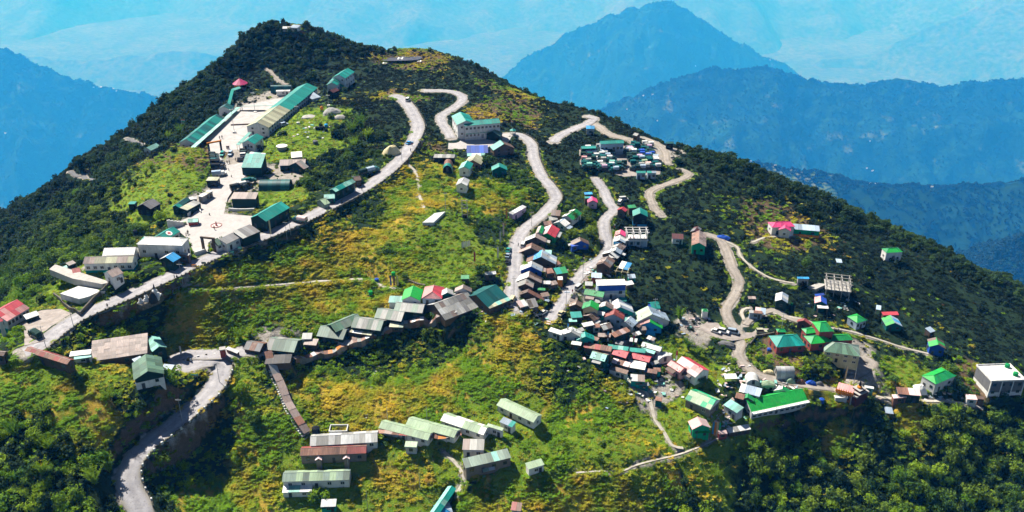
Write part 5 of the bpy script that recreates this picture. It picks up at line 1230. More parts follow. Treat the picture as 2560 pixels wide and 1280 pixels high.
# covered stairs and the sheet metal fence of the barracks row
def covered(name, P, w, h, mats, label, cat, seg=3.0, steps=True, wallmat=None, drop=0.0):
    L = smooth_line(P, 1.0); T = empty(name, tuple(L[0])); tag(T, label, cat); d = np.r_[0, np.cumsum(np.linalg.norm(np.diff(L[:, :2], axis=0), axis=1))]
    n = max(2, int(d[-1] / seg)); o = np.array(T.location)
    for k in range(n):
        p = np.array([np.interp(d[-1] * k / n, d, L[:, j]) for j in range(3)]); q = np.array([np.interp(d[-1] * (k + 1) / n, d, L[:, j]) for j in range(3)])
        pz, qz = gz(*p[:2]) + h, gz(*q[:2]) + h; dd = (q - p)[:2]; dd /= np.linalg.norm(dd) + 1e-9; nn = np.array([-dd[1], dd[0]]) * w / 2; lf = .05 * (k % 2) + rnd.uniform(0, .06)
        q2 = p[:2] + (q - p)[:2] * 1.04
        v = [(p[0] + nn[0] - o[0], p[1] + nn[1] - o[1], pz + lf - o[2]), (p[0] - nn[0] - o[0], p[1] - nn[1] - o[1], pz + lf - drop - o[2]), (q2[0] - nn[0] - o[0], q2[1] - nn[1] - o[1], qz + lf - drop - o[2]), (q2[0] + nn[0] - o[0], q2[1] + nn[1] - o[1], qz + lf - o[2])]
        me = mesh('roof_sheet', v, [(0, 1, 2, 3)]); link('roof_sheet', me, T, roofm(rnd.choice(mats)))
        if me.polygons[0].normal.z < 0: me.flip_normals()
        if wallmat:
            for s in wallmat[1]:
                a, b = p[:2] + nn * s * .92, q[:2] + nn * s * .92
                dz = drop if s < 0 else 0
                v = [(a[0] - o[0], a[1] - o[1], pz - h - 1.6 - o[2]), (b[0] - o[0], b[1] - o[1], qz - h - 1.6 - o[2]), (b[0] - o[0], b[1] - o[1], qz - dz - .05 - o[2]), (a[0] - o[0], a[1] - o[1], pz - dz - .05 - o[2])]
                link('wall_sheet', mesh('wall_sheet', v, [(0, 1, 2, 3)]), T, roofm(rnd.choice(wallmat[0])))
        else:
            for s in (-.9, .9): MB().bar((p[0] + nn[0] * s - o[0], p[1] + nn[1] * s - o[1], pz - h - .6 - o[2]), (p[0] + nn[0] * s - o[0], p[1] + nn[1] * s - o[1], pz - .05 - o[2]), .08, 4).build('post', T, M_post)
        if steps:
            for r_ in range(3):
                t = (r_ + .5) / 3; c = p + (q - p) * t; cz = gz(*c[:2]); ang = math.atan2(dd[1], dd[0])
                ob = link('step', _step, T, None, (c[0] - o[0], c[1] - o[1], cz + .08 - o[2]), (0, 0, ang), (seg / 3.2, w * 1.18, 1))
    return T
_step = MB().box(-.5, .5, -.5, .5, -.5, .1).me('step', wallm('whiteg'))
covered('covered_stairs', GP('z', 672, 893, 683, 925, 705, 975, 722, 1020, 752, 1070, 770, 1096), 2.6, 2.6, ['greyrust', 'greyrust', 'rust', 'grey'], 'long covered stairway with rusty sheet roof running down the meadow', 'stairway', 2.6)
covered('covered_walk', GP('p', 942, 475, 1100, 488, 1300, 505, 1480, 525, 1560, 510, 1680, 492), 2.2, 2.5, ['rust', 'redd', 'greyrust', 'orange'], 'low rusty covered walk in front of the pale green barracks', 'walkway', 2.4, False)
covered('sheet_fence', GP('h', 610, 850, 800, 800, 985, 765, 1130, 700, 1260, 655, 1420, 590, 1570, 535, 1720, 505, 1890, 470, 2010, 440), 1.8, 2.0, ['rust', 'greyrust', 'rust', 'whiteg', 'grey', 'orange'], 'long rusty sheet fence with a narrow roof below the barracks row', 'fence', 1.5, False, (['rust', 'brown', 'greyrust', 'greyd'], (-1, 1)), .4)
# stepping stones up the lower meadow
_flag = MB().box(-.6, .6, -.3, .3, -.3, .12, taper=.9).me('stepping_stone', M_conc)
def steps_up(P, w, label, gap=.9):
    L = smooth_line(P, .9); T = empty('stone_steps', tuple(L[0])); tag(T, label, 'steps')
    for i in range(len(L) - 1):
        d = L[i + 1] - L[i]
        link('step', _flag, T, None, (L[i][0] - L[0][0] + rnd.uniform(-.1, .1), L[i][1] - L[0][1], gz(*L[i][:2]) - L[0][2]), (0, 0, math.atan2(d[1], d[0]) + math.pi / 2), (w, 1, 1))
steps_up(GP('p', 835, 300, 850, 200, 870, 100, 885, 0), .9, 'overgrown stone steps climbing the lower meadow')
steps_up(GP('h', 1270, 1030, 1310, 950, 1340, 860), .9, 'upper flight of overgrown stone steps below the fence')

# ---- poles, flags, signs
def pole_mesh(h, arm=True):
    m = MB().bar((0, 0, -.6), (0, 0, h), .11, 6, 0, .07)
    return m.me('pole', M_steel)
_pole = {}
def utility_pole(p, h, label, arm=True, lamp=False):
    T = empty('utility_pole', (p[0], p[1], p[2])); tag(T, label, 'pole', 'utility poles')
    if h not in _pole: _pole[h] = pole_mesh(h)
    link('shaft', _pole[h], T)
    if arm:
        link('crossarm', _arm, T, None, (0, 0, h - .5)); 
        for x in (-.7, 0, .7): link('insulator', _ins, T, None, (x, 0, h - .4))
    if lamp: link('lamp_head', _lamp, T, None, (0, 0, h))
_arm = MB().box(-.9, .9, -.06, .06, -.06, .06).me('crossarm', M_steel)
_ins = MB().lathe([(.05, 0), (.07, .12), (.03, .2)], 6).me('insulator', wallm('white'))
_lamp = MB().box(-.15, .9, -.14, .14, -.08, .06).me('lamp_head', wallm('whiteg'))
for (r_, x, y, h, lb, ar) in [('z',115,868,8,'utility pole beside the parked dark truck on the ridge road',1),('z',186,824,7,'thin pole at the wall end of the stone compound',0),('z',457,708,8,'utility pole next to the two walkers on the ridge road',1),
    ('z',718,600,8,'utility pole at the wall below the teal barracks',1),('z',727,586,7.5,'leaning pole beside the green road sign',0),('z',549,956,8,'utility pole at the hairpin crown',1),('z',457,1055,9,'tall utility pole halfway down the hairpin road',1),
    ('z',1005,405,8,'utility pole beside the camouflage heap',1),('z',887,482,8,'utility pole opposite the teal shop row',1),('z',820,537,8,'utility pole on the wall near the canvas tent',1),('z',1114,530,9,'wooden pole behind the concrete pad',1),
    ('z',1329,566,7,'pole at the top of the village street',1),('z',1285,740,8,'pole at the foot of the village street',1),('z',1528,615,8,'pole beside the blue sign on the market road',1),('z',1457,695,8,'pole at the corner of the red fronted shop',1),
    ('z',1415,768,8,'pole beside the thatched hut on the market road',1),('z',1451,872,7,'pole by the crumpled white shed',1),('z',1636,785,7,'pole behind the biggest pale house',1),('z',871,1171,8,'pole in front of the stained rust roofed barracks',0),
    ('z',920,1278,8,'pole at the bottom lawn edge',0),('z',1952,833,9,'tall pole in front of the green monastery',1),('z',2133,965,8,'pole at the monastery yard entrance',0),('z',1050,1225,7,'short pole by the teal barn',0),('z',970,1060,7,'thin pole on the first pale green barracks',0),('z',1068,1060,7,'thin pole on the second pale green barracks',0)]:
    utility_pole(G(r_, x, y), h, lb, bool(ar))
# H frame with transformer
p = G('q', 1972, 705); T = empty('transformer', tuple(p)); tag(T, 'electric transformer between two lattice poles on the meadow', 'transformer')
for x in (-1.1, 1.1): MB().bar((x, 0, -.5), (x, 0, 8.5), .13, 6).build('pole', T, M_steel)
for z in (4.5, 6, 8): MB().box(-1.6, 1.6, -.07, .07, z, z + .14).build('crossarm', T, M_steel)
MB().box(-.9, .9, -.7, .7, -.4, 1.5).box(-.7, .7, -.5, .5, 1.5, 1.7).build('housing', T, M_dark)

def mast(p, h, label):
    T = empty('floodlight_mast', tuple(p)); tag(T, label, 'mast'); MB().box(-.7, .7, -.7, .7, -.5, .9).build('base', T, wallm('white')); MB().bar((0, 0, .9), (0, 0, h), .14, 6, 0, .08).build('shaft', T, M_steel)
    MB().box(-1, 1, -.08, .08, h - .1, h).build('crossbar', T, M_steel)
    for x in (-.8, -.27, .27, .8): MB().box(x - .18, x + .18, -.3, .1, h - .05, h + .3).build('floodlight', T, wallm('whiteg'))
mast(G('c', 993, 492), 12, 'floodlight mast standing mid parade ground'); mast(G('c', 1270, 228), 11, 'floodlight mast at the back of the parade ground')
mast(G('c', 1842, 372), 9, 'floodlight mast on the grassy mound edge'); mast(G('g', 488, 185), 6, 'lamp mast above the rubble heaps')

def banner(p, h, col, label, w=.55, fl=.85, name='prayer_flag', cat='prayer flag', group=None, cols=None):
    T = empty(name, tuple(p)); tag(T, label, cat, group); MB().bar((0, 0, -.5), (0, 0, h), .06, 5).build('pole', T, M_post)
    cs = cols or [col]; n = len(cs); z0 = h * (1 - fl)
    for i, k in enumerate(cs):
        m = MB(); za, zb = z0 + (h - z0) * i / n, z0 + (h - z0) * (i + 1) / n
        m.poly([(.06, 0, za), (.06 + w * .5, .07, za), (.06 + w * .5, .05, zb), (.06, 0, zb)]).poly([(.06 + w * .5, .07, za), (.06 + w, -.05, za), (.06 + w, -.03, zb), (.06 + w * .5, .05, zb)])
        m.build('cloth', T, wallm(k))
for (r_, x, y, h, c_, lb) in [('z',1417,844,6,['green','red','white','bluel'],'multicoloured tall prayer flag on the slope shoulder'),('z',1517,858,5,['whiteg','redd','bluel'],'blue and white prayer flag in front of the rust red shed'),
    ('z',1581,868,6.5,['greenb','cream','red','white'],'red and yellow prayer flag behind the teal sheds'),('z',1265,552,6,['orange'],'bright orange prayer flag beside the lilac house'),('z',1257,596,7,['pinkp'],'tall salmon prayer flag beside the village road'),
    ('z',1249,612,6,['whiteg'],'white prayer flag beside the tall salmon one'),('z',1243,650,6,['white'],'lower white prayer flag above the road ditch'),('z',1185,658,5,['red'],'slim red prayer flag on the meadow edge'),
    ('z',976,718,5,['blue'],'blue prayer flag above the bright green gable'),('z',984,718,5,['rust'],'rust red prayer flag above the bright green gable'),('z',993,718,5,['cream'],'yellow prayer flag above the bright green gable'),
    ('z',2108,960,8,['cream'],'golden banner pole behind the pink temple'),('z',2195,985,5,['cream'],'small yellow flag beside the stepped shrine'),('z',452,890,4,['white'],'white flag at the tip of the hairpin island'),
    ('z',1778,1090,6,['bluel'],'blue flag of the coloured row by the small pink house'),('z',1783,1094,6.5,['orange'],'orange flag of the coloured row by the small pink house'),('z',1788,1094,6.5,['cream'],'yellow flag of the coloured row by the small pink house'),('z',1794,1092,6,['greenw'],'green flag of the coloured row by the small pink house'),
    ('z',676,592,7,['cream'],'yellow flag on a white plinth beside the teal barracks'),('z',1688,905,5,['white','red'],'white and red flag next to the biggest pale house')]:
    banner(G(r_, x, y), h, None, lb, cols=c_)
for k, x in enumerate((1154, 1158, 1163, 1168, 1172)): banner(G('z', x, 622 - k), 3, None, 'short white prayer flag in the small row on the meadow', cols=['white'], group='white prayer flags on the meadow')
# national flag on the slope
p = G('c', 312, 512); T = empty('flagpole', tuple(p)); tag(T, 'flagpole with orange white and green flag beside the dark teal barracks', 'flagpole'); MB().bar((0, 0, -.5), (0, 0, 8), .07, 6, 0, .05).build('pole', T, wallm('white'))
for i, k in enumerate(('greenw', 'white', 'orange')): MB().box(.07, 1.9, -.02, .02, 6.7 + i * .42, 7.11 + i * .42).build('flag_stripe', T, wallm(k))
def sign(p, w, h, z, k, label, legs=2, rz=0, name='road_sign'):
    T = empty(name, tuple(p), rz); tag(T, label, 'sign'); MB().box(-w / 2, w / 2, -.06, .06, z, z + h).build('board', T, wallm(k)); MB().box(-w / 2 + .12, w / 2 - .12, -.075, -.065, z + h * .55, z + h * .68).box(-w / 2 + .12, w / 4, -.075, -.065, z + h * .25, z + h * .38).build('lettering', T, M_paint)
    for x in ((-w * .35, w * .35) if legs == 2 else (0,)): MB().bar((x, .06, -.4), (x, .06, z + h), .05, 5).build('leg', T, M_steel)
for (r_, x, y, w, h, z, k, lb) in [('d',1482,945,1.5,.9,1.5,'teal','green road sign opposite the white guard room'),('d',1382,975,1.5,.8,.8,'teal','low green road sign on the verge below the gate'),('d',1038,1120,1.6,.9,1.2,'dgreen','dark green road sign near the lone walker'),
    ('d',2193,665,1.5,.9,1,'dgreen','dark green sign on the verge below the teal barracks'),('d',920,1140,1.8,1.1,.6,'orange','orange notice board on the ridge road verge'),('e',1115,700,1.8,1.6,1.4,'dgreen','dark green board by the stone compound wall'),('d',1820,640,3.2,1.1,2.6,'teal','long green name board in front of the roadside barracks'),('c',908,712,1.5,1.5,.3,'maroon','dark pink notice board on the parade ground edge'),('f',1300,385,2.2,.8,.6,'teal','teal bench like board inside the hairpin')]:
    sign(G(r_, x, y), w, h, z, k, lb)

def gate(reg, a, b, h, k, kb, label, th=.45):
    p, q = G(reg, *a), G(reg, *b); c = (p + q) / 2; d = q - p; L = float(np.linalg.norm(d[:2])); T = empty('entrance_gate', tuple(c), math.atan2(d[1], d[0])); tag(T, label, 'gate')
    for x in (-L / 2, L / 2): MB().box(x - .4, x + .4, -.4, .4, -.6, h).box(x - .5, x + .5, -.5, .5, -.6, .4).build('pillar', T, wallm(k))
    MB().box(-L / 2 - .6, L / 2 + .6, -.3, .3, h, h + th * 1.6).build('lintel', T, wallm(kb))
gate('d', (1035, 922), (1172, 928), 5.2, 'wood', 'wood', 'tall dark timber entrance gate opening onto the ridge road', .4)
gate('c', (662, 762), (820, 728), 4.6, 'black', 'orange', 'parade ground gate with black pillars and orange beam')

# traffic island
p = G('d', 1187, 612); T = empty('traffic_island', tuple(p)); tag(T, 'round red edged island with a small figure in the forecourt', 'traffic island')
MB().lathe([(2.2, -.4), (2.2, .3), (2.0, .3), (2.0, .1)], 24, cap=False).build('kerb', T, wallm('redd')); MB().lathe([(2.0, .0), (2.0, .12), (.05, .16)], 24, cap=False).build('paving', T, wallm('pinkp')); MB().lathe([(.4, .1), (.4, .8), (.2, 1), (.25, 1.6), (.05, 1.9)], 10).build('pedestal', T, wallm('pink'))
# welcome wall
p = G('d', 690, 628); T = empty('welcome_wall', tuple(p), .5); tag(T, 'white curved welcome wall with yellow green flower band', 'monument')
for i in range(5): MB().box(-3 + i * 1.2, -1.8 + i * 1.2, -.2, .2, -.5, 3.6 - i * .45).build('panel', T, wallm('white'))
MB().box(1.2, 4.2, .3, 1.2, 0, 1.2).build('flower_band', T, wallm('greenp'))
# pavilion, gazebo
def pavilion(p, r, h, rise, k, kp, label, seg=10):
    T = empty('pavilion', tuple(p)); tag(T, label, 'pavilion')
    ro = MB().lathe([(r, h - .08), (r, h)], seg, cap=False).build('roof', T, roofm(k))
    for i in range(seg):
        a0, a1 = 2 * math.pi * i / seg, 2 * math.pi * (i + 1) / seg; z = .015 * (i % 2)
        link('roof_sheet', mesh('roof_sheet', [(r * 1.06 * math.cos(a0), r * 1.06 * math.sin(a0), h - .05 + z), (r * 1.06 * math.cos(a1), r * 1.06 * math.sin(a1), h - .05 + z), (0, 0, h + rise)], [(0, 1, 2)]), ro, roofm(k))
    MB().lathe([(.15, h + rise - .1), (.18, h + rise + .3), (.02, h + rise + .7)], 8).build('finial', T, wallm(kp))
    for i in range(0, seg, 2):
        a = 2 * math.pi * i / seg; MB().bar((r * .85 * math.cos(a), r * .85 * math.sin(a), -.5), (r * .85 * math.cos(a), r * .85 * math.sin(a), h), .14, 6).build('pillar', T, wallm(kp))
    MB().lathe([(r * .9, -.6), (r * .9, .35), (.05, .35)], seg, cap=False).build('floor', T, M_conc); MB().lathe([(r * .86, .9), (r * .88, 1.05), (r * .84, 1.05)], seg, cap=False).build('railing', T, wallm(kp))
pavilion(G('b', 862, 945), 4.2, 3.2, 3.0, 'hotpink', 'orange', 'round pavilion with a hot pink cone roof')
pavilion(G('i', 968, 545), 1.6, 2.4, .9, 'teal', 'whiteg', 'small teal gazebo at the end of the school terrace', 8)
p = G('c', 1628, 705); T = empty('water_reservoir', tuple(p)); tag(T, 'round white lidded reservoir on the grassy mound', 'reservoir'); MB().lathe([(2.4, -.6), (2.4, 1.5)], 20, cap=False).build('wall', T, M_conc); MB().lathe([(2.7, 1.45), (2.7, 1.6), (.2, 2.1)], 20).build('lid', T, wallm('white'))

def chorten(p, s, label):
    T = empty('chorten', tuple(p)); T.scale = (s, s, s); tag(T, label, 'stupa'); w = wallm('white'); MB().box(-1.3, 1.3, -1.3, 1.3, -.6, .5).build('plinth', T, w); MB().box(-1, 1, -1, 1, .5, .85).box(-.8, .8, -.8, .8, .85, 1.2).build('steps', T, w)
    MB().lathe([(.62, 1.2), (.82, 1.8), (.75, 2.2), (.4, 2.5)], 14).build('dome', T, w); MB().box(-.28, .28, -.28, .28, 2.5, 2.85).build('harmika', T, w); MB().lathe([(.34, 2.85), (.2, 3.7), (.02, 4.6)], 10).build('spire', T, M_dark)
zr_ = float(Lr[int(np.argmin(np.linalg.norm(Lr[:, :2] - on_z(*PX('e', 1600, 715), -1)[:2], axis=1)))][2])
slab('stupa_terrace', [on_z(*PX('e', x, y), zr_ - .1) for x, y in ((1455, 768), (1560, 700), (1680, 660), (1740, 672), (1690, 712), (1600, 750), (1510, 785))], .1, M_stone, 'paved ledge carrying the white stupas on the road edge', 'terrace')
def E(x, y): return on_z(*PX('e', x, y), zr_)
chorten(E(1662, 690), 1.15, 'largest white stupa with dark spire on the ridge road edge'); chorten(E(1566, 728), .8, 'middle white stupa of the roadside trio'); chorten(E(1502, 752), .65, 'smallest white stupa farthest down the road')
p = E(1632, 726); T = MB().lathe([(1.5, -.8), (1.35, .6), (1.0, 1.9), (.5, 2.8), (.05, 3.2)], 12).build('dark_shrine', None, M_dark); T.location = tuple(p); tag(T, 'black cone shaped shrine next to the largest stupa', 'shrine')

def tank(p, r, h, k, label, stand=0.0, group=None):
    T = empty('water_tank', tuple(p)); tag(T, label, 'water tank', group); m = wallm(k); prof = [(r, stand - .1)]
    for i in range(5): z = stand + h * (i + .2) / 5.5; prof += [(r, z), (r * .96, z + .04), (r, z + .1)]
    prof += [(r, stand + h * .85), (r * .6, stand + h * .96), (r * .25, stand + h)]
    MB().lathe(prof, 14).build('shell', T, m, smooth=False); MB().lathe([(r * .28, stand + h - .02), (r * .28, stand + h + .1)], 10).build('lid', T, m)
    if stand > .3:
        for a in (.8, 2.4, 3.9, 5.5): MB().bar((r * .7 * math.cos(a), r * .7 * math.sin(a), -.5), (r * .7 * math.cos(a), r * .7 * math.sin(a), stand), .08, 5).build('leg', T, M_steel)
for (r_, x, y, r0, h, k, st, lb) in [('p',392,432,1.25,2.4,'black',0,'big black water tank at the foot of the covered stairs'),('e',872,292,1.0,2,'black',0,'black water tank behind the brown roofed long house'),('g',372,418,.9,1.8,'black',0,'first black tank of the row on the grassy mound'),('g',402,418,.9,1.8,'black',0,'middle black tank of the row on the grassy mound'),
    ('g',432,416,.9,1.8,'black',0,'last black tank of the row next to the blue one'),('g',462,388,.9,1.6,'bluel',0,'bright blue tank behind the black ones'),('g',355,558,1.2,1.8,'greyd',0,'lone dark tank low on the grassy mound'),('h',1322,148,.8,1.2,'blue',0,'blue tank beside the meadow footpath'),
    ('h',1470,150,.8,1.6,'greenb',2.6,'green tank on a stand by the prayer flags'),('h',1270,275,.8,1.4,'greenb',.8,'green tank alone on the meadow slope'),('n',1555,925,.9,1.7,'blue',0,'blue tank on the village square'),('d',205,765,.8,2.2,'black',1.5,'black tank on a stand behind the white hall'),('m',1200,915,.5,1,'green',0,'little green tank beside the blue grey gabled house'),('n',1062,440,.7,1.2,'blue',0,'small blue tank beside the red walled hall')]:
    tank(G(r_, x, y), r0, h, k, lb, st)
for b in BLDS:
    if b['name'] == 'apartment_block':
        for lx, ly, lb in ((.34, -.33, 'green tank farther back on the white concrete building roof'), (.34, .18, 'green tank nearer the front of the white concrete building roof')):
            c, s = math.cos(b['ang']), math.sin(b['ang']); sg = 1 if b['opt'].get('flip') is None else -1
            x, y = lx * b['L'] * sg, ly * b['d']; tank((b['c'][0] + c * x - s * y, b['c'][1] + s * x + c * y, b['zr']), .9, 1.5, 'green', lb)
# cistern
p = G('p', 595, 418); T = empty('cistern', tuple(p), .02); tag(T, 'open square concrete cistern with a dark inside', 'cistern'); m = wallm('whiteg')
for q in ((-3, 3, -1.8, -1.5), (-3, 3, 1.5, 1.8), (-3, -2.7, -1.5, 1.5), (2.7, 3, -1.5, 1.5)): MB().box(*q, -1, 1.4).build('side_wall', T, m)
MB().box(-2.7, 2.7, -1.5, 1.5, -1, .2).build('water', T, M_glass)
p = G('f', 1492, 245); T = empty('brick_pillar', tuple(p), .3); tag(T, 'square brick pillar at the hairpin crown', 'pillar'); MB().box(-.9, .9, -.9, .9, -.6, 3.2).build('shaft', T, wallm('redd')); MB().box(-1.05, 1.05, -1.05, 1.05, 3.2, 3.5).build('cap', T, M_conc)

# tarpaulin heaps, rubble
def heap(p, a, b, h, mat, name, label, cat, rz=0, seed=1, kind=None):
    n = 15; v, f = [], []
    for j in range(n):
        for i in range(n):
            u, w = i / (n - 1) * 2 - 1, j / (n - 1) * 2 - 1; r = max(abs(u), abs(w)) * .4 + math.hypot(u, w) * .6
            z = h * max(0, 1 - min(1, r) ** 2.2) + .28 * h * float(fbm(np.array([u * 2.3 + seed]), np.array([w * 2.3]), seed, 3)[0]) * (1 - min(1, r) ** 4)
            v.append((u * a, w * b, max(z, -.2) if r < .98 else -.5))
    for j in range(n - 1):
        for i in range(n - 1): f.append((j * n + i, j * n + i + 1, (j + 1) * n + i + 1, (j + 1) * n + i))
    o = link(name, mesh(name, v, f), None, mat, (p[0], p[1], gz(p[0], p[1])), (0, 0, rz)); return tag(o, label, cat, None, kind)
heap(G('g', 1115, 650), 4.5, 3, 3.6, wallm('cream'), 'covered_heap', 'beige camouflage covered heap beside the ridge road', 'heap', .6, 3)
heap(G('m', 555, 285), 3.6, 1.6, 1.5, wallm('blue'), 'tarpaulin', 'royal blue tarpaulin at the top of the dirt track', 'tarpaulin', -.3, 4)
heap(G('l', 1200, 655), 2.6, 1.3, 1.5, wallm('bluel'), 'tarpaulin', 'bright blue crumpled tarpaulin under the green and pink roof', 'tarpaulin', 0, 5)
heap(G('n', 1258, 735), 2.2, 1.4, 1.7, wallm('greenp'), 'covered_heap', 'yellow green covered heap beside the dirt track', 'heap', 0, 6)
heap(G('n', 1352, 742), 2.1, 1.3, 1.5, wallm('rust'), 'covered_heap', 'red covered heap next to the yellow green one', 'heap', 0, 7)
heap(G('n', 1455, 752), 2.2, 1.3, 1.5, wallm('blue'), 'covered_heap', 'blue covered heap next to the red one', 'heap', 0, 8)
heap(G('n', 1535, 760), 1.8, 1.2, 1.3, wallm('greyd'), 'covered_heap', 'dark covered heap at the end of the coloured heaps', 'heap', 0, 9)
heap(G('o', 660, 1045), 2.8, 2.4, 2.6, wallm('white'), 'dome_tent', 'white dome tent in front of the broad green roof', 'tent', 0, 10)
heap(G('g', 525, 245), 5, 3.4, 2.4, wallm('grey'), 'rubble_heap', 'grey rubble heap behind the orange mixer', 'rubble', .2, 11)
heap(G('g', 600, 300), 3.4, 2.4, 1.6, wallm('concrete'), 'rubble_heap', 'smaller rubble heap at the edge of the bright bamboo', 'rubble', 0, 12)
heap(G('g', 290, 290), 4, 3, 1.0, wallm('concrete'), 'sand_heap', 'pale sand heap below the orange mixer', 'sand heap', 0, 13)
heap(G('n', 1055, 640), 2.2, 1.1, .9, wallm('cream'), 'covered_heap', 'cream heap beside the white polytunnel', 'heap', 0, 14)
heap(G('n', 1045, 750), 3.2, 1.6, 1.0, wallm('greenp'), 'rubble_heap', 'pale green grey rubble behind the white polytunnel', 'rubble', 0, 15)
heap(G('n', 660, 375), 3.4, 1.6, 1.2, wallm('greyd'), 'junk_heap', 'grey junk heap at the lower edge of the car park', 'junk', -.4, 16)
# junk lying among the houses: boards, sheets and stones
_junk = [MB().box(-.6, .6, -.4, .4, 0, .06).me('loose_board', wallm(k)) for k in ('white', 'whiteg', 'bluegrey', 'rust', 'pinkp', 'tealp', 'concrete')]
junk_zones = [((1250,770),60,22,30),((1350,790),40,25,25),((1560,900),120,70,90),((1620,960),90,60,60),((1830,950),60,40,40),((1810,1040),60,50,50),((1950,960),80,20,40),((1740,800),50,30,20),((2090,760),60,30,20),((2330,990),120,20,30),((1480,690),70,60,50),((790,330),50,25,20)]
v_, f_, mi_ = [], [], []
JM = [wallm(k) for k in ('white', 'whiteg', 'bluegrey', 'greyrust', 'pinkp', 'tealp', 'concrete')]
for (cx, cy), rx, ry, n in junk_zones:
    for _ in range(n):
        p = cast(cx + rnd.gauss(0, .5) * rx, cy + rnd.gauss(0, .5) * ry, 0, ZZ)
        if p is None: continue
        a = rnd.uniform(0, 6.28); w, l, t = rnd.uniform(.15, .7), rnd.uniform(.3, 1.1), rnd.uniform(.05, .35); k0 = len(v_); tl = rnd.uniform(-.3, .3)
        for z in (-.05, t):
            for x, y in ((-w, -l), (w, -l), (w, l), (-w, l)): v_.append((p[0] + x * math.cos(a) - y * math.sin(a), p[1] + x * math.sin(a) + y * math.cos(a), p[2] + z + x * tl + .05))
        mm = rnd.randrange(len(JM))
        for q in ((4, 5, 6, 7), (0, 1, 5, 4), (1, 2, 6, 5), (2, 3, 7, 6), (3, 0, 4, 7)): f_.append(tuple(k0 + i for i in q)); mi_.append(mm)
me = mesh('litter', v_, f_); [me.materials.append(m) for m in JM]; me.polygons.foreach_set('material_index', mi_); tag(link('litter', me, None), kind='stuff')
# concrete mixer
p = G('g', 420, 238); T = empty('concrete_mixer', tuple(p)); tag(T, 'orange concrete mixer among the rubble heaps', 'mixer')
MB().lathe([(.4, 1.0), (.9, 1.6), (.9, 2.3), (.45, 3.0)], 12).build('drum', T, wallm('orange')); MB().bar((-.8, 0, -.3), (-.3, 0, 1.5), .1).bar((.8, 0, -.3), (.3, 0, 1.5), .1).bar((0, -.8, -.3), (0, -.3, 1.5), .1).build('frame', T, wallm('greyd'))
for x in (-.8, .8): MB().lathe([(.35, -.08), (.35, .08)], 10).build('wheel', T, M_tyre, loc=(x, 0, .2), rot=(0, math.pi / 2, 0))

# ---- unfinished frames
def frame(reg, x, y, nx, ny, sx, sy, zs, label, rz=0, mat=None, th=.14, wallh=0, sl=None, name='unfinished_building', cat='unfinished building', z0=0):
    p = G(reg, x, y); T = empty(name, tuple(p), rz); tag(T, label, cat); mat = mat or M_conc; X = [i * sx / (nx - 1) - sx / 2 for i in range(nx)]; Y = [j * sy / (ny - 1) - sy / 2 for j in range(ny)]
    for a in X:
        for b in Y: MB().box(a - th, a + th, b - th, b + th, -2.5, zs[-1]).build('column', T, mat)
    for z in zs:
        if sl is not None and z in sl: MB().box(-sx / 2 - .5, sx / 2 + .5, -sy / 2 - .5, sy / 2 + .5, z - .2, z + .05).build('slab', T, mat)
        else:
            for a in X: MB().box(a - th * .8, a + th * .8, -sy / 2 - .8, sy / 2 + .8, z, z + th * 1.6).build('beam', T, mat)
            for b in Y: MB().box(-sx / 2 - .8, sx / 2 + .8, b - th * .8, b + th * .8, z + th * 1.6 + .004, z + th * 3.2).build('beam', T, mat)
    return T
T = frame('k', 1478, 520, 4, 3, 8.6, 5.0, (3.0, 6.4), 'white ground floor with a bare white beam frame on top', 0, wallm('white'), .13, sl=(3.0,))
MB().box(-3.6, 4.25, -2.45, 2.45, -2.5, 2.78).build('wall', T, wallm('bluegrey'))
for x in (-1.9, .9): o = place_window(T, x, -2.5, .8, 1.7, 1.4, 0, True)
for q in ((-3.8, 4.4, -2.55, -2.4), (4.25, 4.4, -2.4, 2.5)): MB().box(*q, 3.06, 3.9).build('parapet', T, M_conc)
for x, y in ((-2.6, -1.2), (-1.2, -1)): MB().box(x - .4, x + .4, y - .3, y + .3, 3.06, 3.8).build('crate', T, wallm('pinkp'))
T = frame('m', 1622, 790, 4, 4, 9.0, 8.0, (3.0, 5.6), 'unfinished concrete building with bare columns and open roof beams', -.25, M_conc, .13, sl=(3.0,))
MB().box(-4.2, 4.2, -1.5, 3.8, -2.5, 2.7).build('wall', T, wallm('greyd'))
for x in (-2.5, 0, 2.5): place_window(T, x, -1.55, .9, 1.3, 1.3, 0, True)
T = frame('k', 1340, 850, 3, 2, 4.6, 3.6, (3.2,), 'open timber roof frame above the white shop house', -.3, wallm('cream'), .08)
# sheets of flat concrete terrace beside it
slab('floor_slab', GP('m', 1350, 750, 1440, 720, 1530, 745, 1420, 800), .3, M_conc, 'bare concrete terrace beside the unfinished building', 'floor slab')

# marks on buildings
def bld(lb):
    for b in BLDS:
        if lb in b['label']: return b
def to_world(b, x, y, z): c, s = math.cos(b['ang']), math.sin(b['ang']); return Vector((b['c'][0] + c * x - s * y, b['c'][1] + s * x + c * y, b['zb'] + z))
b = bld('red cross'); pz = on_z(*PX('d', 608, 722), b['zr'] - 1.2); c, s = math.cos(b['ang']), math.sin(b['ang']); dx, dy = pz[0] - b['c'][0], pz[1] - b['c'][1]; lx, ly = dx * c + dy * s, -dx * s + dy * c
a_ = math.atan(b['s']); sg = 1 if ly > 0 else -1; M_ = basis((lx, ly, b['h'] - b['s'] * abs(ly) + .16), (-sg, 0, 0), (0, -sg * math.cos(a_), math.sin(a_)))
o = MB().lathe([(1.25, 0), (1.25, .05)], 24).build('emblem', b['T'], M_paint); o.matrix_local = M_
o2 = MB().box(-.7, .7, -.24, .24, .055, .075).box(-.24, .24, .24, .7, .055, .075).box(-.24, .24, -.7, -.24, .055, .075).build('red_cross', o, wallm('red'))
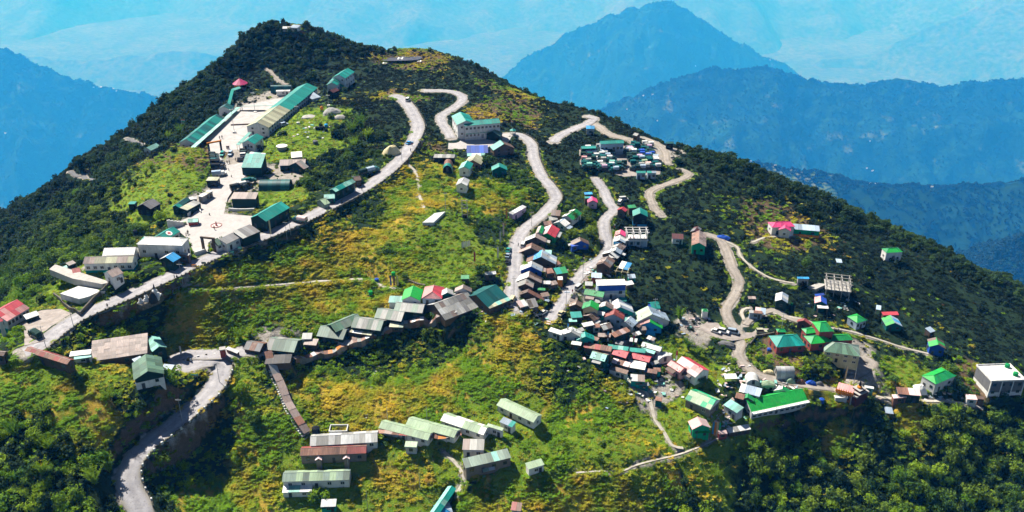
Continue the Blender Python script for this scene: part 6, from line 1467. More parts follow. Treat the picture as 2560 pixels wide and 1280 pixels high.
b = bld('dark emblem'); sx = 1 if cam_side(b, 1, 0) else -1
o = MB().box(-.8, .8, -.03, .03, 0, .25).box(-.2, .25, -.03, .03, .25, 1.4).box(-.55, -.2, -.03, .03, .8, 1.1).box(.25, .5, -.03, .03, 1.1, 1.35).build('emblem', b['T'], M_dark, loc=(sx * (b['L'] / 2 - .1), 0, 1.6), rot=(0, 0, math.pi / 2 * sx))
def lettering(T, txt, size, loc, rot, mat, name='lettering'):
    cu = bpy.data.curves.new(name, 'FONT'); cu.body = txt; cu.size = size; cu.align_x = 'CENTER'; cu.extrude = .02; cu.materials.append(mat); t_ = bpy.data.objects.new(name, cu); COL.objects.link(t_); me = bpy.data.meshes.new_from_object(t_.evaluated_get(bpy.context.evaluated_depsgraph_get())); bpy.data.objects.remove(t_); return link(name, me, T, None, loc, rot)
b = bld('pale blue shop sign'); sx = 1 if cam_side(b, 1, 0) else -1; he = b['h'] - b['s'] * b['d']
sg_ = MB().box(-2.2, 1.2, -.08, .06, he - .9, he + .5).build('shop_sign', b['T'], wallm('bluel'), loc=(sx * (b['L'] / 2 + .12), 0, 0), rot=(0, 0, math.pi / 2 * sx))
lettering(sg_, 'JCK', 1.25, (-.5, -.1, he - .65), (math.pi / 2, 0, 0), M_paint)
b = bld('painted end wall'); sx = 1 if cam_side(b, 1, 0) else -1
MB().box(-1.4, .6, -.03, .03, .1, .22).box(-1.3, -.2, -.03, .03, .45, .56).box(.75, 1.25, -.03, .03, -.5, .5).box(.85, 1.15, -.03, .03, .55, .85).build('painted_figure', b['T'], wallm('maroon'), loc=(sx * (b['L'] / 2 - .08), 0, 1.2), rot=(0, 0, math.pi / 2 * sx))
b = bld('royal blue band'); he = b['h'] - b['s'] * b['d']; MB().box(-b['L'] / 2 + .3, b['L'] / 2 - .8, b['d'] / 2 - .15, b['d'] / 2 + .02, he - 2.4, he - .2).build('blue_band', b['T'], wallm('blue'))
b = bld('maroon block shrine'); T = b['T']; h = b['h']; mk = wallm('maroon'); kx = b['L'] * .16
MB().box(-2.4, 2.4, -2.2, 2.2, h, h + .9).build('tier', T, mk); MB().box(-2.6, 2.6, -2.4, 2.4, h + .9, h + 1.1).build('tier_cap', T, M_conc); MB().box(-1.6, 1.6, -1.5, 1.5, h + 1.1, h + 1.9).build('tier', T, mk); MB().box(-1.75, 1.75, -1.65, 1.65, h + 1.9, h + 2.05).build('tier_cap', T, M_conc)
MB().lathe([(.75, h + 2.05), (.9, h + 2.6), (.5, h + 3.0)], 12).build('dome', T, wallm('orange')); MB().lathe([(.42, h + 3), (.45, h + 3.6), (.1, h + 5.2)], 10).build('spire', T, M_dark)
b = bld('pink roofed temple'); T = b['T']; sg = 1
for x in [(-.5 + i / 7) * b['L'] for i in range(8)]: MB().lathe([(.3, 3), (.35, 3.6), (.12, 4.3), (.02, 4.8)], 8, 0, x, b['d'] / 2 + .7).build('gilded_finial', T, wallm('orange'))
MB().box(-b['L'] / 2, b['L'] / 2, b['d'] / 2 + .35, b['d'] / 2 + 1.05, 2.6, 3.1).build('gilded_beam', T, wallm('orange'))
for x in (-.45, -.15, .15, .45): MB().box(x * b['L'] - .2, x * b['L'] + .2, b['d'] / 2 + .5, b['d'] / 2 + .9, -1, 2.58).build('pillar', T, M_conc)
b = bld('orange fence'); T = b['T']
for i in range(12): MB().box(-b['L'] / 2 + i * b['L'] / 12 + .05, -b['L'] / 2 + (i + 1) * b['L'] / 12 - .05, b['d'] / 2 + .8, b['d'] / 2 + .9, 0, 1.1).build('fence_board', T, wallm('orange'))
b = bld('longest bright green roofed'); T = b['T']; ys = b['d'] - .2
MB().box(-b['L'] / 2, b['L'] / 2, ys, ys + 1.3, 2.9, 3.1).build('balcony', T, wallm('white'))
for i in range(24): x = -b['L'] / 2 + (i + .5) * b['L'] / 24; MB().box(x - .05, x + .05, ys + 1.2, ys + 1.28, 3.1, 4.0).build('baluster', T, wallm('white'))
MB().box(-b['L'] / 2, b['L'] / 2, ys + 1.2, ys + 1.28, 4.0, 4.1).build('handrail', T, wallm('white'))
b = bld('large white flat roofed'); T = b['T']  # its dark grey wall has the shade of the open recess painted in
for i in range(4): x = (-.48 + i * .32) * b['L']; MB().box(x - .18, x + .18, b['d'] / 2 - .34, b['d'] / 2 - .02, -2.5, b['h'] - .2).build('column', T, wallm('white'))
b = bld('rust red roofed barracks'); T = b['T']
for x in (-.2, .22):
    MB().box(x * b['L'] - .8, x * b['L'] + .8, b['d'] - .4, b['d'] + 1.0, -1.5, 2.3).build('porch', T, wallm('stain'))
    xx = x * b['L']; y0, y1 = b['d'] - .4, b['d'] + 1.3
    MB().poly([(xx, y0, 3.2), (xx, y1, 3.2), (xx - 1.1, y1, 2.5), (xx - 1.1, y0, 2.5)]).poly([(xx, y1, 3.2), (xx, y0, 3.2), (xx + 1.1, y0, 2.5), (xx + 1.1, y1, 2.5)]).build('porch_roof', T, roofm('pinkp'))
b = bld('two storey white school'); T = b['T']; MB().box(-b['L'] / 2 + .4, b['L'] / 2 - .4, b['d'] - .3, b['d'] - .22, 2.75, 3.0).build('storey_band', T, wallm('greenw'))
for i in range(11): x = (-.48 + i * .096) * b['L']; MB().box(x - .12, x + .12, b['d'] - .34, b['d'] - .1, 0, 5.2).build('pilaster', T, wallm('white'))
# ------------------------------------------------------------------ vegetation
def leaf_mat(name, a, b, c=None, ps=.05, trans=.25, gold=None):
    n = NT(name); r = n.rand(); f = n.noise(ps, detail=3); g = n.noise(ps * 6, detail=3)
    col = n.mix(n.ramp(n.math('ADD', n.math('MULTIPLY', r, .6), n.math('MULTIPLY', g, .4)), .2, .8), a, b)
    if c is not None: col = n.mix(n.ramp(n.math('ADD', f, n.math('MULTIPLY', r, .22)), .58, .76), col, c)
    if gold is not None: col = n.mix(n.ramp(n.math('ADD', g, n.math('MULTIPLY', r, .3)), .76, .9, 0, .7), col, gold)
    n.done(col, .75, .18); n.b.inputs['Subsurface Weight'].default_value = 0
    tr = n.n('BsdfTranslucent'); n.put(tr.inputs[0], n.mulc(col, 1.3)); mx = n.n('MixShader'); mx.inputs[0].default_value = trans
    n.t.links.new(n.b.outputs[0], mx.inputs[1]); n.t.links.new(tr.outputs[0], mx.inputs[2]); n.t.links.new(mx.outputs[0], n.out.inputs[0]); return n.m
M_bush = leaf_mat('bush_leaves', (.028, .075, .008), (.09, .18, .014), (.15, .22, .016), .03)
M_bushb = leaf_mat('bright_leaves', (.10, .22, .008), (.27, .38, .016), None, .05, .35)
M_wood = leaf_mat('wood_leaves', (.012, .034, .013), (.035, .072, .02), (.05, .10, .02), .02)
def tuft_mat():
    n = NT('tussock_blades'); r = n.rand(); f0, f1 = n.noise(.035, detail=3), n.noise(.16, detail=4)
    g = n.ramp(n.math('ADD', n.math('MULTIPLY', f0, .62), n.math('MULTIPLY', f1, .38)), .47, .61)
    col = n.mix(g, (.17, .32, .010), (.60, .45, .035)); col = n.mix(n.ramp(f1, .60, .74, 0, .7), col, (.40, .21, .04)); col = n.mulc(col, n.ramp(r, 0, 1, .75, 1.2))
    n.done(col, .8, .15); tr = n.n('BsdfTranslucent'); n.put(tr.inputs[0], col); mx = n.n('MixShader'); mx.inputs[0].default_value = .35
    n.t.links.new(n.b.outputs[0], mx.inputs[1]); n.t.links.new(tr.outputs[0], mx.inputs[2]); n.t.links.new(mx.outputs[0], n.out.inputs[0]); return n.m
M_tuft = tuft_mat()
M_farwood = leaf_mat('far_wood_leaves', (.004, .018, .011), (.010, .038, .016), None, .002, .1)
M_dscrub = leaf_mat('painted_shade_scrub', (.004, .014, .008), (.011, .028, .011), (.015, .033, .011), .02, .1)  # darker scrub copy: shade of the right flank put into the leaf colour
M_lawn = leaf_mat('lawn_blades', (.11, .22, .010), (.21, .28, .018), (.28, .26, .03), .06, .3)
M_dry = leaf_mat('dry_shrub', (.05, .055, .02), (.10, .09, .03), (.14, .085, .035), .05, .2)
M_bark = matte('bark', (.09, .07, .05), .25, 2, .95, .1, None, .2)

def leafball(n, r, sz, seed, flat=.8, shell=.55, up=.3):
    q = random.Random(seed); v, f = [], []
    lobes = [(Vector((q.gauss(0, .42), q.gauss(0, .42), q.uniform(.15, .75))) * r, q.uniform(.38, .62) * r) for _ in range(7)] + [(Vector((0, 0, .45 * r)), .7 * r)]
    for _ in range(n):
        c, rr = q.choice(lobes); d = Vector((q.gauss(0, 1), q.gauss(0, 1), q.gauss(0, 1) + up)).normalized()
        p = c + d * rr * (shell + (1 - shell) * q.random()); p.z = max(.02, p.z * flat)
        nrm = (d + Vector((q.gauss(0, .5), q.gauss(0, .5), q.gauss(0, .5) + .25))).normalized(); a = nrm.orthogonal().normalized(); b = nrm.cross(a)
        ang = q.uniform(0, 6.28); a, b = a * math.cos(ang) + b * math.sin(ang), b * math.cos(ang) - a * math.sin(ang); s = sz * q.uniform(.6, 1.35)
        k = len(v); v += [p - a * s, p - b * s * .55 + nrm * s * .12, p + a * s, p + b * s * .55 + nrm * s * .12]; f.append((k, k + 1, k + 2, k + 3))
    return v, f
def tuft(n, r, h, seed):
    q = random.Random(seed); v, f = [], []
    for _ in range(n):
        a = q.uniform(0, 6.28); d = Vector((math.cos(a), math.sin(a), 0)); o = d * r * .5 * math.sqrt(q.random()) + Vector((q.gauss(0, .06), q.gauss(0, .06), 0)) ; hh = h * q.uniform(.5, 1.1); s = d.cross(Vector((0, 0, 1))) * q.uniform(.05, .11)
        m = o + d * r * .28 + Vector((0, 0, hh * .75)); t = o + d * r * q.uniform(.6, 1.1) + Vector((0, 0, hh * q.uniform(.45, .95)))
        k = len(v); v += [o - s, o + s, m + s, m - s, t]; f += [(k, k + 1, k + 2, k + 3), (k + 3, k + 2, k + 4)]
    return v, f
def plume(n, h, seed):                                     # arching bamboo stand
    q = random.Random(seed); v, f = [], []
    for _ in range(n):
        a = q.uniform(0, 6.28); d = Vector((math.cos(a), math.sin(a), 0)); hh = h * q.uniform(.6, 1.1); rr = q.uniform(.15, .5) * h
        for i in range(9):
            t = (i + 1.5) / 10; p = d * rr * (.15 + t * t) + Vector((0, 0, hh * (t * 1.25 - .3 * t * t))); w = Vector((q.gauss(0, 1), q.gauss(0, 1), q.gauss(0, .6) + .2)).normalized(); s = .34 * (1.25 - t * .5) * h / 4
            u = w.orthogonal().normalized(); k = len(v); v += [p - w * s, p - u * s * .35, p + w * s * 1.1 - Vector((0, 0, s * .4)), p + u * s * .35]; f.append((k, k + 1, k + 2, k + 3))
    return v, f
def vm(name, vf, m): me = mesh(name, *vf); me.materials.append(m); return me
PRO = bpy.data.collections.new('seedlings')
def protos(key, meshes):
    c = bpy.data.collections.new(key)
    for i, me in enumerate(meshes): c.objects.link(bpy.data.objects.new('%s_%02d' % (key, i), me))
    return c
me_bush = [vm('bush', leafball(210, 1.0, .19, 20 + i), M_bush) for i in range(4)]
me_bright = [vm('bright_bush', leafball(210, 1.0, .18, 60 + i), M_bushb) for i in range(3)]
me_wood = [vm('wood_bush', leafball(240, 1.0, .2, 40 + i, flat=1.05), M_wood) for i in range(4)]
me_tuft = [vm('tussock', tuft(50, 1.0, .5, 80 + i), M_tuft) for i in range(4)]
me_lawn = [vm('lawn_tuft', tuft(26, .8, .28, 90 + i), M_lawn) for i in range(3)]
me_big = [vm('big_shrub', leafball(460, 1.0, .125, 160 + i, flat=1.15, shell=.6), M_bush) for i in range(3)]
me_bigb = [vm('big_bright_shrub', leafball(460, 1.0, .125, 170 + i, flat=1.15, shell=.6), M_bushb) for i in range(3)]
me_dscrub = [vm('scrub_bush', leafball(200, 1.0, .2, 140 + i), M_dscrub) for i in range(4)]
me_dry = [vm('dry_shrub', leafball(120, .9, .17, 110 + i), M_dry) for i in range(3)]

def scatter(name, coll, P, rz, sc):
    """one object: points that carry turn and size, an instance on each"""
    me = bpy.data.meshes.new(name); n = len(P); me.vertices.add(n); me.vertices.foreach_set('co', np.asarray(P, np.float32).ravel())
    a = me.attributes.new('turn', 'FLOAT_VECTOR', 'POINT'); r = np.zeros((n, 3), np.float32); r[:, 2] = rz; r[:, :2] = RNG.normal(0, .12, (n, 2)); a.data.foreach_set('vector', r.ravel())
    a = me.attributes.new('size', 'FLOAT_VECTOR', 'POINT'); a.data.foreach_set('vector', np.asarray(sc, np.float32).ravel())
    ng = bpy.data.node_groups.new(name, 'GeometryNodeTree'); ng.interface.new_socket('Geometry', in_out='INPUT', socket_type='NodeSocketGeometry'); ng.interface.new_socket('Geometry', in_out='OUTPUT', socket_type='NodeSocketGeometry')
    N = ng.nodes.new; gi, go = N('NodeGroupInput'), N('NodeGroupOutput'); ci = N('GeometryNodeCollectionInfo'); ci.inputs['Collection'].default_value = coll; ci.inputs['Separate Children'].default_value = True; ci.inputs['Reset Children'].default_value = True
    ip = N('GeometryNodeInstanceOnPoints'); ip.inputs['Pick Instance'].default_value = True
    at = N('GeometryNodeInputNamedAttribute'); at.data_type = 'FLOAT_VECTOR'; at.inputs[0].default_value = 'turn'; as_ = N('GeometryNodeInputNamedAttribute'); as_.data_type = 'FLOAT_VECTOR'; as_.inputs[0].default_value = 'size'
    ri = N('FunctionNodeRandomValue'); ri.data_type = 'INT'; L = ng.links.new
    [s for s in ri.inputs if s.name == 'Max' and s.type == 'INT'][0].default_value = len(coll.objects) - 1
    L(gi.outputs[0], ip.inputs['Points']); L(ci.outputs[0], ip.inputs['Instance']); L(at.outputs[0], ip.inputs['Rotation']); L(as_.outputs[0], ip.inputs['Scale'])
    L([s for s in ri.outputs if s.type == 'INT'][0], ip.inputs['Instance Index']); L(ip.outputs[0], go.inputs[0])
    o = link(name, me); md = o.modifiers.new('grow', 'NODES'); md.node_group = ng; return tag(o, kind='stuff')

def candidates(dens, y0=160, y1=640):
    n = int(dens * 720 * (y1 - y0)); x = RNG.uniform(GX0 + 5, GX1 - 5, n); y = RNG.uniform(y0, y1, n); z = samp(ZZ, x, y)
    # keep what the photograph could show, with a margin to the sides
    w = (y * CP + (CAMZ - z) * SP); u = x / w * FPX + 1280; v = 640 - ((y * SP - (CAMZ - z) * CP) / w) * FPX
    ok = (u > -140) & (u < 2700) & (v > -60) & (v < 1400) & (z > -130)
    ix, iy = ((x - GX0) / GS + .5).astype(int), ((y - GY0) / GS + .5).astype(int); ok &= ~BLOCK[iy, ix]
    return x[ok], y[ok], z[ok], ix[ok], iy[ok], w[ok], u[ok], v[ok]

ORD = 'first second third fourth fifth sixth seventh eighth ninth tenth eleventh twelfth thirteenth fourteenth fifteenth sixteenth seventeenth eighteenth nineteenth twentieth twenty-first twenty-second'.split()
LMK = []
for b in BLDS:
    if b['name'] == '+': continue
    w_ = b['c'][1] * CP + (CAMZ - b['zb']) * SP
    t_ = ' ' + b['label']
    for q in (' with ', ' beside ', ' on ', ' at ', ' in ', ' below ', ' above ', ' behind ', ' under ', ' whose ', ' near ', ' next ', ' between ', ' joined ', ' cut ', ' set ', ' tucked ', ' of ', ' alone ', ' touching ', ' among ', ' against '):
        t_ = t_.split(q)[0]
    t_ = ' '.join(t_.split()[:6]).replace('lone ', '')
    if len(t_.split()) < 3: continue
    LMK.append((b['c'][0] / w_ * FPX + 1280, 640 - ((b['c'][1] * SP - (CAMZ - b['zb'] - 1) * CP) / w_) * FPX, t_))
LMK += [(350, 1185, 'lower bend of the hairpin road'), (30, 1260, 'bottom left corner of the view'), (2540, 1262, 'bottom right corner of the view'), (1640, 1262, 'lowest golden grass'), (190, 1090, 'golden patch on the hairpin slope'), (1960, 1262, 'darkest part of the wooded slope'), (2250, 1250, 'foot of the wooded slope'), (50, 1010, 'grass bank at the frame edge'), (480, 1255, 'gold grass under the hairpin wall')]
_n = [q[2] for q in LMK]; LMK = [q for q in LMK if _n.count(q[2]) == 1]
def shrub_label(u, v, s, bright):
    tone = 'bright green' if bright else 'dark green'; sz = 'big' if s > 1.5 else 'middling' if s > 1.15 else 'small'
    d, k = min(((a - u) ** 2 + (c_ - v) ** 2, n_) for n_, (a, c_, t_) in enumerate(LMK)); a, c_, t_ = LMK[k]; dx, dy = u - a, v - c_
    far = 'well ' if d > 160 ** 2 else ''
    rel = (('right of' if dx > 0 else 'left of') if abs(dx) > abs(dy) else ('below' if dy > 0 else 'above'))
    gr = f'{sz} {tone} shrubs {far}{rel} the {t_}'
    return f'{sz} {tone} shrub {far}{rel} the {t_}', gr
def grow():
    # ground kind decides; flank shade and lower left sun also go into leaf colours
    gx_, gy_ = np.gradient(ZZ, axis=1), np.gradient(ZZ, axis=0)
    # meadow tussocks
    x, y, z, ix, iy, w, u, v = candidates(1.5); m, g, d, f = TW[0][iy, ix], TW[1][iy, ix], TW[3][iy, ix], TW[4][iy, ix]; q = RNG.random(len(x)); cl = fbm(x / 5, y / 5, 51, 3)
    k = q < m * 1.1 * np.clip(.85 + cl * 1.4, .25, 1) + .12 * d * ((y < 290) & (x < 60)) + .05 * g + .2 * TW[2][iy, ix]; s = RNG.uniform(.55, 1.25, k.sum()) * (1 + .5 * cl[k])
    scatter('tussock_grass', protos('tussock', me_tuft), np.c_[x, y, z - .05][k], RNG.uniform(0, 6.28, k.sum()), np.c_[s, s, s * RNG.uniform(.7, 1.2, k.sum())])
    # lawn
    x, y, z, ix, iy, w, u, v = candidates(.55); k = RNG.random(len(x)) < TW[1][iy, ix] * .8; s = RNG.uniform(.6, 1.2, k.sum())
    scatter('lawn_grass', protos('lawn_tuft', me_lawn), np.c_[x, y, z - .03][k], RNG.uniform(0, 6.28, k.sum()), np.c_[s, s, s])
    # dry shrubs on brown ground and meadow
    x, y, z, ix, iy, w, u, v = candidates(.22); cl = fbm(x / 9, y / 9, 77, 3); k = RNG.random(len(x)) < (TW[2][iy, ix] * .7 + TW[0][iy, ix] * .25 * (cl > .2) + TW[3][iy, ix] * .06 + .15 * TW[5][iy, ix] * 0); s = RNG.uniform(.4, 1.0, k.sum())
    scatter('dry_undergrowth', protos('dry_shrub', me_dry), np.c_[x, y, z - .1][k], RNG.uniform(0, 6.28, k.sum()), np.c_[s, s, s * .8])
    # scrub
    x, y, z, ix, iy, w, u, v = candidates(.55); cl = fbm(x / 8, y / 8, 31, 3)
    shade0 = (x > 45) & (y > 285) | (y > 395)
    fz = np.where(shade0, 1.0, .78) * np.where((TW[4][iy, ix] > .5) & (y < 330), .5, 1.0)
    pr = fz * np.clip(TW[3][iy, ix] * 1.0 + TW[4][iy, ix] * .9 + TW[0][iy, ix] * np.clip(cl * .9 - .16, 0, .4) + TW[1][iy, ix] * .03 + TW[2][iy, ix] * .15 + TW[5][iy, ix] * .12, 0, 1) * (.35 + .9 * np.clip(.5 + cl, 0, 1))
    k = (RNG.random(len(x)) < pr) & (RDIST[iy, ix] > .7); n = k.sum(); s = RNG.lognormal(-.12, .36, n) * np.where(TW[4][iy, ix][k] > .5, np.where(y[k] < 330, 2.1, 1.25), .9) * np.where(RDIST[iy, ix][k] < 1.6, .55, 1)
    P = np.c_[x, y, z - .12][k]; br = RNG.random(n) < np.where((x[k] < -55) & (y[k] < 290), .93, np.where((x[k] > 36) & (x[k] < 95) & (y[k] < 246), .5, .17 * np.where(y[k] < 330, 1.5, .25))); s = np.where(shade0[k], s * .8, s); s = np.minimum(s, 3.4); S = np.c_[s, s, s * RNG.uniform(.75, 1.25, n)]  # sunlight on the lower left slope put in as mostly bright-leaved shrubs
    size = s / w[k]; vis = (u[k] > 0) & (u[k] < 2560) & (v[k] > 0) & (v[k] < 1300)
    # the bushes that show largest become things of their own
    big = np.argsort(-(size * vis * (s > 1.0)))[:290]; isb = np.zeros(n, bool); isb[big] = True
    shade = (x[k] > 45) & (y[k] > 285) | (y[k] > 395) & (TW[1][iy, ix][k] < .3); shade &= ~isb  # region whose scrub takes the colour with shade painted in
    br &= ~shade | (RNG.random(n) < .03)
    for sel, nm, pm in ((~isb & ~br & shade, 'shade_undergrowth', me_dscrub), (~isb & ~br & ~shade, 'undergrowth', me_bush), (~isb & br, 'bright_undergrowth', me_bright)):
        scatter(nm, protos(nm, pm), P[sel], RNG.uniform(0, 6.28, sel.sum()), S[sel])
    stem = MB().bar((0, 0, -.5), (0, 0, .5), .06, 5, 0, .04).bar((0, 0, .1), (.25, .1, .6), .04, 4, 0, .02).bar((0, 0, .1), (-.2, .2, .6), .04, 4, 0, .02).me('stem', M_bark)
    U, V = u[k], v[k]
    for i in big:
        T = empty('shrub', tuple(P[i]), rnd.uniform(0, 6.28)); T.scale = tuple(S[i]); b_ = bool(br[i])
        lb, gr = shrub_label(U[i], V[i], s[i], b_)
        if False: lb, gr = ('bright' if b_ else 'dark') + ' green leafy shrub on the grassy slope beside the hairpin road', ('bright' if b_ else 'dark') + ' shrubs on the slope by the hairpin road'
        elif False: lb, gr = ('bright' if b_ else 'dark') + ' green shrub on the lower meadow around the pale barracks', ('bright' if b_ else 'dark') + ' shrubs of the lower meadow'
        elif False: lb, gr = ('bright' if b_ else 'dark') + ' green shrub on the wooded slope below the ridge path', ('bright' if b_ else 'dark') + ' shrubs of the wooded slope'
        tag(T, lb, 'shrub', gr); link('foliage', (me_bigb if b_ else me_big)[i % 3], T); link('stem', stem, T)
    # wood: higher bushes and small trees of the dark slopes
    x, y, z, ix, iy, w, u, v = candidates(.16); k = (RNG.random(len(x)) < TW[4][iy, ix] ** 1.5 * 1.0) & (RDIST[iy, ix] > 2); n = k.sum(); s = RNG.lognormal(.32, .3, n) * np.where(y[k] > 380, 1.2, 1)
    scatter('hill_woods', protos('wood_bush', me_wood), np.c_[x, y, z - .2][k], RNG.uniform(0, 6.28, n), np.c_[s, s, s * RNG.uniform(.8, 1.5, n)])
grow()

# single trees and bamboo stands one can point at
def tree_me(seed, h, r, m, n=520, bz=.35):
    v, f = leafball(n, r, .24 * r ** .4, seed, 1.0, .5); return vm('crown', ([(p[0], p[1], p[2] + h * bz) for p in v], f), m)
def trunk_me(h, r):
    m = MB().bar((0, 0, -.6), (.05, 0, h * .4), r, 7, 0, r * .75).bar((.05, 0, h * .4), (-.1, .1, h * .75), r * .72, 6, 0, r * .3)
    q = random.Random(int(h * 10))
    for i in range(5): a = q.uniform(0, 6.28); m.bar((0, 0, h * (.3 + .08 * i)), (h * .22 * math.cos(a), h * .22 * math.sin(a), h * (.5 + .08 * i)), r * .4, 5, 0, r * .12)
    return m.me('trunk', M_bark)
t_kinds = {'round': (tree_me(201, 5, 2.6, M_bushb), trunk_me(5, .2)), 'dark': (tree_me(202, 5, 2.4, M_bush), trunk_me(5, .2)), 'wood': (tree_me(203, 4.5, 1.9, M_wood, 380), trunk_me(4.5, .15))}
bam = [vm('canes', plume(44, 5.5, 300 + i), M_bushb) for i in range(2)]
me_stem = MB().bar((0, 0, -.5), (.2, .1, 2.6), .09, 5, 0, .04).bar((0, 0, -.5), (-.3, .2, 2.4), .09, 5, 0, .04).bar((0, 0, -.5), (.1, -.3, 2.5), .09, 5, 0, .04).me('stalks', M_bark)
TREES = [('round',404,556,1.15,'round bright green tree beside the white welcome wall'),('dark',1200,690,1.2,'tree with dark green crown above the dark teal lodge'),('dark',775,470,1.1,'dark round tree on the bank above the teal shop row'),
 ('dark',1216,412,1.3,'dark tree between the khaki house and the dark two storey house'),('wood',760,590,.9,'lone dark tree at the wall of the ridge road'),('dark',1435,555,1.1,'dark green tree behind the green and white roofed street house'),('dark',1480,590,1.2,'tall tree behind the blue walled house'),
 ('wood',1360,590,1.0,'leafy tree beside the vivid red roof'),('round',1315,675,.8,'small bright tree behind the large grey street house'),('dark',1630,885,1.0,'dark tree between the mint roofed house and the barrel store'),('dark',1688,935,1.0,'pointed dark tree in front of the small pink house'),
 ('dark',1760,962,.7,'little tree on the balcony terrace of the pink white house'),('dark',1425,595,1.0,'dark tree above the blue walled house'),('wood',355,1030,1.2,'grey brown bare looking tree beside the hairpin inner bank'),('dark',640,1060,1.0,'glossy dark tree on the meadow right below the hairpin'),
 ('dark',402,1170,1.2,'dark leafy tree pressed against the lower hairpin wall'),('round',605,985,1.0,'bright green tree below the hairpin crown wall'),('dark',1010,700,.6,'small tree beside the meadow prayer flags'),('wood',885,270,1.0,'dark tree in front of the maroon roofed house'),
 ('wood',905,285,1.0,'second dark tree beyond the bright bamboo'),('wood',400,260,.9,'single tree on the far skyline slope'),('dark',1905,1000,.5,'little tree at the foot of the longest green hall'),('dark',2237,960,.8,'slim young tree beside the ridge path'),('wood',925,112,1.0,'round skyline bush left of the helipad'),('wood',945,115,.9,'round skyline bush next to the helipad edge')]
for kd, u, v, s, lb in TREES:
    p = cast(u, v, 0, ZZ)
    if p is None: continue
    T = empty('tree', tuple(p), rnd.uniform(0, 6.28)); T.scale = (s, s, s); tag(T, lb, 'tree'); link('crown', t_kinds[kd][0], T); link('trunk', t_kinds[kd][1], T)
BAMB = [(880,335,1.5,'tallest bright bamboo stand on the mound beside the rubble'),(905,320,1.4,'bright bamboo stand behind the tallest one'),(890,375,1.3,'lower bright bamboo stand on the mound flank'),(920,350,1.2,'bamboo stand at the dark wooded side of the mound'),(450,335,1.1,'bright bamboo beside the flagpole'),(425,350,1.0,'bright bamboo below the flagpole'),
 (380,425,.9,'bright bamboo on the wooded drop below the grassy knoll'),(365,440,.9,'second bright bamboo on the wooded drop'),(110,1040,1.0,'bright bamboo clump on the slope above the old shed'),(40,1090,1.1,'bright bamboo at the frame edge slope'),(125,1130,1.1,'bamboo clump in the middle of the shrubby slope'),(240,1210,1.3,'large bamboo clump beside the lower hairpin road'),
 (275,1180,1.1,'bamboo leaning over the lower hairpin road'),(110,1190,1.1,'bamboo in the shrubby corner below the golden grass'),(600,850,1.0,'bright bush bamboo above the hairpin crown'),(625,845,1.0,'second bright bush above the hairpin crown'),(270,1000,.9,'bright bamboo below the green gabled house'),(1220,465,.7,'bright bamboo below the teal gabled house'),(1250,485,.7,'bright bamboo on the slope by the white gable house'),
 (1700,800,1.0,'bright bamboo behind the pale village cluster'),(1720,875,1.0,'bright bamboo thicket above the large pink roof'),(1745,890,.9,'second bamboo thicket above the large pink roof'),(1880,1130,1.2,'bright bamboo on the dark wooded slope'),(1790,1200,1.2,'bright bamboo low on the dark wooded slope'),(1900,1190,1.0,'small bright bamboo among dark wood shrubs'),(2090,1150,1.0,'bright bamboo in the middle of the wood slope'),(2390,1040,1.0,'bright bamboo just below the ridge path')]
for i, (u, v, s, lb) in enumerate(BAMB):
    p = cast(u, v, 0, ZZ)
    if p is None: continue
    T = empty('bamboo', tuple(p), rnd.uniform(0, 6.28)); T.scale = (s, s, s); tag(T, lb, 'bamboo'); link('canes', bam[i % 2], T); link('stalks', me_stem, T)

# far woods on the ranges: low crowns that break the skylines
def far_woods(key, n, size, name, ymax=None):
    X, Y, Z = FAR[key]; ny, nx = X.shape; fi = RNG.uniform(0, nx - 1.01, n * 3); fj = RNG.uniform(0, ny - 1.01, n * 3); i, j = fi.astype(int), fj.astype(int); a, b = fi - i, fj - j
    def L(A): return (A[j, i] * (1 - a) + A[j, i + 1] * a) * (1 - b) + (A[j + 1, i] * (1 - a) + A[j + 1, i + 1] * a) * b
    x, y, z = L(X), L(Y), L(Z); w = y * CP + (CAMZ - z) * SP; u = x / w * FPX + 1280; v = 640 - ((y * SP - (CAMZ - z) * CP) / w) * FPX
    k = (u > -60) & (u < 2620) & (v > -40) & (v < 760) & (fbm(x / (size * 18), y / (size * 18), 5, 3) > -.3); k = np.nonzero(k)[0][:n]; s = size * RNG.lognormal(0, .3, len(k))
    scatter(name, WOODP, np.c_[x, y, z - s * .2 if False else z][k], RNG.uniform(0, 6.28, len(k)), np.c_[s, s, s * 1.2])
WOODP = protos('far_crown', [vm('far_crown', leafball(60, 1.0, .45, 400 + i, flat=1.2), M_farwood) for i in range(3)])
far_woods('A', 20000, 9.5, 'left_mountain_forest'); far_woods('C', 24000, 8, 'ridge_forest'); far_woods('D', 12000, 6.0, 'terrace_forest'); far_woods('E', 4200, 6.5, 'spur_forest'); far_woods('B', 16000, 11, 'peak_forest')
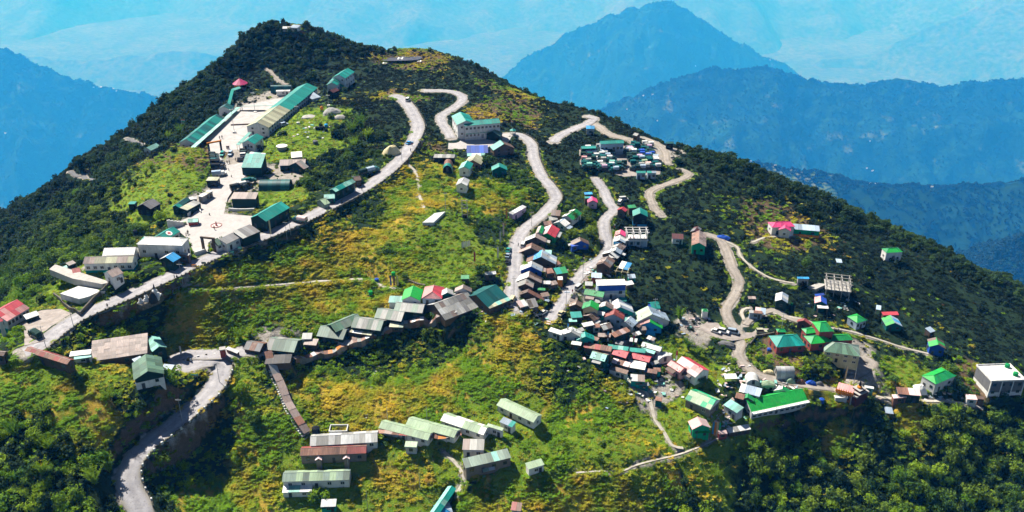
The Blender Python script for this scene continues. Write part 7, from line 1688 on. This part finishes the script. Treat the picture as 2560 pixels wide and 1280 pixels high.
# far hamlets
_fh = MB().box(-1, 1, -.7, .7, -1, 1).poly([(-1.1, -.9, .9), (1.1, -.9, .9), (1.1, 0, 1.6), (-1.1, 0, 1.6)], 1).poly([(1.1, .9, .9), (-1.1, .9, .9), (-1.1, 0, 1.6), (1.1, 0, 1.6)], 1).poly([(1, -.7, 1), (1, .7, 1), (1, 0, 1.55)]).poly([(-1, .7, 1), (-1, -.7, 1), (-1, 0, 1.55)]).me('far_house', wallm('white'), roofm('whiteg'))
def surf(key, u, v):
    X, Y, Z = FAR[key]; w = Y * CP + (CAMZ - Z) * SP; U = X / w * FPX + 1280; V = 640 - ((Y * SP - (CAMZ - Z) * CP) / w) * FPX
    d = (U - u) ** 2 + (V - v) ** 2; d = d + np.where(d < 160, Y * .002, 0); j = np.unravel_index(np.argmin(d), d.shape); return X[j], Y[j], Z[j]
HAM = [('A', 'houses of the hamlet on the left mountain', 'tiny white house on the hazy left mountain', [(222,238),(228,229),(236,218),(252,217),(262,222),(275,228),(285,224),(292,230),(232,242),(246,233),(328,243),(15,331)], 15),
       ('C', 'houses of the hamlet below the peak', 'tiny pale house on the blue ridge below the peak', [(1567,272),(1578,268),(1600,252),(1612,262),(1622,243),(1632,238),(1640,305),(1642,300),(1660,258),(1680,222),(1598,300),(1610,240),(1650,270),(2160,360),(2175,352),(2185,342),(2180,418),(2166,425),(2285,288),(2108,230)], 12),
       ('B', 'houses high on the peak', 'tiny pale house on the hazy flank of the pointed peak', [(1782,105),(1790,110),(1720,125),(1850,120),(1700,155),(1740,165),(1770,168),(1660,165),(1925,150)], 17),
       ('D', 'houses among the terraces', 'small pale house among the terraced fields on the ridge behind', [(1830,402),(1838,398),(1868,404),(1878,412),(1890,422),(1940,415),(2040,426),(2175,462),(2200,465),(2190,455),(2330,470),(1880,400)], 8)]
for key, gr, lb, L_, s in HAM:
    for hk, (u, v) in enumerate(sorted(L_)):
        x, y, z = surf(key, u, v); o = link('far_house', _fh, None, None, (x, y, z + s * .5), (0, 0, rnd.uniform(-.6, .6)), (s * rnd.uniform(.55, 1.0), s * .65, s * .55)); tag(o, f'{lb}, {ORD[hk]} from the left', 'house', gr)
# ------------------------------------------------------------------ vehicles
def glassy(k): return _cm.setdefault(k, matte('paint_' + k, C[k], .06, 1, .4, .5, None, .2))
_cm = {}
_wheel_me = MB().lathe([(.2, -.13), (.42, -.13), (.45, -.08), (.45, .08), (.42, .13), (.2, .13)], 14, 0).me('tyre', M_tyre)
_rim_me = MB().lathe([(.05, -.14), (.22, -.145), (.22, .145), (.05, .14)], 10).me('rim', M_steel)
def wheel(T, x, y, r=1.0):
    o = link('wheel', _wheel_me, T, None, (x, y, .45 * r), (math.pi / 2, 0, 0), (r, r, r)); link('rim', _rim_me, o)
def truck(body, canvas, label, L=6.2, group=None):
    """front towards +x"""
    T = empty('army_truck', (0, 0, 0)); tag(T, label, 'truck', group); m = glassy(body); h = L / 2
    MB().box(-h, h - .2, -.45, .45, .55, .8).build('chassis', T, M_dark)
    MB().box(h - 2.2, h - 1.0, -1.05, 1.05, .8, 2.35, 0, .94).box(h - 1.0, h - .1, -.85, .85, .8, 1.6, 0, .95).build('cab', T, m)
    MB().box(h - 1.02, h - .98, -.9, .9, 1.6, 2.2).build('windscreen', T, M_glass); MB().box(h - .1, h + .1, -1.05, 1.05, .55, .8).build('bumper', T, M_dark)
    for s in (-1, 1): MB().box(h - .1, h - .04, s * .62 - .14, s * .62 + .14, 1.0, 1.25).build('headlight', T, wallm('white'))
    MB().box(-h, h - 2.3, -1.15, 1.15, .85, 1.5).build('cargo_bed', T, m)
    v, f = [], []; pr = [(-1.13, 1.5), (-1.13, 2.35), (-.9, 2.75), (0, 2.9), (.9, 2.75), (1.13, 2.35), (1.13, 1.5)]
    for k in range(5):
        x = -h + .05 + (L - 2.45) * k / 4; z = -.05 if k % 2 else 0
        v += [(x, y, zz + (z if zz > 1.6 else 0)) for y, zz in pr]
    for k in range(4):
        for j in range(6): f.append((k * 7 + j, k * 7 + j + 1, k * 7 + j + 8, k * 7 + j + 7))
    f += [tuple(range(7)), tuple(28 + 6 - i for i in range(7))]; link('canopy', mesh('canopy', v, f), T, wallm(canvas))
    for x in ((h - .9, -h + 1.0) if L < 5.5 else (h - .9, -h + 2.1, -h + .9)):
        for s in (-1, 1): wheel(T, x, s * .95)
    return T
def car(body, label, kind='car', L=4.1, group=None):
    T = empty({'suv': 'jeep', 'van': 'van'}.get(kind, 'car'), (0, 0, 0)); tag(T, label, {'suv': 'jeep', 'van': 'van'}.get(kind, 'car'), group); m = glassy(body); h = L / 2; W = .86
    top = {'car': 1.48, 'suv': 1.85, 'van': 2.0}[kind]; mid = {'car': .88, 'suv': 1.08, 'van': 1.1}[kind]
    low = [(-h, .38), (-h - .02, mid - .12), (-h + .12, mid), (h * .42, mid), (h - .12, mid - .16), (h, mid - .3), (h, .38)]
    cb = {'car': [(-h + .35, mid), (-h + .85, top), (h * .1, top), (h * .5, mid)], 'suv': [(-h + .06, mid), (-h + .2, top), (h * .22, top), (h * .45, mid)], 'van': [(-h + .05, mid), (-h + .12, top), (h * .45, top), (h * .82, mid)]}[kind]
    def ext(pf, w0, w1, mm, nm):
        v, f = [], []; n = len(pf); zt = max(z for _, z in pf); zb = min(z for _, z in pf)
        for s in (-1, 1): v += [(x, s * (w0 + (w1 - w0) * (z - zb) / (zt - zb)), z) for x, z in pf]
        f = [tuple(range(n))[::1], tuple(range(2 * n - 1, n - 1, -1))] + [(i, n + i, n + (i + 1) % n, (i + 1) % n) for i in range(n)]
        return link(nm, mesh(nm, v, f), T, mm)
    ext(low, W, W - .03, m, 'body'); ext(cb, W - .05, W - .17, M_glass, 'window_band')
    ext([(cb[1][0] - .03, top), (cb[1][0], top + .06), (cb[2][0], top + .06), (cb[2][0] + .05, top)], W - .16, W - .2, m, 'roof')
    for s in (-1, 1):
        MB().box(h - .03, h + .02, s * .6 - .16, s * .6 + .16, mid - .32, mid - .18).build('headlight', T, wallm('white'))
        for x in (h - .78, -h + .75): wheel(T, x, s * (W - .1), .74 if kind == 'car' else .82)
    MB().box(h - .02, h + .08, -W + .05, W - .05, .38, .55).build('bumper', T, M_dark)
    return T
def dup(T, p, rz, label, swap=None, group=None):
    r = T.copy(); COL.objects.link(r); r.location = p; r.rotation_euler = (0, 0, rz); r['label'] = label
    for ch in T.children:
        c = ch.copy(); COL.objects.link(c); c.parent = r
        if swap and ch.name.split('.')[0] in swap: c.material_slots[0].link = 'OBJECT'; c.material_slots[0].material = swap[ch.name.split('.')[0]]
        for g in ch.children: d = g.copy(); COL.objects.link(d); d.parent = c
    return r
used = {}
def put(kind, key, mk, p, rz, label, swap=None):
    if key not in used: T = mk(label); used[key] = T; T.location = p; T.rotation_euler = (0, 0, rz); return T
    return dup(used[key], p, rz, label, swap)
SUB = {'teal': 'teald', 'teald': 'dgreen'}
YARD = [('garage column', [(255,482,'white'),(270,515,'greyd'),(265,572,'bluegrey'),(262,612,'lilac'),(250,660,'teald'),(265,705,'black'),(280,775,'pink'),(265,835,'grey'),(325,900,'teal'),(290,950,'tealp')]),
 ('second column', [(415,475,'dgreen'),(410,570,'teald'),(410,612,'bluegrey'),(420,660,'teal'),(410,715,'dgreen'),(400,775,'teald'),(505,900,'teald'),(440,955,'teal')]),
 ('blue topped column', [(665,440,'grey'),(640,510,'bluel'),(650,560,'bluel'),(655,600,'bluegrey'),(700,625,'white'),(620,655,'whiteg'),(600,688,'whiteg'),(620,738,'teald'),(560,775,'white'),(700,890,'white'),(650,960,'grey'),(690,1000,'lilac')]),
 ('short inner column', [(800,480,'teal'),(820,525,'teal'),(825,565,'teald'),(830,605,'blue'),(795,655,'teal'),(780,690,'bluegrey'),(780,735,'teal'),(790,795,'grey'),(830,965,'teal'),(820,1002,'tealp')]),
 ('front group', [(955,750,'white'),(1020,880,'tealp'),(1010,935,'whiteg'),(1190,930,'teald'),(1180,1015,'teal'),(1000,1050,'bluegrey'),(1220,880,'teald')]),
 ('valley side column', [(1590,368,'teal'),(1560,410,'teal'),(1430,458,'teal'),(1490,500,'lilac'),(1520,540,'pinkp'),(1600,572,'white'),(1420,580,'grey'),(1340,545,'bluegrey'),(1620,665,'teald'),(1630,725,'lilac'),(1690,758,'bluegrey'),(1475,672,'dgreen'),(1485,728,'teald'),(1510,770,'teal'),(1760,868,'greenp'),(1580,872,'teal'),(1680,945,'grey'),(1715,1000,'bluegrey'),(1560,1008,'teald')]),
 ('outermost column', [(1885,355,'whiteg'),(1930,380,'white'),(1835,418,'grey'),(1885,458,'lilac'),(1855,502,'teal'),(1985,560,'teald'),(1945,612,'teald'),(1955,645,'blue'),(1995,680,'bluegrey'),(2055,728,'bluegrey'),(2050,772,'whiteg'),(2070,815,'white'),(1810,580,'blue'),(1820,645,'blue'),(1850,690,'blue'),(1880,745,'teald'),(1870,785,'teal'),(1910,818,'teal'),(1980,925,'pinkp'),(2165,905,'teal'),(2120,968,'whiteg'),(1950,972,'grey')])]
CNM = dict(white='white', greyd='charcoal', bluegrey='blue grey', lilac='lilac', teald='very dark green', black='black', pink='pink', grey='grey', teal='dark teal', tealp='pale teal', dgreen='dark green', bluel='bright blue', whiteg='off white', blue='royal blue', pinkp='pale pink', greenp='pale green')
ORD = 'first second third fourth fifth sixth seventh eighth ninth tenth eleventh twelfth thirteenth fourteenth fifteenth sixteenth seventeenth eighteenth nineteenth twentieth twenty-first twenty-second'.split()
for cn, L_ in YARD:
    L_ = sorted(L_, key=lambda q: q[1])
    for k, (x, y, col) in enumerate(L_):
        p = G('s', x, y + 14); lb = f'{CNM[col]} topped truck, {ORD[k]} from back, {cn} of vehicle yard'
        put('truck', 'yard', lambda l: truck('teald', 'white', l, 5.0, 'trucks crowded in the vehicle yard'), tuple(p), rnd.uniform(-.08, .08) + (math.pi if rnd.random() < .5 else 0) + .05, lb, {'canopy': wallm(SUB.get(col, col)), 'cab': glassy('dgreen' if rnd.random() < .6 else 'teald'), 'cargo_bed': glassy('dgreen')})
        if k == 0: [setattr(c.material_slots[0], 'material', wallm(SUB.get(col, col))) for c in used['yard'].children if c.name.startswith('canopy') and used['yard']['label'] == lb and (setattr(c.material_slots[0], 'link', 'OBJECT') or True)]
for (r_, x, y, rz, b_, c_, lb) in [('s',970,560,-1.5,'teald','bluel','blue truck standing end on before the long green garage'),('d',2215,570,2.75,'teald','pinkp','dark truck with pale canopy leaving the roadside barracks'),('e',385,1120,2.5,'dgreen','dgreen','big dark army truck parked below the red roofed guest house'),
    ('g',855,862,.65,'dgreen','dgreen','dark truck parked behind the teal shop row'),('g',930,842,.65,'teald','bluegrey','truck with pale cab at the upper end of the shop row'),('c',775,925,0,'black','black','dark truck nearest the guard hut side of the camp lane'),('c',785,975,.05,'black','black','black truck parked just above the khaki guard hut'),('c',795,1068,.3,'whiteg','bluegrey','small white cab truck behind the khaki guard hut'),
    ('c',1130,1215,.6,'black','whiteg','dark truck with pale cover below the tall green workshop'),('c',1040,1245,.6,'black','black','dark truck lowest in the row below the tall workshop'),('c',1195,1165,.6,'teald','teald','teal truck highest in the row below the tall workshop'),('c',1285,722,.1,'black','cream','yellow topped tanker truck beside the white annex')]:
    put('truck', 'big', lambda l: truck('dgreen', 'dgreen', l, 6.4), tuple(G(r_, x, y)), rz, lb, {'canopy': wallm(c_), 'cab': glassy(b_), 'cargo_bed': glassy(b_)})
    if used['big']['label'] == lb:
        for c in used['big'].children:
            if c.name.startswith('canopy'): c.material_slots[0].link = 'OBJECT'; c.material_slots[0].material = wallm(c_)
            elif c.name.split('.')[0] in ('cab', 'cargo_bed'): c.material_slots[0].link = 'OBJECT'; c.material_slots[0].material = glassy(b_)
CARS = [('m',490,1172,-.5,'car','white','white hatchback on the car park'),('m',560,1175,-.45,'suv','white','white tall estate car beside the white hatchback'),('m',650,1180,-.4,'van','bluegrey','blue and white van at the car park edge'),('m',915,1175,0,'suv','khaki','old khaki jeep parked on the dirt spur'),('k',352,545,1.4,'van','white','white and yellow pickup parked in the village street'),
 ('k',205,590,1.35,'car','tealw','teal car on the valley verge of the village road'),('k',200,645,1.35,'car','bluegrey','blue grey car below the teal one on the verge'),('k',195,705,1.4,'car','black','black car lowest on the shady verge'),('k',245,1092,1.3,'van','cream','cream yellow van at the road corner by the lodge'),('k',555,1215,.9,'car','white','white car beside the ruined patched hut'),('k',908,968,1.0,'van','whiteg','grey white van in front of the white gable'),
 ('k',735,1225,1.0,'car','cream','cream car at the foot of the market road'),('k',865,1075,1.1,'suv','black','black jeep on the market road edge'),('j',680,998,1.2,'van','white','white van at the market road bend'),('j',715,965,.2,'van','whiteg','off white van above the striped red roof'),('g',1280,130,1.4,'van','white','white minibus on the top of the ridge road'),('g',1295,560,.9,'car','bluel','blue car at the roadside near the camouflage heap'),
 ('c',715,795,0,'suv','dgreen','dark green jeep farthest up the camp lane'),('c',722,825,0,'suv','dgreen','dark green jeep second in the camp lane row'),('c',728,850,0,'suv','dgreen','dark green jeep third in the camp lane row'),('c',735,880,0,'suv','teald','dark teal jeep last of the camp lane row'),('c',832,795,-1.5,'suv','tealw','teal jeep facing the viewer on the parade ground'),('c',940,788,-1.5,'suv','bluegrey','blue grey jeep facing the viewer on the parade ground'),
 ('c',1125,748,.2,'suv','black','black jeep first in front of the white annex'),('c',1135,775,.2,'suv','dgreen','dark jeep second in front of the white annex'),('c',1130,808,.2,'suv','white','white jeep third in front of the white annex'),('c',1095,870,.2,'suv','black','black jeep next to the tall green workshop'),('c',1660,275,.8,'suv','black','dark jeep behind the long barracks'),('c',1620,355,.8,'suv','black','black jeep near the long barracks corner'),('c',1660,395,.8,'suv','bluegrey','grey jeep at the grassy mound foot')]
for (r_, x, y, rz, kd, col, lb) in CARS:
    put('car', kd, lambda l: car('white', l, kd, {'car': 3.9, 'suv': 4.3, 'van': 4.3}[kd]), tuple(G(r_, x, y)), rz, lb, {'body': glassy(col), 'roof': glassy(col)})
    if used[kd]['label'] == lb:
        for c in used[kd].children:
            if c.name.split('.')[0] in ('body', 'roof'): c.material_slots[0].link = 'OBJECT'; c.material_slots[0].material = glassy(col)

# ------------------------------------------------------------------ people
def person_mesh(stride, arm):
    V = [(0,0,.95),(0,0,1.15),(0,0,1.38),(0,.0,1.5),(0,.02,1.62),(0,.02,1.74), (.1,0,.9),(.11,stride,.5),(.11,stride*1.2-.05,.08),(.11,stride*1.2+.14,.04), (-.1,0,.9),(-.11,-stride,.5),(-.11,-stride*1.5-.08,.08),(-.11,-stride*1.5+.1,.04), (.2,0,1.4),(.25,-arm,1.12),(.25,-arm+.12,.88),(.25,-arm+.15,.78), (-.2,0,1.4),(-.25,arm,1.12),(-.25,arm+.12,.88),(-.25,arm+.15,.78)]
    E = [(0,1),(1,2),(2,3),(3,4),(4,5),(0,6),(6,7),(7,8),(8,9),(0,10),(10,11),(11,12),(12,13),(2,14),(14,15),(15,16),(16,17),(2,18),(18,19),(19,20),(20,21)]
    Rr = [.15,.15,.17,.065,.105,.085,.1,.075,.05,.045,.1,.075,.05,.045,.075,.055,.042,.045,.075,.055,.042,.045]
    me = bpy.data.meshes.new('person'); me.from_pydata(V, E, []); o = bpy.data.objects.new('person', me); COL.objects.link(o); md = o.modifiers.new('s', 'SKIN'); o.modifiers.new('d', 'SUBSURF').levels = 1
    for i, r in enumerate(Rr): sv = me.skin_vertices[0].data[i]; sv.radius = (r, r * .8 if i < 3 else r); sv.use_root = (i == 0)
    out = bpy.data.meshes.new_from_object(o.evaluated_get(bpy.context.evaluated_depsgraph_get())); bpy.data.objects.remove(o); out.name = 'person'
    for m in (PM['coat'], PM['trousers'], PM['skin']): out.materials.append(m)
    for p in out.polygons:
        c = p.center; p.material_index = 2 if c.z > 1.49 or (abs(c.x) > .2 and c.z < .86 and c.z > .7) else 0 if c.z > .9 else 1
    out.shade_smooth(); return out
PM = {'coat': matte('coat_cloth', (.03, .04, .035), .2, 3, .9, .2, None, .6), 'trousers': matte('trouser_cloth', (.02, .022, .028), .2, 3, .9, .2, None, .4), 'skin': matte('skin', (.28, .16, .10), .05, 3, .6, .3, None, .1)}
coats = {k: matte('coat_' + k, v, .15, 3, .9, .2, None, .1) for k, v in dict(dark=(.02, .025, .025), olive=(.05, .055, .025), white=(.6, .6, .58), red=(.3, .03, .03), blue=(.03, .06, .2)).items()}
me_hair = MB().lathe([(.095, 1.62), (.118, 1.7), (.1, 1.8), (.04, 1.845)], 10).me('hair', M_dark)
pm_ = [person_mesh(.16, .12), person_mesh(0.02, .02), person_mesh(-.15, -.1)]
PEOPLE = [('d',1107,505,'dark','person standing alone on the forecourt'),('d',1163,662,'dark','person at the near edge of the round traffic island'),('d',818,752,'olive','person in olive in the trio beside the clinic'),('d',832,728,'dark','person in dark clothes in the trio beside the clinic'),('d',842,716,'olive','person farthest back in the trio beside the clinic'),('d',748,745,'dark','person in dark clothes at the clinic wall'),
 ('d',1097,955,'olive','guard in olive standing inside the timber gate'),('c',797,578,'dark','person walking near the covered walkway on the parade ground'),('c',830,570,'dark','person in the middle of the parade ground'),('c',833,858,'dark','person walking below the teal jeep'),('c',899,908,'dark','person of the walking pair on the camp lane'),('c',927,904,'olive','second person of the walking pair on the camp lane'),('c',1012,872,'olive','person crossing towards the tall green workshop'),
 ('c',921,1012,'dark','person beside the black camp trucks'),('c',958,1102,'olive','person walking down the camp lane alone'),('e',1865,505,'dark','walker carrying a white bundle on the ridge road'),('e',1891,505,'dark','walker beside the one with the white bundle'),('e',2032,478,'red','person leaning near the green road sign'),('e',2128,425,'dark','person standing on the verge of the ridge road'),('e',1323,800,'blue','lone walker in the middle of the ridge road'),('e',1150,812,'dark','person at the compound wall foot'),
 ('g',622,1162,'dark','walker on the ridge road near the canvas tent'),('g',543,1248,'dark','walker at the verge below the canvas tent'),('g',820,1028,'dark','person by the parapet opposite the shop row'),('g',1322,580,'red','person at the road bend near the blue car'),('g',1308,640,'blue','person below the road bend near the blue car'),('h',750,186,'dark','walker on the long meadow footpath'),('k',305,548,'dark','person walking in the village street beside the pickup'),('k',455,1008,'dark','person at the market road near the white gable'),
 ('k',845,1012,'red','person in red before the white gable'),('k',1262,375,'red','person in red above the pink gable'),('k',1268,355,'white','person in white above the pink gable'),('u',628,285,'white','person in pale clothes among the shrubs below the longest hall'),('h',245,880,'white','person with a pale hat on the green below the tarred roof'),('o',1288,1062,'blue','person in blue beside the large white building')]
for i, (r_, x, y, col, lb) in enumerate(PEOPLE):
    p = G(r_, x, y); T = link('person', pm_[i % 3], None, None, tuple(p), (0, 0, rnd.uniform(0, 6.28)), (1.05, 1.05, 1.05)); tag(T, lb, 'person', 'people walking about the camp and village')
    T.material_slots[0].link = 'OBJECT'; T.material_slots[0].material = coats[col]; link('hair', me_hair, T)
